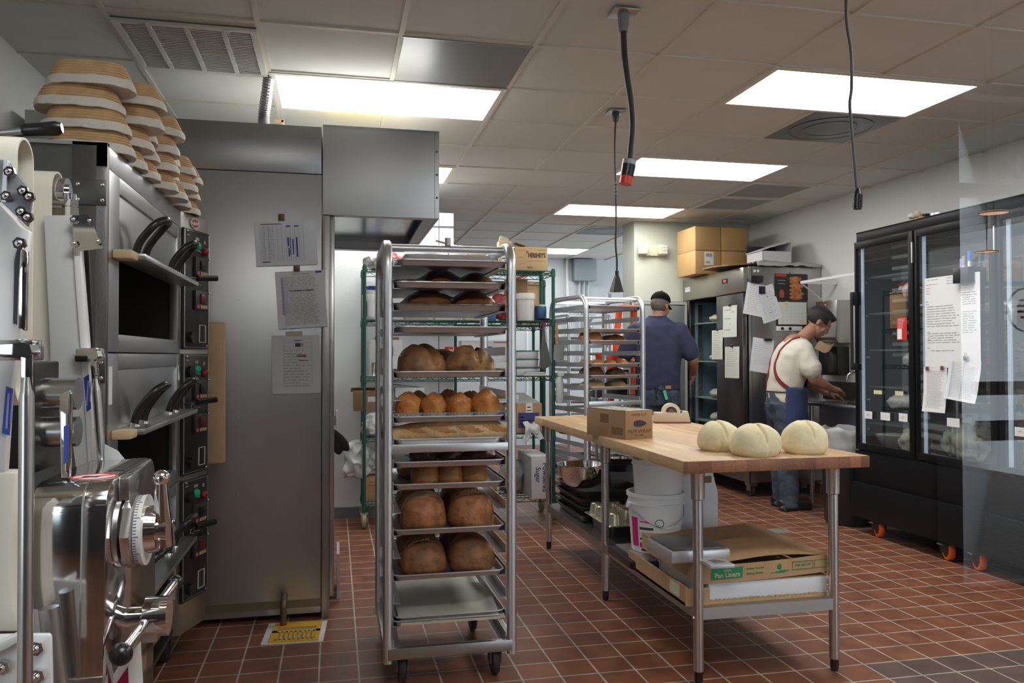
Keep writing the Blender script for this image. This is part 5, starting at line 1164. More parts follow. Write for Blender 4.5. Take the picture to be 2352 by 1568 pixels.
for px, py, z, lb in ((1605, 745, 1.652, 'film wrapped pale dough on the top shelf of the open fridge'), (1606, 830, 1.252, 'film wrapped pale dough on the second shelf of the open fridge'), (1606, 918, .872, 'wrapped pale bundle on the third shelf of the open fridge'), (1604, 950, .632, 'wrapped white bundle on the lowest shelf of the open fridge')):
    bagged('wrapped_dough', (QX+.22, 7.60, z), (.16, .19, .05 if z > 1 else .06), lb, int(py), 'dough', dgw if z > 1 else wrapm)
# cartons on top
CB = mat('carton_tan', (.50, .31, .13), .75, var=.05, vscale=6)
for i in range(2):
    for j in range(2):
        x0 = 3.55+.285*i; z0 = 2.132+.243*j
        lb = 'tan carton on the tall fridge, %s of the column %s' % ('upper' if j else 'lower', 'against the right wall' if i else 'nearer the open door')
        c = thing('tan_carton', lb, 'carton', (x0+.14, 7.7, z0), 0, 'tan cartons on the tall fridge')
        part('carton_body', B().bb((x0+.002, 7.50, z0), (x0+.281, 7.94, z0+.242), .004), CB, c)
        part('flap_seam', B().bb((x0+.004, 7.4985, z0+.236), (x0+.279, 7.4995, z0+.240)), mat('carton_shadow_line', (.2, .11, .04), .8), c)
        if i == 0 and j == 0: part('shipping_label', B().bb((x0+.10, 7.4975, z0+.09), (x0+.20, 7.499, z0+.225)), PAPER, c); part('label_print', B().bb((x0+.115, 7.496, z0+.175), (x0+.185, 7.4975, z0+.21)).bb((x0+.115, 7.496, z0+.11), (x0+.16, 7.4975, z0+.13)), INKGY, c)
one('flat_carton', B().grid(lambda u, v: V((3.58+.52*u, 6.86+.55*v, 2.137+.018+.02*math.sin(u*3+v*2))), 10, 10, .012), CARDD, 'flattened brown carton lying on the tall fridge before the tan cartons', 'carton')
bx0, by0, bz0 = 4.00, 6.98, 2.20
t2 = thing('white_box', 'white box with a propped-up lid and dark inside on the tall fridge', 'box', (bx0+.17, by0+.15, bz0))
part('box_body', B().bb((bx0, by0, bz0), (bx0+.31, by0+.004, bz0+.11)).bb((bx0+.306, by0, bz0), (bx0+.31, by0+.30, bz0+.20)).bb((bx0, by0, bz0), (bx0+.004, by0+.3, bz0+.11)).bb((bx0, by0, bz0), (bx0+.31, by0+.3, bz0+.004)), WHITE, t2)
part('box_lid', B().add([(bx0-.01, by0-.01, bz0+.112), (bx0+.32, by0-.01, bz0+.225), (bx0+.32, by0+.31, bz0+.225), (bx0-.01, by0+.31, bz0+.112), (bx0-.01, by0-.01, bz0+.118), (bx0+.32, by0-.01, bz0+.232), (bx0+.32, by0+.31, bz0+.232), (bx0-.01, by0+.31, bz0+.118)], [(3, 2, 1, 0), (4, 5, 6, 7), (0, 1, 5, 4), (1, 2, 6, 5), (2, 3, 7, 6), (3, 0, 4, 7)]), WHITE, t2)
part('dark_inside', B().bb((bx0+.004, by0+.29, bz0+.004), (bx0+.306, by0+.3, bz0+.19)).bb((bx0+.005, by0+.005, bz0+.004), (bx0+.305, by0+.29, bz0+.02)), BLACKP, t2)
b = B().grid(lambda u, v: V((3.80+.66*u, 6.72+.34*v, 2.142+.022+.035*abs(noise.noise(V((u*5, v*4, 2))))+(.03*math.sin(u*PI*1.6)*(v > .3))-(.03 if v < .05 else 0))), 40, 20, .002)
one('plastic_bag', b, mat('clear_bag_grey', (.50, .49, .45), .25, alpha=.85, bump=.4, bscale=20), 'crumpled clear plastic bag draped over the tall fridge edge', 'bag', smooth=180)
one('box_support', B().bb((bx0, by0, 2.131), (bx0+.31, by0+.3, 2.199)), CARDD, 'low brown tray under the white box on the tall fridge', 'tray')
# papers on the closed door (faces the room) and on the side (faces the camera)
def ond(px, py): return fr(PX(px, py, 'x', QX-.047), (0, -1, 0), (0, 0, 1))
def szx(px, py, w, h, X=QX-.047):
    a = PX(px-w/2, py, 'x', X); c = PX(px+w/2, py, 'x', X); e = PX(px, py+h, 'x', X); o = PX(px, py, 'x', X); return abs(a.y-c.y), abs(o.z-e.z)
for px, py, w, h, lb, rows in ((1677, 702, 32, 72, 'long paper slip highest on the dark fridge door', [(.1, .6, .12, .012, INK), (.1, .55, .40, .012, INK), (.1, .55, .76, .012, INK), (.6, .8, .2, .02, INKGY), (.5, .6, .55, .02, INKGY)]), (1648, 758, 25, 67, 'narrow handwritten slip beside the fridge opening', lines(.15, .9, .1, .9, 11, .012, INKGY, 3)), (1682, 796, 33, 72, 'handwritten paper slip lowest on the dark fridge door', lines(.12, .9, .08, .6, 9, .012, INKGY, 5))):
    W, H = szx(px, py, w, h); note('paper_slip', ond(px, py), W, H, lb, m=mat('greenish_paper', (.66, .70, .62), .75), rows=rows, wave=.004)
    clip(ond(px+1, py-1), 'dark clip holding the '+lb, BLACKP, .03, .02, 'clip')
def ons(px, py, tilt=0): return fr(PX(px, py, 'y', QY0-.002), (1, 0, 0), (0, 0, 1)) @ rotm(0, 0, tilt)
ks = (QY0*.976+4.0*.2157)/1846/.93
note('paper_sheet', ons(1740, 652, -10), 48*ks, 68*ks, 'white sheet behind the tilted list on the tall fridge side', rows=lines(.15, .8, .1, .9, 14, .010, INKGY, 3))
note('paper_sheet', ons(1752, 658, 17), 46*ks, 76*ks, 'tilted list sheet under a black magnet on the tall fridge side', rows=lines(.15, .9, .18, .92, 18, .010, INKGY, 7)+[(.5, .6, .3, .02, INK), (.45, .6, .75, .012, INK)], m=PAPERB, wave=.008)
clip(ons(1749, 666), 'square black magnet on the tilted list', BLACKP, .062, .068); clip(ons(1735, 641), 'wide black magnet near the top of the tall fridge side', BLACKP, .12, .06, d=.03)
note('paper_sheet', ons(1754, 778, -9), 50*ks, 72*ks, 'form hanging from a black clip low on the tall fridge side', rows=lines(.12, .9, .14, .75, 11, .008, INKGY, 8, .1)+[(.1, .95, .26, .004, INKGY)], m=PAPERB, wave=.012)
clip(ons(1762, 780), 'black clip at the hanging form', BLACKP, .075, .022, 'clip', .015)
# wall calendar with food photo
a0, a1, a2 = PX(1779, 628, 'y', QY0-.004), PX(1855, 628, 'y', QY0-.004), PX(1779, 690, 'y', QY0-.004)
cw, ch = (a1-a0).length, (a2-a0).length
M = fr(a2, (1, 0, 0), (0, 0, 1))
t2 = thing('food_poster', 'black poster with a stacked sandwich picture on the tall fridge side', 'poster', a2)
part('poster_sheet', B().prism([(0, 0), (cw, 0), (cw, ch*.97), (cw*.96, ch), (0, ch)], 0, .004, 'Z', 0, M), BLACKP, t2)
food = mat('food_picture', (.62, .26, .07), .5, col2=(.30, .06, .03), vscale=26)
b = B()
for k, (z_, w_) in enumerate(((.12, .40), (.26, .44), (.40, .38), (.55, .44), (.70, .40), (.82, .36))): b.prism([(cw*.44+cw*w_*(.5+.5*math.cos(a)), ch*z_+ch*.085*math.sin(a)) for a in [2*PI*i/20 for i in range(20)]], .004, .005+.0003*k, 'Z', 0, M)
part('sandwich_picture', b, food, t2)
part('red_banner', B().prism([(cw*.03, ch*.9), (cw*.35, ch*.9), (cw*.35, ch*.98), (cw*.03, ch*.98)], .004, .0052, 'Z', 0, M), RED, t2)
part('bottle_picture', B().prism([(cw*.14, ch*.12), (cw*.28, ch*.12), (cw*.28, ch*.34), (cw*.23, ch*.42), (cw*.19, ch*.42), (cw*.14, ch*.34)], .004, .0052, 'Z', 0, M), mat('bottle_print', (.35, .07, .03), .5), t2)
part('poster_text', B().prism([(cw*.08, ch*.74), (cw*.33, ch*.74), (cw*.33, ch*.76), (cw*.08, ch*.76)], .004, .0052, 'Z', 0, M).prism([(cw*.10, ch*.62), (cw*.30, ch*.62), (cw*.30, ch*.64), (cw*.10, ch*.64)], .004, .0052, 'Z', 0, M), INKGY, t2)
clip(ons(1818, 627), 'small clip at the top of the food poster', STEELD, .03, .025, 'clip')
a0, a1, a2 = PX(1783, 691, 'y', QY0-.004), PX(1854, 691, 'y', QY0-.004), PX(1783, 748, 'y', QY0-.004)
cw, ch = (a1-a0).length, (a0-a2).length
M = fr(a0+V((cw/2, 0, 0)), (1, 0, 0), (0, 0, 1))
t2 = thing('wall_calendar', 'white calendar page with a black border under the food poster', 'calendar', a2)
part('border', B().prism([(-cw/2, -ch), (cw/2, -ch), (cw/2, 0), (-cw/2, 0)], 0, .004, 'Z', 0, M), BLACKP, t2)
part('page', B().prism([(-cw*.45, -ch*.94), (cw*.47, -ch*.94), (cw*.47, -ch*.04), (-cw*.45, -ch*.04)], .004, .0055, 'Z', 0, M), mat('calendar_page', (.68, .70, .66), .7), t2)
b = B()
for k in range(1, 7): b.prism([(-cw*.45+cw*.92*k/7, -ch*.9), (-cw*.447+cw*.92*k/7, -ch*.9), (-cw*.447+cw*.92*k/7, -ch*.22), (-cw*.45+cw*.92*k/7, -ch*.22)], .0055, .006, 'Z', 0, M)
for k in range(6): b.prism([(-cw*.45, -ch*(.22+.135*k)), (cw*.47, -ch*(.22+.135*k)), (cw*.47, -ch*(.226+.135*k)), (-cw*.45, -ch*(.226+.135*k))], .0055, .006, 'Z', 0, M)
part('grid_print', b, mat('grid_light', (.5, .5, .5), .7), t2); part('yellow_stickers', B().prism([(-cw*.23, -ch*.02), (-cw*.12, -ch*.02), (-cw*.12, -ch*.2), (-cw*.23, -ch*.2)], .006, .0066, 'Z', 0, M).prism([(cw*.24, -ch*.75), (cw*.38, -ch*.75), (cw*.38, -ch*.95), (cw*.24, -ch*.95)], .006, .0066, 'Z', 0, M), MATS['pale_yellow_note'], t2)
a0, a1 = PX(1783, 749, 'y', QY0-.004), PX(1840, 760, 'y', QY0-.004)
t2 = thing('timer_strip', 'white strip with two round dials below the calendar', 'timer', a0)
part('strip', B().bb((a0.x, QY0-.02, a1.z), (a1.x, QY0-.002, a0.z), .002), WHITE, t2)
part('dials', B().cyl((a0.x+.05, QY0-.03, (a0.z+a1.z)/2), (a0.x+.05, QY0-.02, (a0.z+a1.z)/2), .014).cyl((a0.x+.13, QY0-.03, (a0.z+a1.z)/2), (a0.x+.13, QY0-.02, (a0.z+a1.z)/2), .014), BLACKP, t2)
b = B()
for px in (1733, 1741): q = PX(px, 622, 'y', QY0-.002); b.cyl((q.x, QY0-.004, q.z), (q.x, QY0, q.z), .013, n=16)
one('round_stickers', b, WHITE, 'two small round white stickers high on the tall fridge side', 'sticker')
# emergency light on the white column
t2 = thing('emergency_light', 'cream twin-head emergency light on the white column', 'emergency light', (3.32, 8.05, 2.38))
ecr = mat('emergency_cream', (.62, .62, .46), .45)
part('housing', B().bb((3.165, 8.06, 2.375), (3.48, 8.099, 2.49), .01), ecr, t2)
dots = mat('lens_beads', (.85, .86, .80), .2)
for x, rz in ((3.20, -14), (3.43, 8)):
    h = part('lamp_head', B().box((x, 8.035, 2.44), (.105, .05, .105), rotm(0, 0, rz), .01), ecr, t2)
    b = B()
    for i in range(3):
        for j in range(3): b.sph(Mx.Translation((x, 8.035, 2.44)) @ rotm(0, 0, rz) @ V((-.03+.03*i, -.026, -.03+.03*j)), .011, (1, .5, 1))
    part('lens_beads', b, dots, h)
part('green_indicator', B().sph((3.285, 8.055, 2.378), .007), MATS['green_lamp'], t2)
# grey electrical box, conduits on the far wall
t2 = thing('electrical_box', 'grey electrical box with three conduits on the far wall', 'electrical box', (3.62, 11.4, 2.4))
part('box_body', B().bb((3.45, 11.34, 2.415), (3.79, 11.498, 2.735), .004), mat('box_grey', (.22, .26, .29), .5), t2)
for k in range(3): part('conduit', B().cyl((3.56+.07*k, 11.46, 1.2), (3.56+.07*k, 11.46, 2.42), .016, n=10), mat('conduit_pale', (.50, .53, .55), .45), t2)
one('white_conduit', B().cyl((3.37, 11.46, 1.2), (3.37, 11.46, 2.74), .022, n=10).bb((3.25, 11.44, 2.13), (3.31, 11.49, 2.17)).bb((3.43, 11.44, 2.13), (3.49, 11.49, 2.17)), mat('conduit_white', (.62, .65, .66), .45), 'white vertical conduit with dark clamps left of the grey electrical box', 'conduit')
# ---------------------------------------------------------------- green wire shelving
SHZ = [1.985, 1.585, 1.143, .688, .185]
def shelving(x0, x1, y0, y1, lb, zs=SHZ, wires=True):
    t = thing('wire_shelving', lb, 'shelving', ((x0+x1)/2, (y0+y1)/2, 0), 0)
    for x in (x0, x1):
        for y in (y0, y1):
            p = part('post', B().cyl((x, y, .12), (x, y, zs[0]+.02), .0135, n=12), GREENM, t)
            b = B()
            for z in zs: b.lathe([(.0135, z-.045), (.019, z-.042), (.017, z+.008), (.0135, z+.01)], Mx.Translation((x, y, 0)), 12, False)
            part('shelf_collar', b, GREENM, p)
    for z in zs:
        b = B()
        for y in (y0, y1):
            for zz in (z, z-.032): b.cyl((x0, y, zz), (x1, y, zz), .0036, n=6)
            n = int((x1-x0)/.055); pts = [(x0+(x1-x0)*k/n, y, z-(0 if k % 2 else .032)) for k in range(n+1)]; b.tube(pts, .0028, 5)
        for x in (x0, x1):
            for zz in (z, z-.032): b.cyl((x, y0, zz), (x, y1, zz), .0036, n=6)
            n = int((y1-y0)/.05); b.tube([(x, y0+(y1-y0)*k/n, z-(0 if k % 2 else .032)) for k in range(n+1)], .0028, 5)
        for k in range(1, int((x1-x0)/.03)): b.cyl((x0+.03*k, y0, z+.003), (x0+.03*k, y1, z+.003), .0022, n=4, caps=False)
        for y in (y0+(y1-y0)/3, y0+2*(y1-y0)/3): b.cyl((x0, y, z-.002), (x1, y, z-.002), .004, n=6)
        part('wire_shelf', b, GREENM, t)
    for x in (x0, x1):
        for y in (y0, y1):
            c = part('caster', B().bb((x-.03, y-.025, .112), (x+.03, y+.035, .12)).bb((x-.022, y-.01, .05), (x-.018, y+.03, .113)).bb((x+.018, y-.01, .05), (x+.022, y+.03, .113)), ALU, t)
            part('caster_wheel', B().cyl((x-.014, y+.012, .06), (x+.014, y+.012, .06), .06, n=22), mat('wheel_olive', (.33, .36, .17), .5), c)
    return t
GX0, GX1, GY0, GY1 = .222, 1.712, 6.215, 6.60
shelving(GX0, GX1, GY0, GY1, 'green wire shelving on wheels loaded with food packages by the white cooler')
shelving(1.06, 1.88, 7.15, 7.55, 'second green wire shelving standing in the passage behind the first', [1.985, 1.585, 1.2, .75, .19])
SH = {k: SHZ[k]+.006 for k in range(5)}
def sx(px, py, y): return PX(px, py, 'y', y)
def sbox(name, a, c, top, k, y, d, m, lb, cat, bev=.003, decor=None, zb=None, rz=0):
    zb = SH[k] if zb is None else zb
    p, q = sx(a, top, y), sx(c, top, y); w, h = q.x-p.x, p.z-zb
    t = thing(name, lb, cat, ((p.x+q.x)/2, y+d/2, zb))
    M = Mx.Translation((p.x, y, zb)) @ rotm(0, 0, rz)
    part(name.split('_')[-1]+'_body', B().at(M).bb((0, 0, 0), (w, d, h), bev), m, t)
    if decor:
        Mf = M @ rotm(90, 0, 0)
        for nm, mm, quads in decor:
            b = B()
            for u0, u1, v0, v1 in quads: b.prism([(u0*w, v0*h), (u1*w, v0*h), (u1*w, v1*h), (u0*w, v1*h)], .0004, .0012, 'Z', 0, Mf)
            part(nm, b, mm, t)
    return t, M, w, h
def jar(name, px, top, k, y, r, m, lb, cat, capm=None, caph=.02):
    p = sx(px, top, y); z = SH[k]; h = p.z-z; t = thing(name, lb, cat, (p.x, y, z)); M = Mx.Translation((p.x, y, z))
    part(name.split('_')[-1]+'_body', B().lathe([(0, 0), (r*.95, 0), (r, .006), (r, h-caph-.01), (r*.9, h-caph), (0, h-caph)], M, 24), m, t)
    if capm: part('cap', B().cyl((p.x, y, z+h-caph), (p.x, y, z+h), r*.92, n=24), capm, t)
    return t
WB = mat('white_carton', (.66, .67, .69), .6, var=.02)
tanl = mat('light_tan_carton', (.55, .38, .20), .75, var=.05)
clearp = mat('clear_plastic', (.55, .57, .60), .15, alpha=.55)
# top shelf
bagged('food_bag', (.29, 6.34, SH[0]), (.075, .09, .068), 'crinkled silver and white bag at the left end of the top shelf', 2, 'bag', mat('silver_bag', (.58, .57, .55), .25, .5, bump=.5, bscale=20))
bagged('food_bag', (.42, 6.34, SH[0]), (.10, .10, .075), 'red plastic bag on the top green shelf', 4, 'bag', mat('red_bag', (.62, .03, .025), .3, bump=.3, bscale=20))
sbox('paper_bag', 853, 885, 583, 0, 6.45, .06, tanl, 'small tan paper packet behind the silver bag', 'packet')
bagged('food_bag', (.70, 6.42, SH[0]), (.19, .13, .13), 'big crumpled white plastic bag on the top shelf', 6, 'bag', mat('white_bag', (.72, .72, .73), .35, bump=.5, bscale=18))
bagged('food_bag', (.95, 6.38, SH[0]), (.11, .11, .12), 'clear crinkled bag between the white bag and the tan carton', 8, 'bag', mat('frosted_bag', (.66, .65, .64), .25, bump=.5, bscale=25))
sbox('tan_carton', 1075, 1140, 566, 0, 6.30, .22, tanl, 'tan carton behind the rack post on the top shelf', 'carton')
t, M, w, h = sbox('brown_paper_bag', 1146, 1176, 552, 0, 6.26, .10, mat('bag_yellowish', (.58, .50, .32), .75, bump=.4, bscale=20), 'yellowish paper bag with printed label standing on the top shelf', 'paper bag', .012, [('label', PAPER, [(.2, .8, .2, .75)]), ('label_print', INKGY, [(.25, .7, .62, .66), (.25, .75, .5, .53), (.25, .6, .38, .41)])])
part('folded_top', B().at(M).box((w*.45, .05, h+.012), (w*.7, .03, .05), rotm(0, 20, 0), .008), MATS['bag_yellowish'], t)
t, M, w, h = sbox('cocoa_carton', 1184, 1258, 566, 0, 6.245, .30, tanl, 'tan cocoa carton with a dark brand stamp at the right end of the top shelf', 'carton', .004, [('printed_marks', mat('stamp_soft', (.33, .21, .10), .8), [(.08, .28, .84, .86), (.08, .25, .55, .57), (.32, .9, .40, .415), (.68, .92, .86, .885), (.1, .3, .28, .29)]), ('symbol_stamp', CARDD, [(.36, .52, .08, .18), (.33, .40, .72, .84)])])
part('lettering', B().text("HERSHEY'S", .048, M @ rotm(90, 0, 0) @ Mx.Translation((w*.66, h*.64, .001)), bold=.0022, sx=.62), mat('stamp_dark', (.13, .075, .035), .8), t)
part('open_flap', B().at(M).box((w*.16, .05, h+.02), (w*.32, .10, .004), rotm(0, 18, 0)), CARDD, t)
# second shelf
t = jar('storage_tub', 848, 668, 1, 6.28, .052, mat('clear_tub', (.60, .62, .65), .25), 'clear tub with an orange and purple label on the second shelf', 'tub', WHITE, .022)
p = sx(848, 700, 6.28); part('front_label', B().grid(lambda u, v: V((p.x+.0528*math.sin(rad(-70+50*u)), 6.28-.0528*math.cos(rad(-70+50*u)), SH[1]+.02+.12*v)), 8, 2), mat('orange_label', (.62, .22, .04), .5, col2=(.10, .06, .35), vscale=14), t); part('white_label', B().grid(lambda u, v: V((p.x+.0528*math.sin(rad(-10+60*u)), 6.28-.0528*math.cos(rad(-10+60*u)), SH[1]+.02+.11*v)), 8, 2), PAPER, t)
jar('storage_tub', 859, 658, 1, 6.48, .075, clearp, 'tall clear tub with a dark blue lid at the back of the second shelf', 'tub', mat('lid_blue', (.02, .06, .25), .4), .03)
jar('clear_jar', 880, 665, 1, 6.30, .055, mat('jar_bluish', (.34, .36, .42), .25), 'bluish clear jar partly behind the rack post on the second shelf', 'jar', clearp)
for i, (a, c, tp, yy, m, lb) in enumerate(((930, 985, 660, 6.35, mat('bag_pinkish', (.55, .42, .40), .5), 'pinkish package on the middle of the second shelf'), (1000, 1060, 672, 6.40, WB, 'white package behind the wrapped loaves on the second shelf'), (1068, 1110, 690, 6.30, mat('pkg_yellow', (.60, .55, .32), .5), 'pale yellow package low on the second shelf'), (1112, 1140, 694, 6.28, mat('pkg_blue', (.03, .12, .30), .5), 'small blue box on the second shelf beside the dark red bag'), (1165, 1212, 640, 6.44, CARDD, 'dark brown carton at the back of the second shelf'))):
    sbox('food_package' if 'carton' not in lb else 'brown_carton', a, c, tp, 1, yy, .14, m, lb, 'package' if 'carton' not in lb else 'carton', .006)
bagged('dark_red_bag', (sx(1148, 690, 6.36).x, 6.36, SH[1]), (.085, .09, .13), 'dark red bag on the second shelf left of the white tub', 12, 'bag', mat('dark_red_bag', (.20, .018, .015), .45))
p = sx(1207, 728, 6.30); r = .072; h = sx(1207, 674, 6.30).z-SH[1]; M = Mx.Translation((p.x, 6.30, SH[1]))
t = thing('white_tub', 'round white lidded tub at the right of the second shelf', 'tub', M.translation)
part('tub_body', B().lathe([(0, 0), (r*.88, 0), (r*.9, .005), (r*.99, h*.78), (0, h*.78)], M, 30), mat('tub_white', (.64, .64, .64), .4), t); part('tub_lid', B().lathe([(0, h*.78), (r*1.06, h*.78), (r*1.07, h*.97), (r*1.02, h), (0, h)], M, 30), MATS['tub_white'], t)
jar('blue_canister', 1241, 700, 1, 6.40, .05, mat('canister_blue', (.02, .08, .22), .4), 'dark blue canister with a white spot behind the white tub', 'canister', WHITE, .012)
one('black_cloth', B().sph((1.66, 6.30, SH[1]+.012), .06, (1.2, .9, .22)), BLACKP, 'flat black object at the right end of the second shelf', 'object')
# third shelf
t, M, w, h = sbox('white_carton', 849, 924, 780, 2, 6.40, .12, WB, 'white open carton with rounded flaps on the third shelf', 'carton', .003)
part('brown_flap', B().at(M).bb((w*.15, .0, h), (w*.9, .006, h+.022), .003), CARDD, t)
one('sheet_pan', B().bb((.25, 6.225, SH[2]), (.56, 6.55, SH[2]+.010), .003), ALUW, 'flat aluminium pan under the white carton on the third shelf', 'pan')
for px, tp, yy, lb in ((857, 832, 6.26, 'small steel shaker in front of the white carton'), (869, 826, 6.30, 'taller steel shaker beside the small one')):
    p = sx(px, tp, yy); one('steel_shaker', B().lathe([(0, 0), (.022, 0), (.022, p.z-SH[2]-.02), (.024, p.z-SH[2]-.012), (.018, p.z-SH[2]-.01), (0, p.z-SH[2]-.01)], Mx.Translation((p.x, yy, SH[2]+.010)), 18), CHROME, lb, 'shaker')
for px, lb in ((1031, 'small bottle with a red cap, first behind the seeded round loaf'), (1054, 'red capped bottle next to the white storage boxes')):
    jar('red_cap_bottle', px, 796, 2, 6.34, .035, clearp, lb, 'bottle', RED, .022)
jar('blue_lid_jar', 1003, 815, 2, 6.30, .04, mat('jar_lightblue', (.10, .25, .55), .3), 'small bright blue bottle between the two big loaves', 'bottle')
bl = ('box_lettering', INK, [(.52, .62, .80, .83), (.40, .72, .66, .68)])
t, M, w, h = sbox('storage_carton', 1060, 1172, 782, 2, 6.42, .16, WB, 'wide white storage carton with black print on the third shelf', 'carton', .003, [bl, ('red_print', INKR, [(.65, .95, .94, .97)]), ('box_frame_print', INK, [(.70, .95, .28, .30), (.70, .705, .12, .30), (.72, .93, .20, .25)])])
sbox('clear_lid_box', 1120, 1180, 833, 2, 6.28, .12, mat('greyish_box', (.48, .50, .50), .4), 'greyish clear food box in front of the wide storage carton', 'box', .006)
for k in range(3):
    z = SH[2]+.068*k; p, q = sx(1187, 850, 6.27), sx(1237, 850, 6.27)
    t = thing('food_bin', ['bottom of three stacked white bins with green lids', 'middle of three stacked white bins with green lids', 'topmost of three stacked white bins with green lids'][k], 'food bin', (p.x+.09, 6.36, z), 0, 'white bins with green lids on the third shelf')
    part('bin_body', B().bb((p.x, 6.27, z), (q.x, 6.50, z+.060), .006), mat('bin_frost', (.55, .57, .62), .35), t); part('bin_lid', B().bb((p.x-.004, 6.266, z+.058), (q.x+.004, 6.504, z+.067), .002), mat('lid_green', (.02, .14, .11), .4), t)
for k, (m, lb) in enumerate(((mat('book_cream', (.62, .60, .52), .6), 'lower pale book lying at the right end of the third shelf'), (mat('book_dark', (.10, .05, .06), .5), 'upper dark covered book lying at the right end of the third shelf'))):
    p, q = sx(1204+4*k, 866, 6.225), sx(1254-2*k, 866, 6.225)
    if k == 0: one('book', B().bb((p.x, 6.225, SH[2]), (q.x, 6.26, SH[2]+.016), .002), m, lb, 'book')
    else:
        t = thing('book', lb, 'book', (p.x, 6.24, SH[2]+.0165)); part('pages', B().bb((p.x+.003, 6.226, SH[2]+.0185), (q.x-.003, 6.26, SH[2]+.030)), PAPER, t); part('cover', B().bb((p.x, 6.224, SH[2]+.0165), (q.x, 6.262, SH[2]+.0185)).bb((p.x, 6.224, SH[2]+.030), (q.x, 6.262, SH[2]+.032)), m, t)
# fourth shelf
t, M, w, h = sbox('brown_carton', 812, 868, 897, 3, 6.30, .22, CARDD, 'open brown carton sticking out left of the green shelf post', 'carton', .003, [('white_sticker', PAPER, [(.58, .92, .45, .70)])], zb=.885)
part('open_flap', B().at(M).box((w*.4, .11, h+.004), (w*1.0, .16, .003), rotm(-14, 0, 0)), tanl, t)
sbox('doodled_carton', 841, 885, 937, 3, 6.34, .2, WB, 'white carton with a pen drawing under the brown carton', 'carton', .003, [('pen_drawing', INKGY, [(.35, .42, .70, .82), (.55, .62, .72, .84), (.3, .8, .6, .62)])])
sbox('white_carton_upper', 800, 0, 0, 3, 6.3, .1, WB, 'x', 'x') if 0 else None
bagged('clear_bag', (sx(855, 990, 6.26).x, 6.27, SH[3]), (.075, .06, .10), 'loose clear plastic bag on the fourth shelf, left end', 15, 'bag', mat('frosted_bag2', (.60, .60, .60), .25, bump=.5, bscale=25))
t, M, w, h = sbox('white_red_carton', 908, 975, 890, 3, 6.30, .2, WB, 'white carton with red print behind the muffins on the fourth shelf', 'carton', .003, [('red_print', INKR, [(.3, .7, .48, .53), (.35, .6, .40, .43)])])
part('black_flap', B().at(M).box((w*.4, .06, h+.012), (w*1.15, .1, .004), rotm(0, 6, 0)), BLACKP, t)
one('steel_bowl', B().lathe([(0, 0), (.07, 0), (.115, .05), (.13, .10), (.125, .10), (.11, .05), (.065, .006), (0, .005)], Mx.Translation((sx(1150, 890, 6.36).x, 6.36, .84)), 32), CHROME, 'steel bowl on the fourth shelf behind the muffin tray', 'bowl')
sbox('flat_carton', 1122, 1192, 908, 3, 6.28, .24, WB, 'stack of flat white cartons under the steel bowl', 'carton', .002, [('blue_stripe', BLUEBK, [(0, 1, .30, .44)]), ('edge_lines', INKGY, [(0, 1, .86, .88), (0, 1, .72, .74), (0, 1, .58, .60)])])
t, M, w, h = sbox('blue_label_carton', 1187, 1245, 926, 3, 6.23, .30, CARD, 'brown carton with a wide dark blue label on the fourth shelf', 'carton', .004, [('blue_label', BLUEBK, [(.05, .88, .18, .68)]), ('white_sticker', PAPER, [(.36, .62, .66, 1.0)]), ('label_text', mat('text_lightblue', (.25, .27, .5), .6), [(.10, .3, .52, .55), (.1, .6, .40, .43), (.1, .7, .30, .33)]), ('sticker_text', INKGY, [(.4, .55, .85, .88), (.4, .56, .74, .77)])])
part('lid_sheet', B().at(M).add([(-.02, -.0, h), (w*.95, 0, h), (w*.6, .28, h+.07), (.02, .28, h+.07)], [(0, 1, 2, 3)]), mat('lid_greyish', (.36, .36, .34), .6), t)
# bottom shelf
t, M, w, h = sbox('brown_carton', 840, 890, 1096, 4, 6.30, .2, CARD, 'brown carton with a red band on the bottom shelf', 'carton', .003, [('red_band', INKR, [(.10, .75, .64, .68)]), ('dark_print', CARDD, [(.15, .5, .78, .82), (.12, .4, .08, .11)])])
bagged('white_bag', (sx(820, 1090, 6.24).x, 6.34, .36), (.10, .12, .17), 'large cloudy white bag bulging left of the green shelf post', 17, 'bag', mat('cloudy_white', (.56, .57, .58), .35, bump=.4, bscale=14), 5)
bagged('white_bag', (sx(862, 1060, 6.36).x, 6.40, .41), (.09, .10, .10), 'grey plastic bag on the brown carton with a red band', 18, 'bag', mat('cloudy_grey', (.46, .46, .46), .35, bump=.5, bscale=16), 5)
p, q = sx(1221, 1048, 6.03), sx(1264, 1048, 6.03); zb = .205
t = thing('powdered_sugar_box', 'white powdered sugar box lying on its side at the end of the bottom shelf', 'carton', (p.x+.07, 6.2, zb))
zt_ = p.z
part('box_body', B().bb((p.x, 6.03, zb), (q.x, 6.50, zt_), .003), mat('sugar_box_white', (.62, .62, .64), .6), t)
part('box_side_grey', B().bb((p.x-.0015, 6.04, zb+.01), (p.x, 6.49, zt_-.01)), mat('side_grey', (.34, .34, .35), .6), t)
part('lettering', B().text('Powdered', .054, fr((q.x-.045, 6.0290, (zb+zt_)/2), (0, 0, -1), (1, 0, 0)), bold=.0008).text('Sugar', .054, fr((p.x+.050, 6.0290, (zb+zt_)/2+.02), (0, 0, -1), (1, 0, 0)), bold=.0008), mat('sugar_blue_ink', (.04, .045, .11), .6), t)
part('leaf_print', B().sph((q.x-.01, 6.0295, (zb+zt_)/2-.02), .016, (.5, .05, 1.4)), INKG, t)
bagged('food_bag', (1.42, 6.40, SH[4]), (.12, .12, .16), 'grey striped bag behind the powdered sugar box', 21, 'bag', mat('bag_greybeige', (.40, .38, .34), .45, col2=(.22, .22, .26), vscale=12))
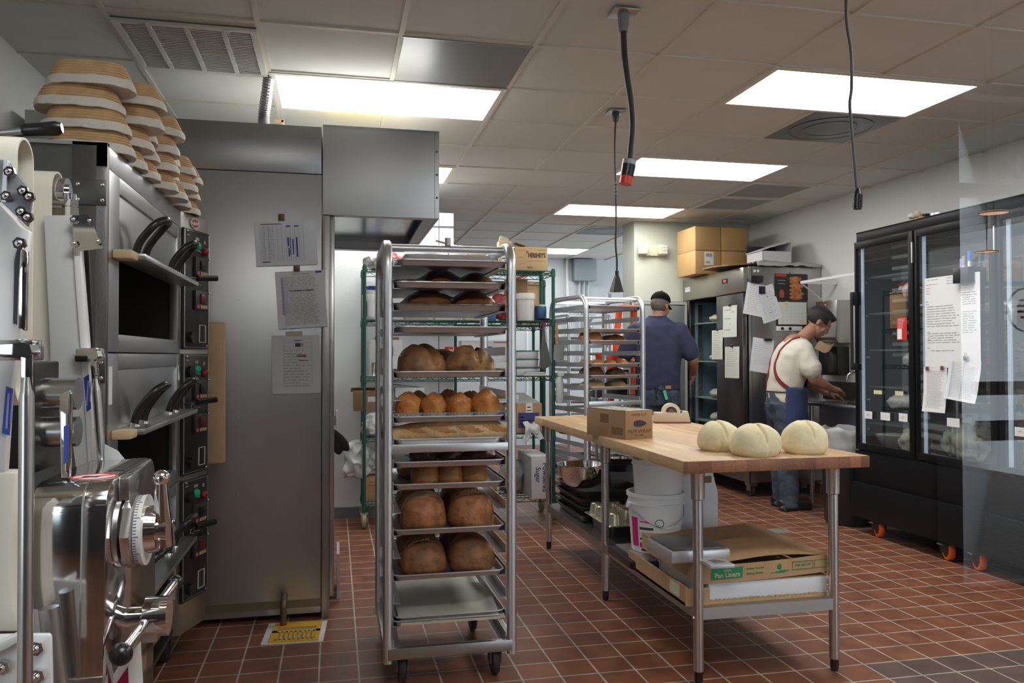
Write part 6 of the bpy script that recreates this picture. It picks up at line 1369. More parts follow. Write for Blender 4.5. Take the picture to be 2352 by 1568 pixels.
bagged('food_bag', (1.17, 6.32, SH[4]), (.10, .09, .12), 'yellow and green bag low behind the rack post', 23, 'bag', mat('bag_yellowgreen', (.50, .45, .10), .4, col2=(.15, .22, .08), vscale=14))
# cloth on the shelf front
cq = [sx(*q, 6.185) for q in ((1203, 972), (1237, 970), (1203, 1016), (1248, 1008))]
def f(u, v):
    p = cq[0].lerp(cq[1], u).lerp(cq[2].lerp(cq[3], u), v)
    n_ = v*v*max(0, 1-abs(u-.48)*4.2)
    return p+V((.010*math.sin(v*5+u*3), -.020*math.sin(u*PI*3.2+v*1.5)*(.35+.65*v)-.03*math.sin(PI*min(1, v*1.6))*.6+.035*(1-v)**6, .088*n_+.012*math.sin(u*9)*(1-v)))
b = B().grid(f, 34, 30, .006).noisy(.005, 30, 3)
one('white_towel', b, mat('towel_white', (.72, .72, .71), .9, bump=.3, bscale=120), 'white towel draped over the fourth shelf edge', 'towel', smooth=180)
# tools hung from the right post
hz = sx(1250, 742, 6.2).z
for k, (dx, c, lb) in enumerate(((.0, (.50, .03, .10), 'red carabiner hanging from the second shelf'), (.018, (.06, .07, .45), 'blue carabiner hanging from the second shelf'), (.036, (.45, .05, .16), 'crimson carabiner hanging from the second shelf'))):
    x = sx(1245, 742, 6.2).x+dx; one('carabiner', B().tube([(x+.012*math.cos(a)+.004*math.sin(a), 6.205, hz-.022+.026*math.sin(a)) for a in [2*PI*i/16 for i in range(16)]], .0028, 6, closed=True), mat('carab_%s' % 'abc'[k], c, .35, .5), lb, 'carabiner')
a = sx(1278, 742, 6.19)
t = thing('dough_scraper', 'dough scraper with a wooden handle hanging outside the green post', 'scraper', a)
part('handle', B().cyl((a.x, 6.19, a.z), (a.x+.006, 6.19, a.z-.17), .011, .013, 10), mat('handle_wood', (.45, .26, .12), .55), t); part('blade', B().box((a.x+.02, 6.19, a.z-.235), (.085, .003, .12), rotm(0, 4, 0)), mat('blade_grey', (.26, .26, .25), .5, .7), t)
a = sx(1246, 758, 6.21)
t = thing('bread_knife', 'long grey knife blade hanging below the carabiners', 'knife', a)
part('blade', B().prism([(0, .0), (.012, .0), (.075, -.28), (.02, -.31), (-.03, -.30)], 0, .003, 'Z', 0, fr((a.x, 6.21, a.z), (1, 0, 0), (0, 0, 1))), mat('blade_dark', (.075, .08, .065), .5), t); part('handle', B().cyl((a.x+.022, 6.205, a.z+.02), (a.x+.035, 6.205, a.z-.10), .008, n=8), mat('handle_lilac', (.50, .52, .62), .4), t)
a = sx(1274, 935, 6.16)
t = thing('dish_soap', 'white squeeze bottle hung beside the green post', 'bottle', a)
zz = SH[3]+.01
part('bottle_body', B().lathe([(0, 0), (.028, 0), (.031, .01), (.031, .16), (.02, .2), (.012, .215), (0, .215)], Mx.Translation((1.755, 6.18, .93)), 20), mat('bottle_white', (.60, .62, .66), .35), t); part('spray_head', B().bb((1.735, 6.165, 1.145), (1.79, 6.195, 1.185), .008), WHITE, t)
part('hang_hook', B().cyl((1.715, 6.19, 1.12), (1.755, 6.19, 1.12), .004), STEELD, t)
# in the passage behind
sbox('orange_carton', 1200, 1245, 648, 0, 7.2, .25, mat('carton_peach', (.66, .42, .22), .7), 'peach coloured carton on the shelving in the passage', 'carton', .003, zb=1.59)
a = sx(1250, 690, 6.9)
t = thing('white_drum', 'tilted white container with a red lid stripe behind the green shelving', 'container', a)
M = Mx.Translation((1.70, 7.35, 1.66)) @ rotm(0, -18, 0)
part('container_body', B().at(M).bb((-.17, -.12, -.02), (.17, .12, .36), .02), mat('container_white', (.70, .71, .72), .5), t); part('red_stripe', B().at(M).bb((-.175, -.125, .36), (.175, .125, .375), .003), RED, t)

# ---------------------------------------------------------------- bakery racks in the middle of the room
rk = [o for o in COL.objects if o.name == 'bakery_rack'][0]
R2X, R2Y, R2R = 2.13, 5.90, 10
dup(rk, (R2X, R2Y, 0), R2R, 'aluminium rack between the green shelving and the man in the cap')
R3X, R3Y = 2.80, 8.60
dup(rk, (R3X, R3Y, 0), 4, 'aluminium rack behind the one beside the man in the cap')
MR = Mx.Translation((R2X, R2Y, 0)) @ rotm(0, 0, R2R)
def t2p(k, lb, ox=0, oy=.335):
    p = MR @ V((ox, oy, slot(k))); return tray(p.x, p.y, p.z, lb, R2R, 'sheet trays in the rack by the man')
t2p(0, 'topmost tray in the rack by the man'); t2p(2, 'second tray with pastries in the rack by the man'); t2p(3, 'tray under two brown loaves in the rack by the man'); t2p(5, 'tray of small golden rolls in the rack by the man'); t2p(6, 'tray with dark loaves in the rack by the man'); t2p(7, 'tray with pale loaves in the rack by the man'); t2p(9, 'empty tray below the pale loaves in the rack by the man', oy=.30)
def b2(k, ox, oy, d, m, lb, nm, seed, grp):
    p = MR @ V((ox, oy, slot(k)+.0035)); bread(nm, p, d, m, lb, 'bread', seed, grp)
b2(3, -.11, .22, (.10, .11, .085), CR_GOLD, 'taller brown loaf in the rack by the man', 'brown_loaf', 60, 'brown loaves in the far rack'); b2(3, .12, .25, (.105, .1, .06), CR_BUN, 'flatter brown loaf in the rack by the man', 'brown_loaf', 61, 'brown loaves in the far rack')
for k in range(4): b2(5, -.165+.11*k, .20, (.052, .06, .045), CR_MUF, ['golden roll at the shelving end of the far rack', 'second golden roll in the far rack', 'third golden roll in the far rack', 'golden roll closest to the man in the far rack'][k], 'golden_roll', 64+k, 'golden rolls in the far rack')
b2(6, -.10, .22, (.10, .11, .075), CR_DARK, 'dark loaf in the far rack nearer the shelving', 'dark_loaf', 70, 'dark loaves in the far rack'); b2(6, .13, .24, (.08, .09, .06), CR_DARK, 'dark loaf in the far rack nearer the man', 'dark_loaf', 71, 'dark loaves in the far rack')
b2(7, -.10, .22, (.10, .11, .055), CR_BAG, 'pale loaf in the far rack nearer the shelving', 'pale_loaf', 73, 'pale loaves in the far rack'); b2(7, .13, .24, (.085, .09, .05), PALE, 'pale loaf in the far rack nearer the man', 'pale_loaf', 74, 'pale loaves in the far rack')
b2(2, -.10, .25, (.09, .10, .025), CR_GOLD, 'thin golden pastry high in the far rack', 'pastry', 76, 'pastries in the far rack')
for k in range(2, 15, 2): tray(R3X, R3Y+.33, slot(k), 'tray in the rear rack, number %s from its top' % ['', 'one', 'two', 'three', 'four', 'five', 'six', 'seven'][k//2], 4, 'trays in the rear rack')
# pale blue bins on the far rack's lower slots
tb = mat('bin_pale_blue', (.42, .58, .66), .4)
for k, (ox, lb) in enumerate(((-.11, 'pale blue bin in the far rack nearer the shelving'), (.11, 'pale blue bin in the far rack nearer the man'))):
    p = MR @ V((ox, .30, slot(11)))
    t = thing('pale_bin', lb, 'bin', p, R2R, 'pale blue bins in the far rack'); m = MW[t.name]
    part('bin_body', B().at(m).rings([rrect(.18, .44, .02, 0), rrect(.20, .46, .02, .12), rrect(.21, .47, .02, .12), rrect(.21, .47, .02, .115), rrect(.19, .45, .02, .11), rrect(.17, .43, .02, .006)]), tb, t)
    part('grip_hole', B().at(m).bb((-.03, -.232, .085), (.03, -.2285, .105), .001), INK, t)
# orange ladder
t = thing('step_ladder', 'orange step ladder leaning behind the rack and the man in the cap', 'ladder', (2.75, 7.75, 0))
orm = mat('ladder_orange', (.85, .10, .02), .5)
for s in (0, 1):
    part('rail', B().tube([(2.66+.34*s, 7.78, .0), (2.88+.16*s, 7.88, 1.80)], .034, 4, sq=(1, .2, 0)), orm, t)
for k in range(5): part('step', B().box((2.85+.02*k, 7.795+.018*k, .30+.30*k), (.30-.03*k, .09, .03)), STEELD, t)
part('ladder_top', B().box((2.96, 7.885, 1.80), (.22, .14, .06), None, .01), orm, t)
one('red_bucket', B().lathe([(0, 0), (.10, 0), (.12, .16), (.115, .16), (.095, .01), (0, .01)], Mx.Translation((2.62, 7.52, 1.17)), 24), mat('bucket_red', (.72, .05, .02), .45), 'red bucket on the dark cart between the rack and the ladder', 'bucket')
t = thing('utility_cart', 'dark utility cart holding a red bucket beside the man in the cap', 'cart', (2.66, 7.1, 0))
part('cart_shelf', B().bb((2.46, 7.40, 1.15), (2.80, 7.64, 1.17)).bb((2.46, 7.40, .25), (2.80, 7.64, .27)).bb((2.46, 7.40, .90), (2.80, 7.64, 1.10), .01), BLACKP, t)
for x in (2.47, 2.79):
    for y in (7.41, 7.63): part('cart_post', B().cyl((x, y, 0), (x, y, 1.15), .013, n=8), STEELD, t)
part('green_tag', B().bb((2.53, 7.395, .96), (2.57, 7.399, 1.06)), mat('tag_green', (.05, .62, .30), .4), t)
# ---------------------------------------------------------------- dough sheeter, tables folded up
t = thing('dough_sheeter', 'white dough sheeter with folded belt tables, chrome levers and a graduated dial', 'dough sheeter', (-.55, 1.7, 0))
def poly(b, pts, y, d, bev=0):
    p = [PX(x, yy, 'y', y) for x, yy in pts]; return b.prism([(q.x, q.z) for q in p], y, y+d, 'Y', bev)
WE = mat('sheeter_white', (.80, .82, .84), .3); GP = mat('sheeter_grey_panel', (.60, .62, .64), .4)
YA, YB = 1.42, 2.0
# belts: stadium loops running up and down
def belt(x0, x1, y0, y1, z0, z1, th=.004):
    r = (y1-y0)/2; yc = (y0+y1)/2; out = []; 
    def loop(k): 
        rr_ = r-k; o = []
        for i in range(13): a = PI*i/12; o.append((yc+rr_*math.cos(a), z1-r+rr_*math.sin(a)))
        for i in range(13): a = PI+PI*i/12; o.append((yc+rr_*math.cos(a), z0+r+rr_*math.sin(a)))
        return o
    A_, C_ = loop(0), loop(th); b = B(); n = len(A_)
    vs = [(x0, *p) for p in A_]+[(x1, *p) for p in A_]+[(x0, *p) for p in C_]+[(x1, *p) for p in C_]; fs = []
    for i in range(n):
        j = (i+1) % n; fs += [(i, j, n+j, n+i), (2*n+j, 2*n+i, 3*n+i, 3*n+j), (n+i, n+j, 3*n+j, 3*n+i), (j, i, 2*n+i, 2*n+j)]
    return b.add(vs, fs)
xa = PX(76, 600, 'y', YA+.075).x; za = PX(40, 317, 'y', YA+.04).z
xb = PX(122, 450, 'y', YB).x; zb_ = PX(100, 394, 'y', YB+.04).z
part('near_belt', belt(-1.05, xa, YA, YA+.075, 1.23, za), CREAM, t)
part('far_belt', belt(-1.05, xb, YB-.01, YB+.085, 1.22, zb_), CREAM, t)
part('near_roller', B().cyl((-1.04, YA+.0375, za-.038), (xa-.02, YA+.0375, za-.038), .030, n=20), CHROME, t)
part('far_roller', B().cyl((-1.04, YB+.038, zb_-.05), (xb+.02, YB+.038, zb_-.05), .036, n=20), CHROME, t)
part('near_roller_bolt', B().cyl((xa-.03, YA+.03, za-.17), (xa-.03, YA+.03, za-.055), .010, n=10).cyl((xa-.03, YA+.03, za-.17), (xa-.03, YA+.03, za-.15), .016, n=6).lathe([(.004, 0), (.02, .003), (.02, .012), (.004, .015)], fr((xa-.024, YA+.03, za-.05), (0, 0, 1), (0, 1, 0)), 16), CHROME, t)
# far roller fork with adjusting bolt
fx = PX(150, 430, 'y', YB); part('roller_journal', B().cyl((xb-.02, YB+.038, fx.z+.0), (fx.x, YB+.038, fx.z), .014, n=16).lathe([(.004, 0), (.026, .003), (.026, .012), (.004, .015)], fr((fx.x-.006, YB+.03, fx.z), (0, 0, 1), (0, 1, 0)), 18), CHROME, t)
g = PX(152, 492, 'y', YB); part('adjusting_bolt', B().cyl((g.x, YB+.03, g.z), (g.x, YB+.03, fx.z-.01), .013, n=12).cyl((g.x, YB+.03, g.z), (g.x, YB+.03, g.z+.02), .02, n=6).cyl((g.x, YB+.03, g.z+.022), (g.x, YB+.03, g.z+.038), .019, n=6), CHROME, t)
# near table frame
b = poly(B(), [(-60, 470), (0, 470), (46, 520), (66, 530), (52, 700), (40, 800), (22, 900), (10, 1085), (-60, 1085)], YA-.02, .02, .002)
part('near_frame', b, WE, t)
b = poly(B(), [(-60, 366), (15, 366), (72, 440), (74, 450), (64, 521), (2, 463), (-60, 460)], YA-.045, .006, .001)
p = part('bracket_plate', b, mat('bracket_grey', (.30, .31, .34), .4, .6), t)
def hexs(pts, y, r=.010, nm='hex_bolts', par=None):
    b = B()
    for px, py in pts: q = PX(px, py, 'y', y); b.cyl((q.x, y-.008, q.z), (q.x, y, q.z), r, n=6).sph((q.x, y-.009, q.z), r*.55)
    part(nm, b, CHROME, par or t)
hexs([(25, 396), (18, 452), (56, 440), (70, 453), (52, 487), (66, 500)], YA-.046, .0085, par=p)
part('plate_edge', poly(B(), [(8, 366), (17, 366), (14, 464), (3, 462)], YA-.050, .012), ALU, p)
s_ = part('latch_slot', poly(B(), [(42, 560), (64, 595), (55, 752), (30, 742), (33, 600)], YA-.0215, .003), BLACKP, t)
part('latch_bar', poly(B(), [(47, 570), (62, 575), (58, 760), (38, 755), (42, 640)], YA-.035, .012, .002), CHROME, s_)
hexs([(48, 560)], YA-.03, .010, 'latch_bolt', s_)
# far table frame
fr_ = part('far_frame', poly(B(), [(100, 494), (166, 494), (184, 700), (205, 900), (222, 1090), (176, 1090), (150, 905), (118, 870)], YB-.03, .02, .002), GP, t)
part('frame_white_edge', poly(B(), [(164, 494), (182, 560), (200, 790), (208, 930), (216, 1090), (204, 1090), (192, 905), (172, 640)], YB-.036, .03, .002), WE, fr_)
b = poly(B(), [(166, 494), (204, 494), (237, 570), (172, 578)], YB-.045, .004)
p = part('corner_bracket', b, CHROME, t); hexs([(171, 505), (172, 560), (208, 508), (226, 555)], YB-.046, .008, par=p)
part('frame_shadow_gap', poly(B(), [(184, 578), (203, 572), (214, 800), (200, 800)], YB+.01, .01), BLACKM, t)
for nm, pts, y in (('warning_label', [(14, 887), (30, 893), (22, 1000), (4, 995)], YA-.0225), ('warning_label', [(192, 867), (204, 859), (209, 938), (199, 946)], YB-.0375)):
    q = part(nm, poly(B(), pts, y, .0012), BLUEL, t)
    c = PX(sum(a for a, _ in pts)/4, sum(a for _, a in pts)/4, 'y', y-.0006)
    part('label_print', B().box(c, (.003, .0008, .055), rotm(0, 3, 0)).box(c+V((.006, 0, .004)), (.0022, .0008, .045), rotm(0, 3, 0)), mat('label_light', (.32, .36, .66), .6), q)
# support tubes with flattened eyes
def guard(px0, py0, px1, py1, y, r, blk):
    a, c = PX(px0, py0, 'y', y), PX(px1, py1, 'y', y); a = V((a.x, y, a.z)); c = V((c.x, y, c.z)); d = (c-a).normalized()
    g = part('support_tube', B().tube([a+d*.03, a+d*.05, a+d*.06, c], [r*.55, r*.8, r, r], 18), STEEL, t)
    part('flattened_eye', B().box(a+d*.015, (r*1.6, .006, .08), rotm(0, math.degrees(math.atan2(d.x, d.z))+180, 0), .002), CHROME, g)
    q0 = PX(*blk, 'y', y); part('pivot_block', B().bb((q0.x-.045, y+.006, q0.z-.016), (q0.x+.004, y+.06, q0.z+.016), .004).cyl((a.x, y-.016, q0.z), (a.x, y+.02, q0.z), .012, n=6), CHROME, g)
    return g
guard(62, 820, 57, 1640, 1.33, .0105, (64, 804)); guard(217, 838, 236, 1092, YB-.06, .0095, (219, 815))
# head: rollers between side plates, chrome cover
YH0, YH1 = 1.55, 1.95
xh0, xh1 = PX(70, 1250, 'y', YH0).x, PX(243, 1250, 'y', YH0).x
zt_ = PX(160, 1103, 'y', YH0+.05).z
b = B(); prof = []
for i in range(9): a = PI/2*i/8; prof.append((YH0+.05-.05*math.sin(PI/2-a), zt_-.05+.05*math.sin(a)) if 0 else (YH0+.05-.05*math.cos(a), zt_-.05+.05*math.sin(a)))
for i in range(9): a = PI/2*i/8; prof.append((YH1-.05+.05*math.sin(a), zt_-.05+.05*math.cos(a)))
prof += [(YH1+.01, .74), (YH0-.012, .74)]
cov = part('head_cover', B().prism(prof, xh0, xh1, 'X', .003), mat('satin_chrome', (.66, .66, .66), .10, 1), t, 25)
part('cover_seam', B().prism([(y-.0006 if y < 1.7 else y+.0006, z+(.0006 if z > .9 else 0)) for y, z in prof], xh1-.040, xh1-.037, 'X'), STEELD, cov)
body = part('lower_body', B().bb((xh0-.01, YH0-.008, .35), (xh1-.001, YH1, .742), .003), mat('body_satin', (.58, .59, .57), .13, 1), t)
part('body_step', B().bb((xh0, YH0-.013, .735), (xh1, YH0+.01, .75), .002), STEEL, body)
part('body_leg', B().bb((-.75, YH0+.0, .0), (xh1-.05, YH1-.05, .352), .004), WE, t)
b = B()
for z, r in ((1.16, .030), (1.235, .032)): b.cyl((-.9, 1.76, z), (-.50, 1.76, z), r, n=20)
part('sheeting_rollers', b, mat('roller_satin', (.5, .5, .49), .25, 1), t)
part('guard_post', poly(B(), [(135, 906), (160, 896), (164, 905), (160, 1098), (140, 1098)], 1.62, .012, .002), CHROME, t)
q = part('warning_label', poly(B(), [(146, 979), (157, 973), (156, 1060), (146, 1066)], 1.6185, .001), BLUEL, t)
part('roller_housing', B().bb((-1.0, 1.70, 1.085), (-.56, 1.84, 1.30), .004), BLACKM, t)
part('grey_flap', poly(B(), [(240, 1020), (270, 1035), (292, 1062), (293, 1110), (238, 1110)], 1.93, .004, .001), GP, t)
c = V(((xh0+xh1)/2+.02, (YH0+YH1)/2-.12, zt_+.0012))
st = part('hand_warning_sticker', B().cyl(c-V((0, 0, .0008)), c, .040, n=32), PAPER, t)
part('red_ring', B().lathe([(.036, 0), (.040, 0), (.040, .001), (.036, .001), (.036, 0)], Mx.Translation(c), 32, False).box(c+V((0, 0, .0006)), (.074, .005, .001), rotm(0, 0, 38)), RED, st)
part('hand_mark', B().box(c+V((-.006, 0, .0005)), (.028, .012, .0008), rotm(0, 0, -15)), INK, st)
part('black_vents', B().bb((xh1-.028, YH0+.16, zt_-.001), (xh1-.008, YH1-.04, zt_+.001)).bb((xh1-.036, YH0+.16, zt_-.001), (xh1-.032, YH1-.04, zt_+.001)), BLACKP, cov)
# graduated dial on the operator side
dy, dz = 1.66, PX(275, 1218, 'y', 1.66).z
Mx_ = Mx.Translation((xh1, dy, dz)) @ rotm(0, 90, 0) @ Mx.Diagonal((.92, .92, .55, 1))
part('dial_flange', B().lathe([(0, 0), (.073, 0), (.073, .012), (0, .012)], Mx_, 36).bb((xh1, dy-.03, dz+.06), (xh1+.02, dy+.03, dz+.105), .004), STEEL, t)
part('dial_octagon', B().lathe([(.0, .012), (.066, .012), (.078, .022), (.078, .052), (.066, .060), (0, .060)], Mx_, 8), CHROME, t, 20)
dg = part('graduated_ring', B().lathe([(0, .060), (.072, .060), (.072, .084), (0, .084)], Mx_, 60), mat('dial_white', (.72, .73, .73), .35), t)
b = B()
for k in range(72):
    a = 2*PI*k/72; l = .010 if k % 6 else .018
    b.at(Mx_ @ rotm(0, 0, 5*k)).bb((.0722, -.0006, .061), (.0728, .0006, .061+l))
b.m = I4
part('dial_graduation', b, INK, dg)
part('dial_hub', B().lathe([(0, .084), (.05, .084), (.046, .12), (.03, .122), (.03, .15), (0, .15)], Mx_, 36), CHROME, t)
hx = xh1+.074; bt = PX(322, 1106, 'x', hx)
kb = V((hx, dy-.02, PX(322, 1106, 'y', dy-.02).z))
part('dial_arm', B().tube([(hx, dy, dz-.03), (hx, dy-.006, dz+.02), kb], [.022, .018, .011], 16), CHROME, t)
part('arm_ball', B().sph(kb+V((0, 0, .006)), .0155, n=3), CHROME, t)
part('arm_spindle', B().cyl((hx-.02, dy+.0, dz+.01), (hx+.022, dy, dz+.01), .009), CHROME, t)
# speed lever shaft with two ball ended levers
sy_ = 1.70; z5 = PX(300, 1418, 'y', sy_).z; xe = PX(345, 1418, 'y', sy_).x
part('lever_shaft', B().cyl((xh1-.01, sy_, z5), (xe, sy_, z5), .0205, n=24).cyl((xh1+.035, sy_, z5), (xh1+.078, sy_, z5), .038, n=28), CHROME, t)
blk = part('lever_block', B().bb((xe-.012, sy_-.022, z5-.045), (xe+.018, sy_+.022, z5+.028), .003), STEEL, t)
p0, p1 = PX(278, 1502, 'y', 1.50), PX(403, 1338, 'y', 1.95)
p0 = PX(278, 1502, 'x', xe+.005); p1 = PX(403, 1338, 'x', xe+.03)
p0, p1 = PX(278, 1502, 'y', 1.55), PX(403, 1338, 'y', 1.86)
part('cross_lever', B().cyl(p0, p1, .0105, n=16), CHROME, t)
part('lever_ball', B().sph(p0, .020, n=3), BLACKP, t); part('lever_ball', B().sph(p1, .0165, n=3), BLACKP, t)
q0, q1 = PX(224, 1390, 'y', 1.72), PX(268, 1342, 'y', 1.72); part('short_lever', B().cyl(q0, q1, .009, n=12), STEEL, t); part('lever_ball', B().sph(q1, .0165, n=3), BLACKP, t)
# lower bracket, bolts, placard
b = poly(B(), [(-80, 1462), (40, 1458), (112, 1457), (116, 1465), (120, 1640), (-80, 1640)], 1.40, .012, .003)
lb_ = part('lower_bracket', b, WE, t); hexs([(86, 1486), (88, 1550), (8, 1530)], 1.398, .0115, par=lb_)
part('bracket_gusset', poly(B(), [(-60, 1500), (40, 1458), (42, 1475), (-60, 1530)], 1.37, .03, .002), WE, lb_)
part('bent_tube', B().tube(smooth_pts([PX(112, 1395, 'y', 1.5), PX(122, 1480, 'y', 1.5), PX(138, 1600, 'y', 1.5)], 6), .016, 12), STEELD, t)
pl_ = part('placard', poly(B(), [(322, 1474), (330, 1600), (215, 1600), (250, 1566), (278, 1520)], 1.61, .003), WHITE, t)
part('red_field', poly(B(), [(294, 1530), (296, 1600), (255, 1600), (268, 1568)], 1.6085, .0014), mat('placard_red', (.32, .01, .06), .45), pl_)
g0, g1, g2 = PX(-40, 309, 'y', 1.60), PX(52, 300, 'y', 1.60), PX(143, 294, 'y', 1.60)
lv = part('top_lever', B().cyl(g0, g1, .006, n=12), STEEL, t); part('lever_grip', B().tube([g1, g1+(g2-g1)*.1, g1+(g2-g1)*.5, g1+(g2-g1)*.85, g2], [.010, .0125, .0125, .0135, .009], 16), BLACKP, lv)
part('lower_guard', poly(B(), [(-80, 1085), (36, 1085), (24, 1250), (30, 1380), (44, 1452), (-80, 1452)], 1.47, .05, .006), CREAM, t)
# ---------------------------------------------------------------- hanging cords
cordb = mat('cord_black', (.018, .018, .019), .5); cordg = mat('cord_grey', (.07, .08, .085), .5)
c0 = PX(1432, 28, 'z', CE); y0 = c0.y
t = thing('power_drop', 'thick black hanging cable ending in a red industrial plug', 'hanging cord', c0)
part('ceiling_plate', B().bb((c0.x-.055, y0-.055, CE-.008), (c0.x+.055, y0+.055, CE-.001), .002), STEELD, t)
part('strain_relief', B().lathe([(.0, 0), (.026, 0), (.022, -.05), (.017, -.075), (0, -.075)], Mx.Translation((c0.x, y0, CE-.008)), 20), GREYW if 0 else mat('relief_grey', (.22, .23, .24), .5), t)
pts = smooth_pts([(c0.x, y0, CE-.06)]+[PX(a, b_, 'y', y0) for a, b_ in ((1434, 120), (1441, 180), (1450, 240), (1453, 290), (1449, 340), (1446, 372))], 6)
part('cable', B().tube(pts, .0125, 12), cordb, t)
a, c = PX(1446, 368, 'y', y0), PX(1436, 423, 'y', y0); d = c-a
pl = part('plug_collar', B().cyl(a, a+d*.20, .029, n=22), mat('collar_grey', (.38, .40, .41), .4), t)
part('plug_body', B().cyl(a+d*.2, a+d*.68, .030, .028, 22), BLACKP, t); part('plug_tip', B().cyl(a+d*.66, a+d*1.0, .0265, n=22), mat('plug_red', (.72, .05, .02), .35), t)
c0 = PX(1414, 256, 'z', CE); y0 = c0.y
t = thing('power_drop', 'thin black hanging cord ending in a black cone shaped outlet', 'hanging cord', c0)
part('ceiling_plate', B().bb((c0.x-.05, y0-.05, CE-.008), (c0.x+.05, y0+.05, CE-.001), .002), STEELD, t)
part('strain_relief', B().cyl((c0.x, y0, CE-.008), (c0.x, y0, CE-.06), .022, .015), BLACKP, t)
pts = smooth_pts([(c0.x, y0, CE-.05)]+[PX(a, b_, 'y', y0) for a, b_ in ((1412, 340), (1414, 420), (1415, 500), (1414, 560), (1417, 600), (1416, 645))], 6)
part('cord', B().tube(pts, .0058, 8), cordb, t)
a, c = PX(1414, 418, 'y', y0), PX(1415, 450, 'y', y0); b = B()
for k in range(4): b.cyl(a+(c-a)*(k/4), a+(c-a)*(k/4+.2), .011 if k % 2 else .013, n=10)
part('cord_coupling', b, mat('coupling_grey', (.13, .14, .15), .5), t)
a, c = PX(1417, 634, 'y', y0), PX(1420, 670, 'y', y0); M = Mx.Translation(a)
part('cone_outlet', B().cyl(a+V((0, 0, .03)), a, .011, n=12).cyl(a, V((a.x, a.y, c.z)), .016, .046, 5), cordb, t)
yc = 2.62
a = PX(1946, -20, 'y', yc)
t = thing('power_drop', 'grey hanging cord with a ribbed black connector before the largest light', 'hanging cord', (a.x, yc, CE))
pts = smooth_pts([(a.x, yc, CE)]+[PX(q, w_, 'y', yc) for q, w_ in ((1944, 40), (1955, 120), (1956, 200), (1952, 240), (1957, 310), (1963, 380), (1967, 425), (1971, 445))], 6)
part('cord', B().tube(pts, .0058, 8), cordg, t)
part('ceiling_plate', B().cyl((a.x, yc, CE-.01), (a.x, yc, CE-.001), .04), STEELD, t)
a, c = PX(1971, 432, 'y', yc), PX(1969, 480, 'y', yc); b = B().cyl(a, a+(c-a)*.3, .008, .014, 12).cyl(a+(c-a)*.3, c, .0155, n=12)
for k in range(6): b.cyl(a+(c-a)*(.35+.1*k), a+(c-a)*(.40+.1*k), .0175, n=12)
part('connector', b, BLACKP, t)
one('floor_drain', B().lathe([(0, 0.0006), (.075, .0006), (.085, .003), (.0, .003)], Mx.Translation((3.23, 5.44, 0)), 28), mat('drain_metal', (.34, .36, .33), .45, .7), 'round metal floor drain beyond the work table', 'floor drain')
# dirt marks on the floor
# ---------------------------------------------------------------- people
SKIN = mat('skin', (.37, .175, .108), .5, sss=.06); SKIN2 = mat('skin_tanned', (.38, .175, .11), .5, sss=.06)
HAIR = mat('hair_black', (.012, .010, .009), .55, bump=.5, bscale=120); HAIRG = mat('hair_greying', (.13, .115, .095), .6, bump=.5, bscale=120)
DENIM = mat('denim', (.055, .075, .112), .85, var=.25, vscale=9, bump=.15, bscale=90); DENIM2 = mat('denim_apron', (.026, .048, .125), .85, var=.12, vscale=9, bump=.15, bscale=120)
TEE = mat('tshirt_offwhite', (.66, .615, .53), .9, bump=.12, bscale=40); NAVY = mat('tshirt_navy', (.032, .038, .085), .9, bump=.12, bscale=40)
def frame_of(pos, deg):
    """x = the person's right, y = forward, z = up"""
    f = V((math.cos(rad(deg)), math.sin(rad(deg)), 0)); return fr(pos, f.cross(V((0, 0, 1))), f)
def ell(c, rx, ry, n=24, tilt=0):
    o = []
    for k in range(n):
        a = 2*PI*k/n; o.append(V(c)+V((rx*math.cos(a), ry*math.sin(a)*math.cos(tilt), ry*math.sin(a)*math.sin(tilt))))
    return o
def capsule(b, pts, rs, n=14):
    pts = [V(p) for p in pts]; b.tube(pts, rs, n)
    for p, r in zip(pts, rs): b.sph(p, r*.985, n=2)
    return b
def hand(b, w, d, nrm, s, curl=.5, size=1.0):
    """palm and five fingers; w wrist, d along the hand, nrm out of the palm's back, s side of the thumb"""
    d = V(d).normalized(); nrm = (V(nrm)-d*d.dot(V(nrm))).normalized(); sd = d.cross(nrm)*s; w = V(w)
    capsule(b, [w, w+d*.03*size, w+d*.085*size], [.026*size, .030*size, .028*size])
    for k, (o, l) in enumerate(((.029, .072), (.010, .082), (-.010, .076), (-.028, .060))):
        p = w+d*.085*size+sd*o*size; r = .0088*size; pts = [w+d*.05*size+sd*o*.8*size, p]; dd = d.copy()
        for j in range(3):
            dd = (dd-nrm*(curl*(.35+.25*j))).normalized(); pts.append(pts[-1]+dd*l*size/3*[1.2, 1, .8][j])
        capsule(b, pts, [r*1.15, r*1.15, r*1.05, r, r*.85], 8)
    q = w+d*.025*size+sd*.028*size; pts = [w+d*.02*size, q, q+(d*.5+sd*.8-nrm*.3).normalized()*.035*size, q+(d*.8+sd*.8-nrm*.6).normalized()*.062*size]
    capsule(b, pts, [.017*size, .015*size, .0115*size, .0095*size], 8)
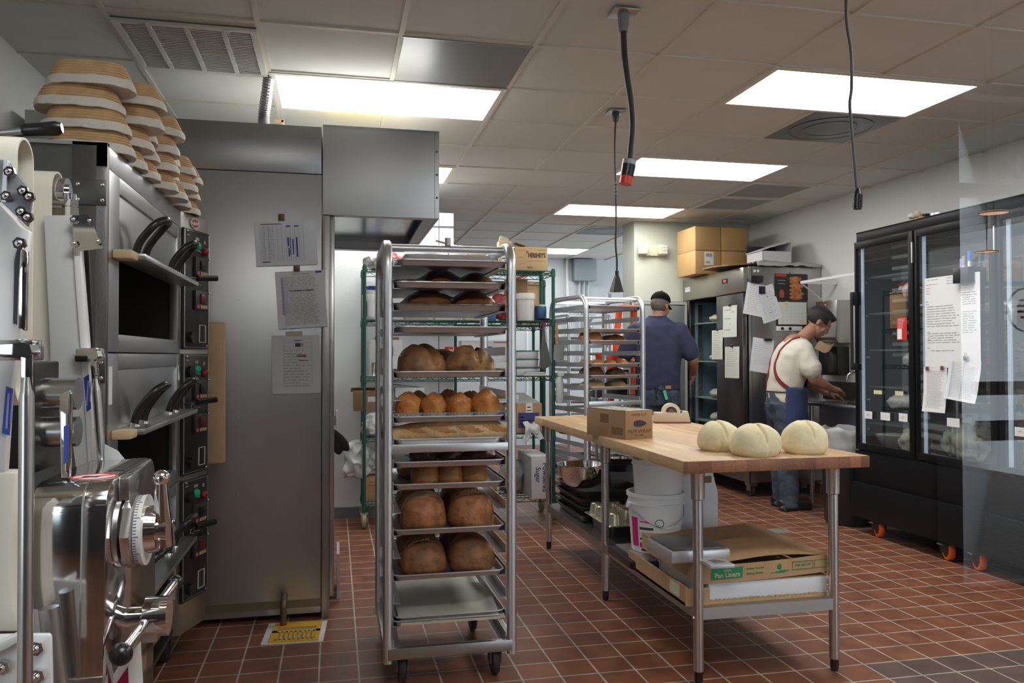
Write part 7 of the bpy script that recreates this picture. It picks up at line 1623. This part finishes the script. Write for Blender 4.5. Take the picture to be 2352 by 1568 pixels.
def head(b, c, M3, s=1.0):
    """skull, jaw, nose, ears, brow and lips; M3 turns head-local (x right, y forward, z up)"""
    T = Mx.Translation(c) @ M3.to_4x4(); P = lambda x, y, z: T @ V((x*s, y*s, z*s)); R_ = M3.to_4x4()
    b.sph(P(0, -.012, .035), .078*s, (.97, 1.2, 1.05), 3, R_); b.sph(P(0, .03, -.035), .058*s, (1, 1.0, 1.2), 3, R_); b.sph(P(0, .052, -.078), .030*s, (1.15, .9, .8), 2, R_)
    b.sph(P(0, .093, -.018), .0135*s, (.9, 1.1, 1.2), 2, R_); b.tube([P(0, .078, .03), P(0, .095, -.012)], [.008*s, .012*s], 8)
    b.sph(P(0, .083, -.052), .016*s, (1.4, .6, .55), 2, R_); b.tube([P(-.035, .073, .035), P(0, .083, .036), P(.035, .073, .035)], .010*s, 8)
    for q in (-1, 1): b.sph(P(q*.079, -.012, -.005), .022*s, (.45, .75, 1.35), 2, R_); b.sph(P(q*.045, .055, -.025), .022*s, (1, .8, 1), 2, R_)
    return P
def eyes(par, P, s=1.0):
    part('eyes', B().sph(P(-.031, .071, .008), .0095*s).sph(P(.031, .071, .008), .0095*s), mat('eye_white', (.5, .46, .42), .3), par); part('pupils', B().sph(P(-.031, .0775, .008), .0052*s).sph(P(.031, .0775, .008), .0052*s), INK, par)
# --- man at the sink: body turned towards the right wall, bent over the basin
PM = frame_of((3.80, 6.27, 0), -14)
L = lambda x, y, z: PM @ V((x, y, z))
t = thing('person', 'person in a cream t-shirt and blue denim apron bending over the hand sink', 'person', (3.82, 6.24, 0))
H3 = PM.to_3x3() @ rotm(-38, 0, -8).to_3x3()
hc = L(.0, .285, 1.585)
b = B(); P = head(b, hc, H3, 1.1)
capsule(b, [L(0, .10, 1.40), L(0, .165, 1.47), L(0, .235, 1.535)], [.075, .058, .056])
capsule(b, [L(0, .0, 1.0), L(0, .03, 1.15), L(0, .07, 1.30), L(0, .09, 1.38)], [.125, .13, .14, .12]); capsule(b, [L(-.16, .10, 1.37), L(.16, .10, 1.37)], [.065, .065])
capsule(b, [L(.185, .10, 1.36), L(.225, .13, 1.22), L(.23, .165, 1.11)], [.062, .055, .047]); capsule(b, [L(.23, .165, 1.11), L(.20, .25, 1.07), L(.13, .345, 1.03)], [.047, .043, .028])
capsule(b, [L(-.185, .11, 1.36), L(-.22, .18, 1.22), L(-.215, .23, 1.10)], [.062, .055, .047]); capsule(b, [L(-.215, .23, 1.10), L(-.15, .31, 1.03), L(-.07, .375, .985)], [.047, .042, .028])
for s in (-1, 1): capsule(b, [L(s*.09, .0, .95), L(s*.10, .02, .5), L(s*.10, .0, .08)], [.10, .065, .045])
hand(b, L(.125, .35, 1.027), PM.to_3x3() @ V((-.45, .85, -.25)), (0, 0, 1), -1, .55); hand(b, L(-.065, .38, .983), PM.to_3x3() @ V((.2, .95, -.3)), (0, 0, 1), 1, .6)
b = fuse(b, .0062, 3); part('body', b, SKIN, t, 180)
eyes(t, P)
b = B(); R_ = H3.to_4x4()
b.sph(P(0, -.016, .046), .0935, (.97, 1.2, 1.06), 4, R_)
inv = (Mx.Translation(hc) @ R_).inverted(); keep = B()
ok = [((inv @ v).z > (-.035 if (inv @ v).y < -.01 else .012)+(.055 if (inv @ v).y > .06 else 0)) for v in b.v]
keep.v = b.v; keep.f = [f for f in b.f if all(ok[i] for i in f)]
keep.noisy(.004, 45, 3); part('hair', keep, HAIR, t, 180)
b = B().sph(P(0, .056, .094), .048, (1.2, .9, .55), 3, R_).sph(P(0, .0, .106), .062, (1.1, 1.15, .45), 3, R_).noisy(.006, 40, 6); part('hair_quiff', b, HAIR, t, 180)
# shirt, jeans, apron, straps, shoes
def torso(rows, fold=0, seed=1): 
    return B().rings([[PM @ (V((c[0], c[1], z))+V((rx*math.copysign(abs(math.cos(a))**.82, math.cos(a)), ry*math.copysign(abs(math.sin(a))**.85, math.sin(a)), tl*math.sin(a)+fold*noise.noise(V((a*1.5, z*14, seed)))))) for a in [2*PI*k/40 for k in range(40)]] for (c, z, rx, ry, tl) in rows], True, True)
b = torso([((0, -.01), .90, .172, .135, 0), ((0, -.01), .93, .175, .138, 0), ((0, -.005), 1.0, .172, .142, 0), ((0, .01), 1.10, .178, .150, -.01), ((0, .035), 1.22, .195, .155, -.02), ((0, .065), 1.31, .208, .148, -.03), ((0, .088), 1.37, .205, .128, -.03), ((0, .105), 1.415, .155, .098, -.03), ((0, .125), 1.445, .085, .075, -.03), ((0, .135), 1.458, .066, .064, -.03)], .010, 2)
b.noisy(.008, 9, 5)
for s in (-1, 1):
    if s > 0: capsule(b, [L(.165, .095, 1.365), L(.205, .12, 1.27), L(.232, .145, 1.19)], [.082, .082, .086], 18)
    else: capsule(b, [L(-.165, .10, 1.365), L(-.205, .14, 1.27), L(-.225, .19, 1.19)], [.082, .082, .084], 18)
bs = fuse(b, .009, 3).noisy(.007, 15, 3); part('tshirt', bs, TEE, t, 180)
b = B()
for s in (-1, 1):
    cx = s*.088; rows = []
    for z, rx, ry, oy in ((.02, .078, .085, .0), (.10, .075, .08, -.005), (.30, .078, .088, -.012), (.48, .082, .092, .005), (.62, .092, .105, .0), (.78, .105, .125, -.012), (.90, .095, .135, -.02)): rows.append(ell((cx*(1.1 if z < .6 else 1), oy, z), rx, ry, 24))
    b.rings([[PM @ v for v in r] for r in rows])
b.rings([[PM @ v for v in ell((0, -.015, z), rx, ry, 30)] for z, rx, ry in ((.76, .17, .13), (.86, .182, .148), (.93, .178, .142), (1.0, .168, .132))])
b = fuse(b, .010, 4).noisy(.009, 13, 8).noisy(.004, 34, 2); part('jeans', b, DENIM, t, 180)
from mathutils.bvhtree import BVHTree
def pockets(bq, sides, z0, z1):
    bt = BVHTree.FromPolygons(bq.v, bq.f)
    for s in sides:
        def f(u, v):
            p = L(s*(.035+.10*u), -.30, z0+(z1-z0)*v+.012*(abs(u-.5)*2)*(1-v)); h = bt.ray_cast(p, PM.to_3x3() @ V((0, 1, 0)))
            return (h[0] if h[0] is not None else bt.find_nearest(p)[0])+PM.to_3x3() @ V((0, -.003, 0))
        part('back_pocket', B().grid(f, 8, 8), mat('denim_pocket', (.040, .056, .088), .85, var=.2, vscale=9), t, 180)
pockets(b, (1, -1), .77, .89)
def ap(u, v):
    a = rad(-22+214*u); z = .42+.62*v; r = 1.0+.10*(1-v); return L(.196*r*math.cos(a), .162*r*math.sin(a)+.012, z+.012*noise.noise(V((u*7, v*3, 4))))
part('apron', B().grid(ap, 40, 24, .004).noisy(.006, 10, 3), DENIM2, t, 180)
part('apron_bib', B().grid(lambda u, v: L(-.13+.26*u, .175+.03*v-.3*(u-.5)**2*.5, 1.03+.24*v), 10, 8, .004), DENIM2, t, 180)
bv = BVHTree.FromPolygons(bs.v, bs.f)
def onshirt(p): 
    loc, n, _, _ = bv.find_nearest(p); return loc+n*.004
strap = mat('strap_red', (.20, .018, .014), .7)
def strapm(pts, w):
    pts = [onshirt(L(*p)) for p in pts]; pts = smooth_pts(pts, 5); pts = [onshirt(p) for p in pts]; b = B(); n = len(pts); vs = []
    for i, p in enumerate(pts):
        d = (pts[min(i+1, n-1)]-pts[max(0, i-1)]).normalized(); nn_ = bv.find_nearest(p)[1]; s_ = d.cross(nn_).normalized(); ww = w(i/(n-1))/2
        vs += [p-s_*ww, p+s_*ww, p+s_*ww+nn_*.004, p-s_*ww+nn_*.004]
    fs = [(4*i+a, 4*i+(a+1) % 4, 4*i+4+(a+1) % 4, 4*i+4+a) for i in range(n-1) for a in range(4)]
    return b.add(vs, fs)
part('apron_strap', strapm([(.075, .10, 1.46), (.10, .0, 1.42), (.09, -.07, 1.32), (.085, -.10, 1.22), (.11, -.09, 1.12), (.17, -.02, 1.02)], lambda u: .018+.032*max(0, u-.45)), strap, t)
part('apron_strap', strapm([(-.075, .10, 1.46), (-.10, .0, 1.42), (-.09, -.07, 1.32), (-.05, -.11, 1.22), (-.02, -.12, 1.12), (-.10, -.10, 1.0)], lambda u: .018+.02*max(0, u-.45)), strap, t)
part('waist_cord', strapm([(.165, .03, 1.0), (.13, -.09, 1.0), (.05, -.14, 1.0), (-.05, -.14, 1.0), (-.13, -.09, 1.0)], lambda u: .010), mat('cord_dark_red', (.05, .02, .02), .7), t)
b = B()
for s in (-1, 1): capsule(b, [L(s*.10, -.06, .05), L(s*.105, .03, .045), L(s*.11, .15, .035)], [.048, .05, .040]); b.box(L(s*.105, .045, .014), (.10, .30, .026), rotm(0, 0, -80), .012)
b = fuse(b, .008, 2); zmin = min(v.z for v in b.v); b.warp(lambda v: V((v.x, v.y, max(0, v.z)))); part('shoes', b, BLACKP, t, 180)
# --- man in the cap, seen from behind at the open fridge
PM = frame_of((2.985, 7.13, 0), 66)
L = lambda x, y, z: PM @ V((x, y, z))
t = thing('person', 'person in a navy t-shirt and black cap standing at the open fridge door', 'person', (2.985, 7.13, 0))
H3 = PM.to_3x3() @ rotm(-14, 0, -34).to_3x3()
hc = L(.03, .05, 1.772); b = B(); P = head(b, hc, H3, 1.03); R_ = H3.to_4x4()
capsule(b, [L(.0, .015, 1.58), L(.005, .022, 1.67), L(.015, .038, 1.72)], [.058, .060, .062])
capsule(b, [L(0, 0, 1.1), L(0, .01, 1.3), L(0, .01, 1.5), L(0, .01, 1.56)], [.135, .14, .125, .07]); capsule(b, [L(-.19, 0, 1.55), L(.19, 0, 1.55)], [.07, .07])
capsule(b, [L(.215, .0, 1.54), L(.285, .0, 1.38), L(.325, .02, 1.27)], [.066, .060, .052]); capsule(b, [L(.325, .02, 1.27), L(.335, .09, 1.20), L(.335, .17, 1.14)], [.052, .045, .030])
capsule(b, [L(-.215, .0, 1.54), L(-.285, .0, 1.38), L(-.32, .03, 1.27)], [.066, .060, .052]); capsule(b, [L(-.32, .03, 1.27), L(-.29, .15, 1.24), L(-.24, .26, 1.24)], [.052, .045, .030])
for s in (-1, 1): capsule(b, [L(s*.095, 0, 1.0), L(s*.11, .0, .52), L(s*.11, -.01, .09)], [.11, .075, .05])
hand(b, L(.335, .165, 1.142), PM.to_3x3() @ V((-.05, .75, -.65)), PM.to_3x3() @ V((1, 0, 0)), 1, .3, 1.05); hand(b, L(-.24, .26, 1.24), PM.to_3x3() @ V((.3, .9, .0)), (0, 0, 1), 1, .5, 1.05)
b = fuse(b, .0065, 3); part('body', b, SKIN2, t, 180); eyes(t, P, 1.03)
b = B().sph(P(0, -.018, .02), .083, (1.0, 1.18, 1.05), 4, R_); inv = (Mx.Translation(hc) @ R_).inverted(); keep = B(); keep.v = b.v
ok = [((inv @ v).y < .01 and (inv @ v).z > -.07-.9*max(0, (inv @ v).y)) or (inv @ v).z > .06 for v in b.v]
ok = [o and not (abs((inv @ v).x) > .066 and (inv @ v).z < .02 and (inv @ v).y > -.035) for o, v in zip(ok, b.v)]
keep.f = [f for f in b.f if all(ok[i] for i in f)]; keep.noisy(.003, 45, 3); part('hair', keep, HAIRG, t, 180)
CAP = mat('cap_black', (.007, .008, .007), .9, spec=.1, bump=.1, bscale=200)
b = B().sph(P(0, -.014, .055), .090, (1.0, 1.16, 1.0), 4, R_); keep = B(); keep.v = b.v; ok = [(inv @ v).z > .045 for v in b.v]; keep.f = [f for f in b.f if all(ok[i] for i in f)]
part('cap', keep, CAP, t, 180)
part('cap_brim', B().grid(lambda u, v: P((u-.5)*.15*(1-.25*v), .085+.085*v*(1-1.1*(u-.5)**2*2)-.30*(u-.5)**2, .050-.025*v-.25*(u-.5)**2*.35), 12, 6, .004), CAP, t, 180)
part('cap_button', B().sph(P(0, -.014, .147), .008), CAP, t)
b = torso([((0, .0), .985, .205, .150, 0), ((0, .0), 1.05, .208, .158, 0), ((0, .0), 1.15, .208, .165, 0), ((0, .005), 1.28, .218, .168, 0), ((0, .005), 1.40, .232, .165, 0), ((0, .0), 1.50, .238, .148, 0), ((0, -.005), 1.58, .215, .12, 0), ((0, .0), 1.635, .138, .094, 0), ((0, .008), 1.668, .086, .080, 0), ((0, .012), 1.684, .073, .074, 0)], .01, 6).noisy(.009, 8, 7)
capsule(b, [L(.20, 0, 1.545), L(.26, .0, 1.43), L(.302, .01, 1.33)], [.088, .084, .083], 18); capsule(b, [L(-.20, 0, 1.545), L(-.26, .0, 1.43), L(-.30, .015, 1.33)], [.088, .084, .083], 18)
bs = fuse(b, .009, 3).noisy(.007, 13, 6); part('tshirt', bs, NAVY, t, 180)
part('undershirt_collar', B().tube([PM @ v for v in ell((0, .014, 1.686), .073, .074, 28)], .005, 6, closed=True), mat('collar_pale', (.5, .35, .32), .8), t)
b = B()
for s in (-1, 1):
    rows = []
    for z, rx, ry in ((.03, .085, .09), (.12, .08, .088), (.34, .083, .092), (.52, .088, .096), (.68, .10, .11), (.85, .112, .128), (.98, .105, .14)): rows.append(ell((s*.097, -.005, z), rx, ry, 24))
    b.rings([[PM @ v for v in r] for r in rows])
b.rings([[PM @ v for v in ell((0, -.005, z), rx, ry, 30)] for z, rx, ry in ((.84, .185, .14), (.94, .198, .155), (1.02, .19, .15), (1.08, .183, .145))])
b = fuse(b, .010, 4).noisy(.009, 12, 4).noisy(.004, 34, 3); part('jeans', b, DENIM, t, 180)
pockets(b, (1, -1), .82, .96)
part('leather_patch', B().box(L(.10, -.150, 1.015), (.05, .006, .03), PM.to_3x3().to_4x4()), mat('patch_tan', (.42, .20, .07), .6), t)
part('green_marker', B().box(L(.075, -.178, .945), (.026, .010, .085), PM.to_3x3().to_4x4() @ rotm(0, -14, 0)), mat('tag_green' if 0 else 'marker_green', (.08, .62, .32), .35), t)
part('waist_apron', B().grid(lambda u, v: L(.205*math.cos(rad(-28+236*u))*1.02, .165*math.sin(rad(-28+236*u))*1.02, .50+.52*v), 40, 16, .004), mat('apron_black', (.013, .013, .015), .85), t, 180)
part('apron_tie', B().tube(smooth_pts([L(-.02, -.165, 1.02), L(.0, -.18, 1.0), L(.03, -.178, .985), L(.05, -.172, .99)], 5), .008, 8).tube(smooth_pts([L(.0, -.18, 1.0), L(-.01, -.182, .95), L(.005, -.18, .90)], 4), .006, 6), MATS['apron_black'], t)
b = B()
for s in (-1, 1): capsule(b, [L(s*.11, -.07, .052), L(s*.115, .03, .048), L(s*.12, .16, .038)], [.05, .052, .042])
b = fuse(b, .008, 2); b.warp(lambda v: V((v.x, v.y, max(0, v.z)))); part('shoes', b, BLACKP, t, 180)
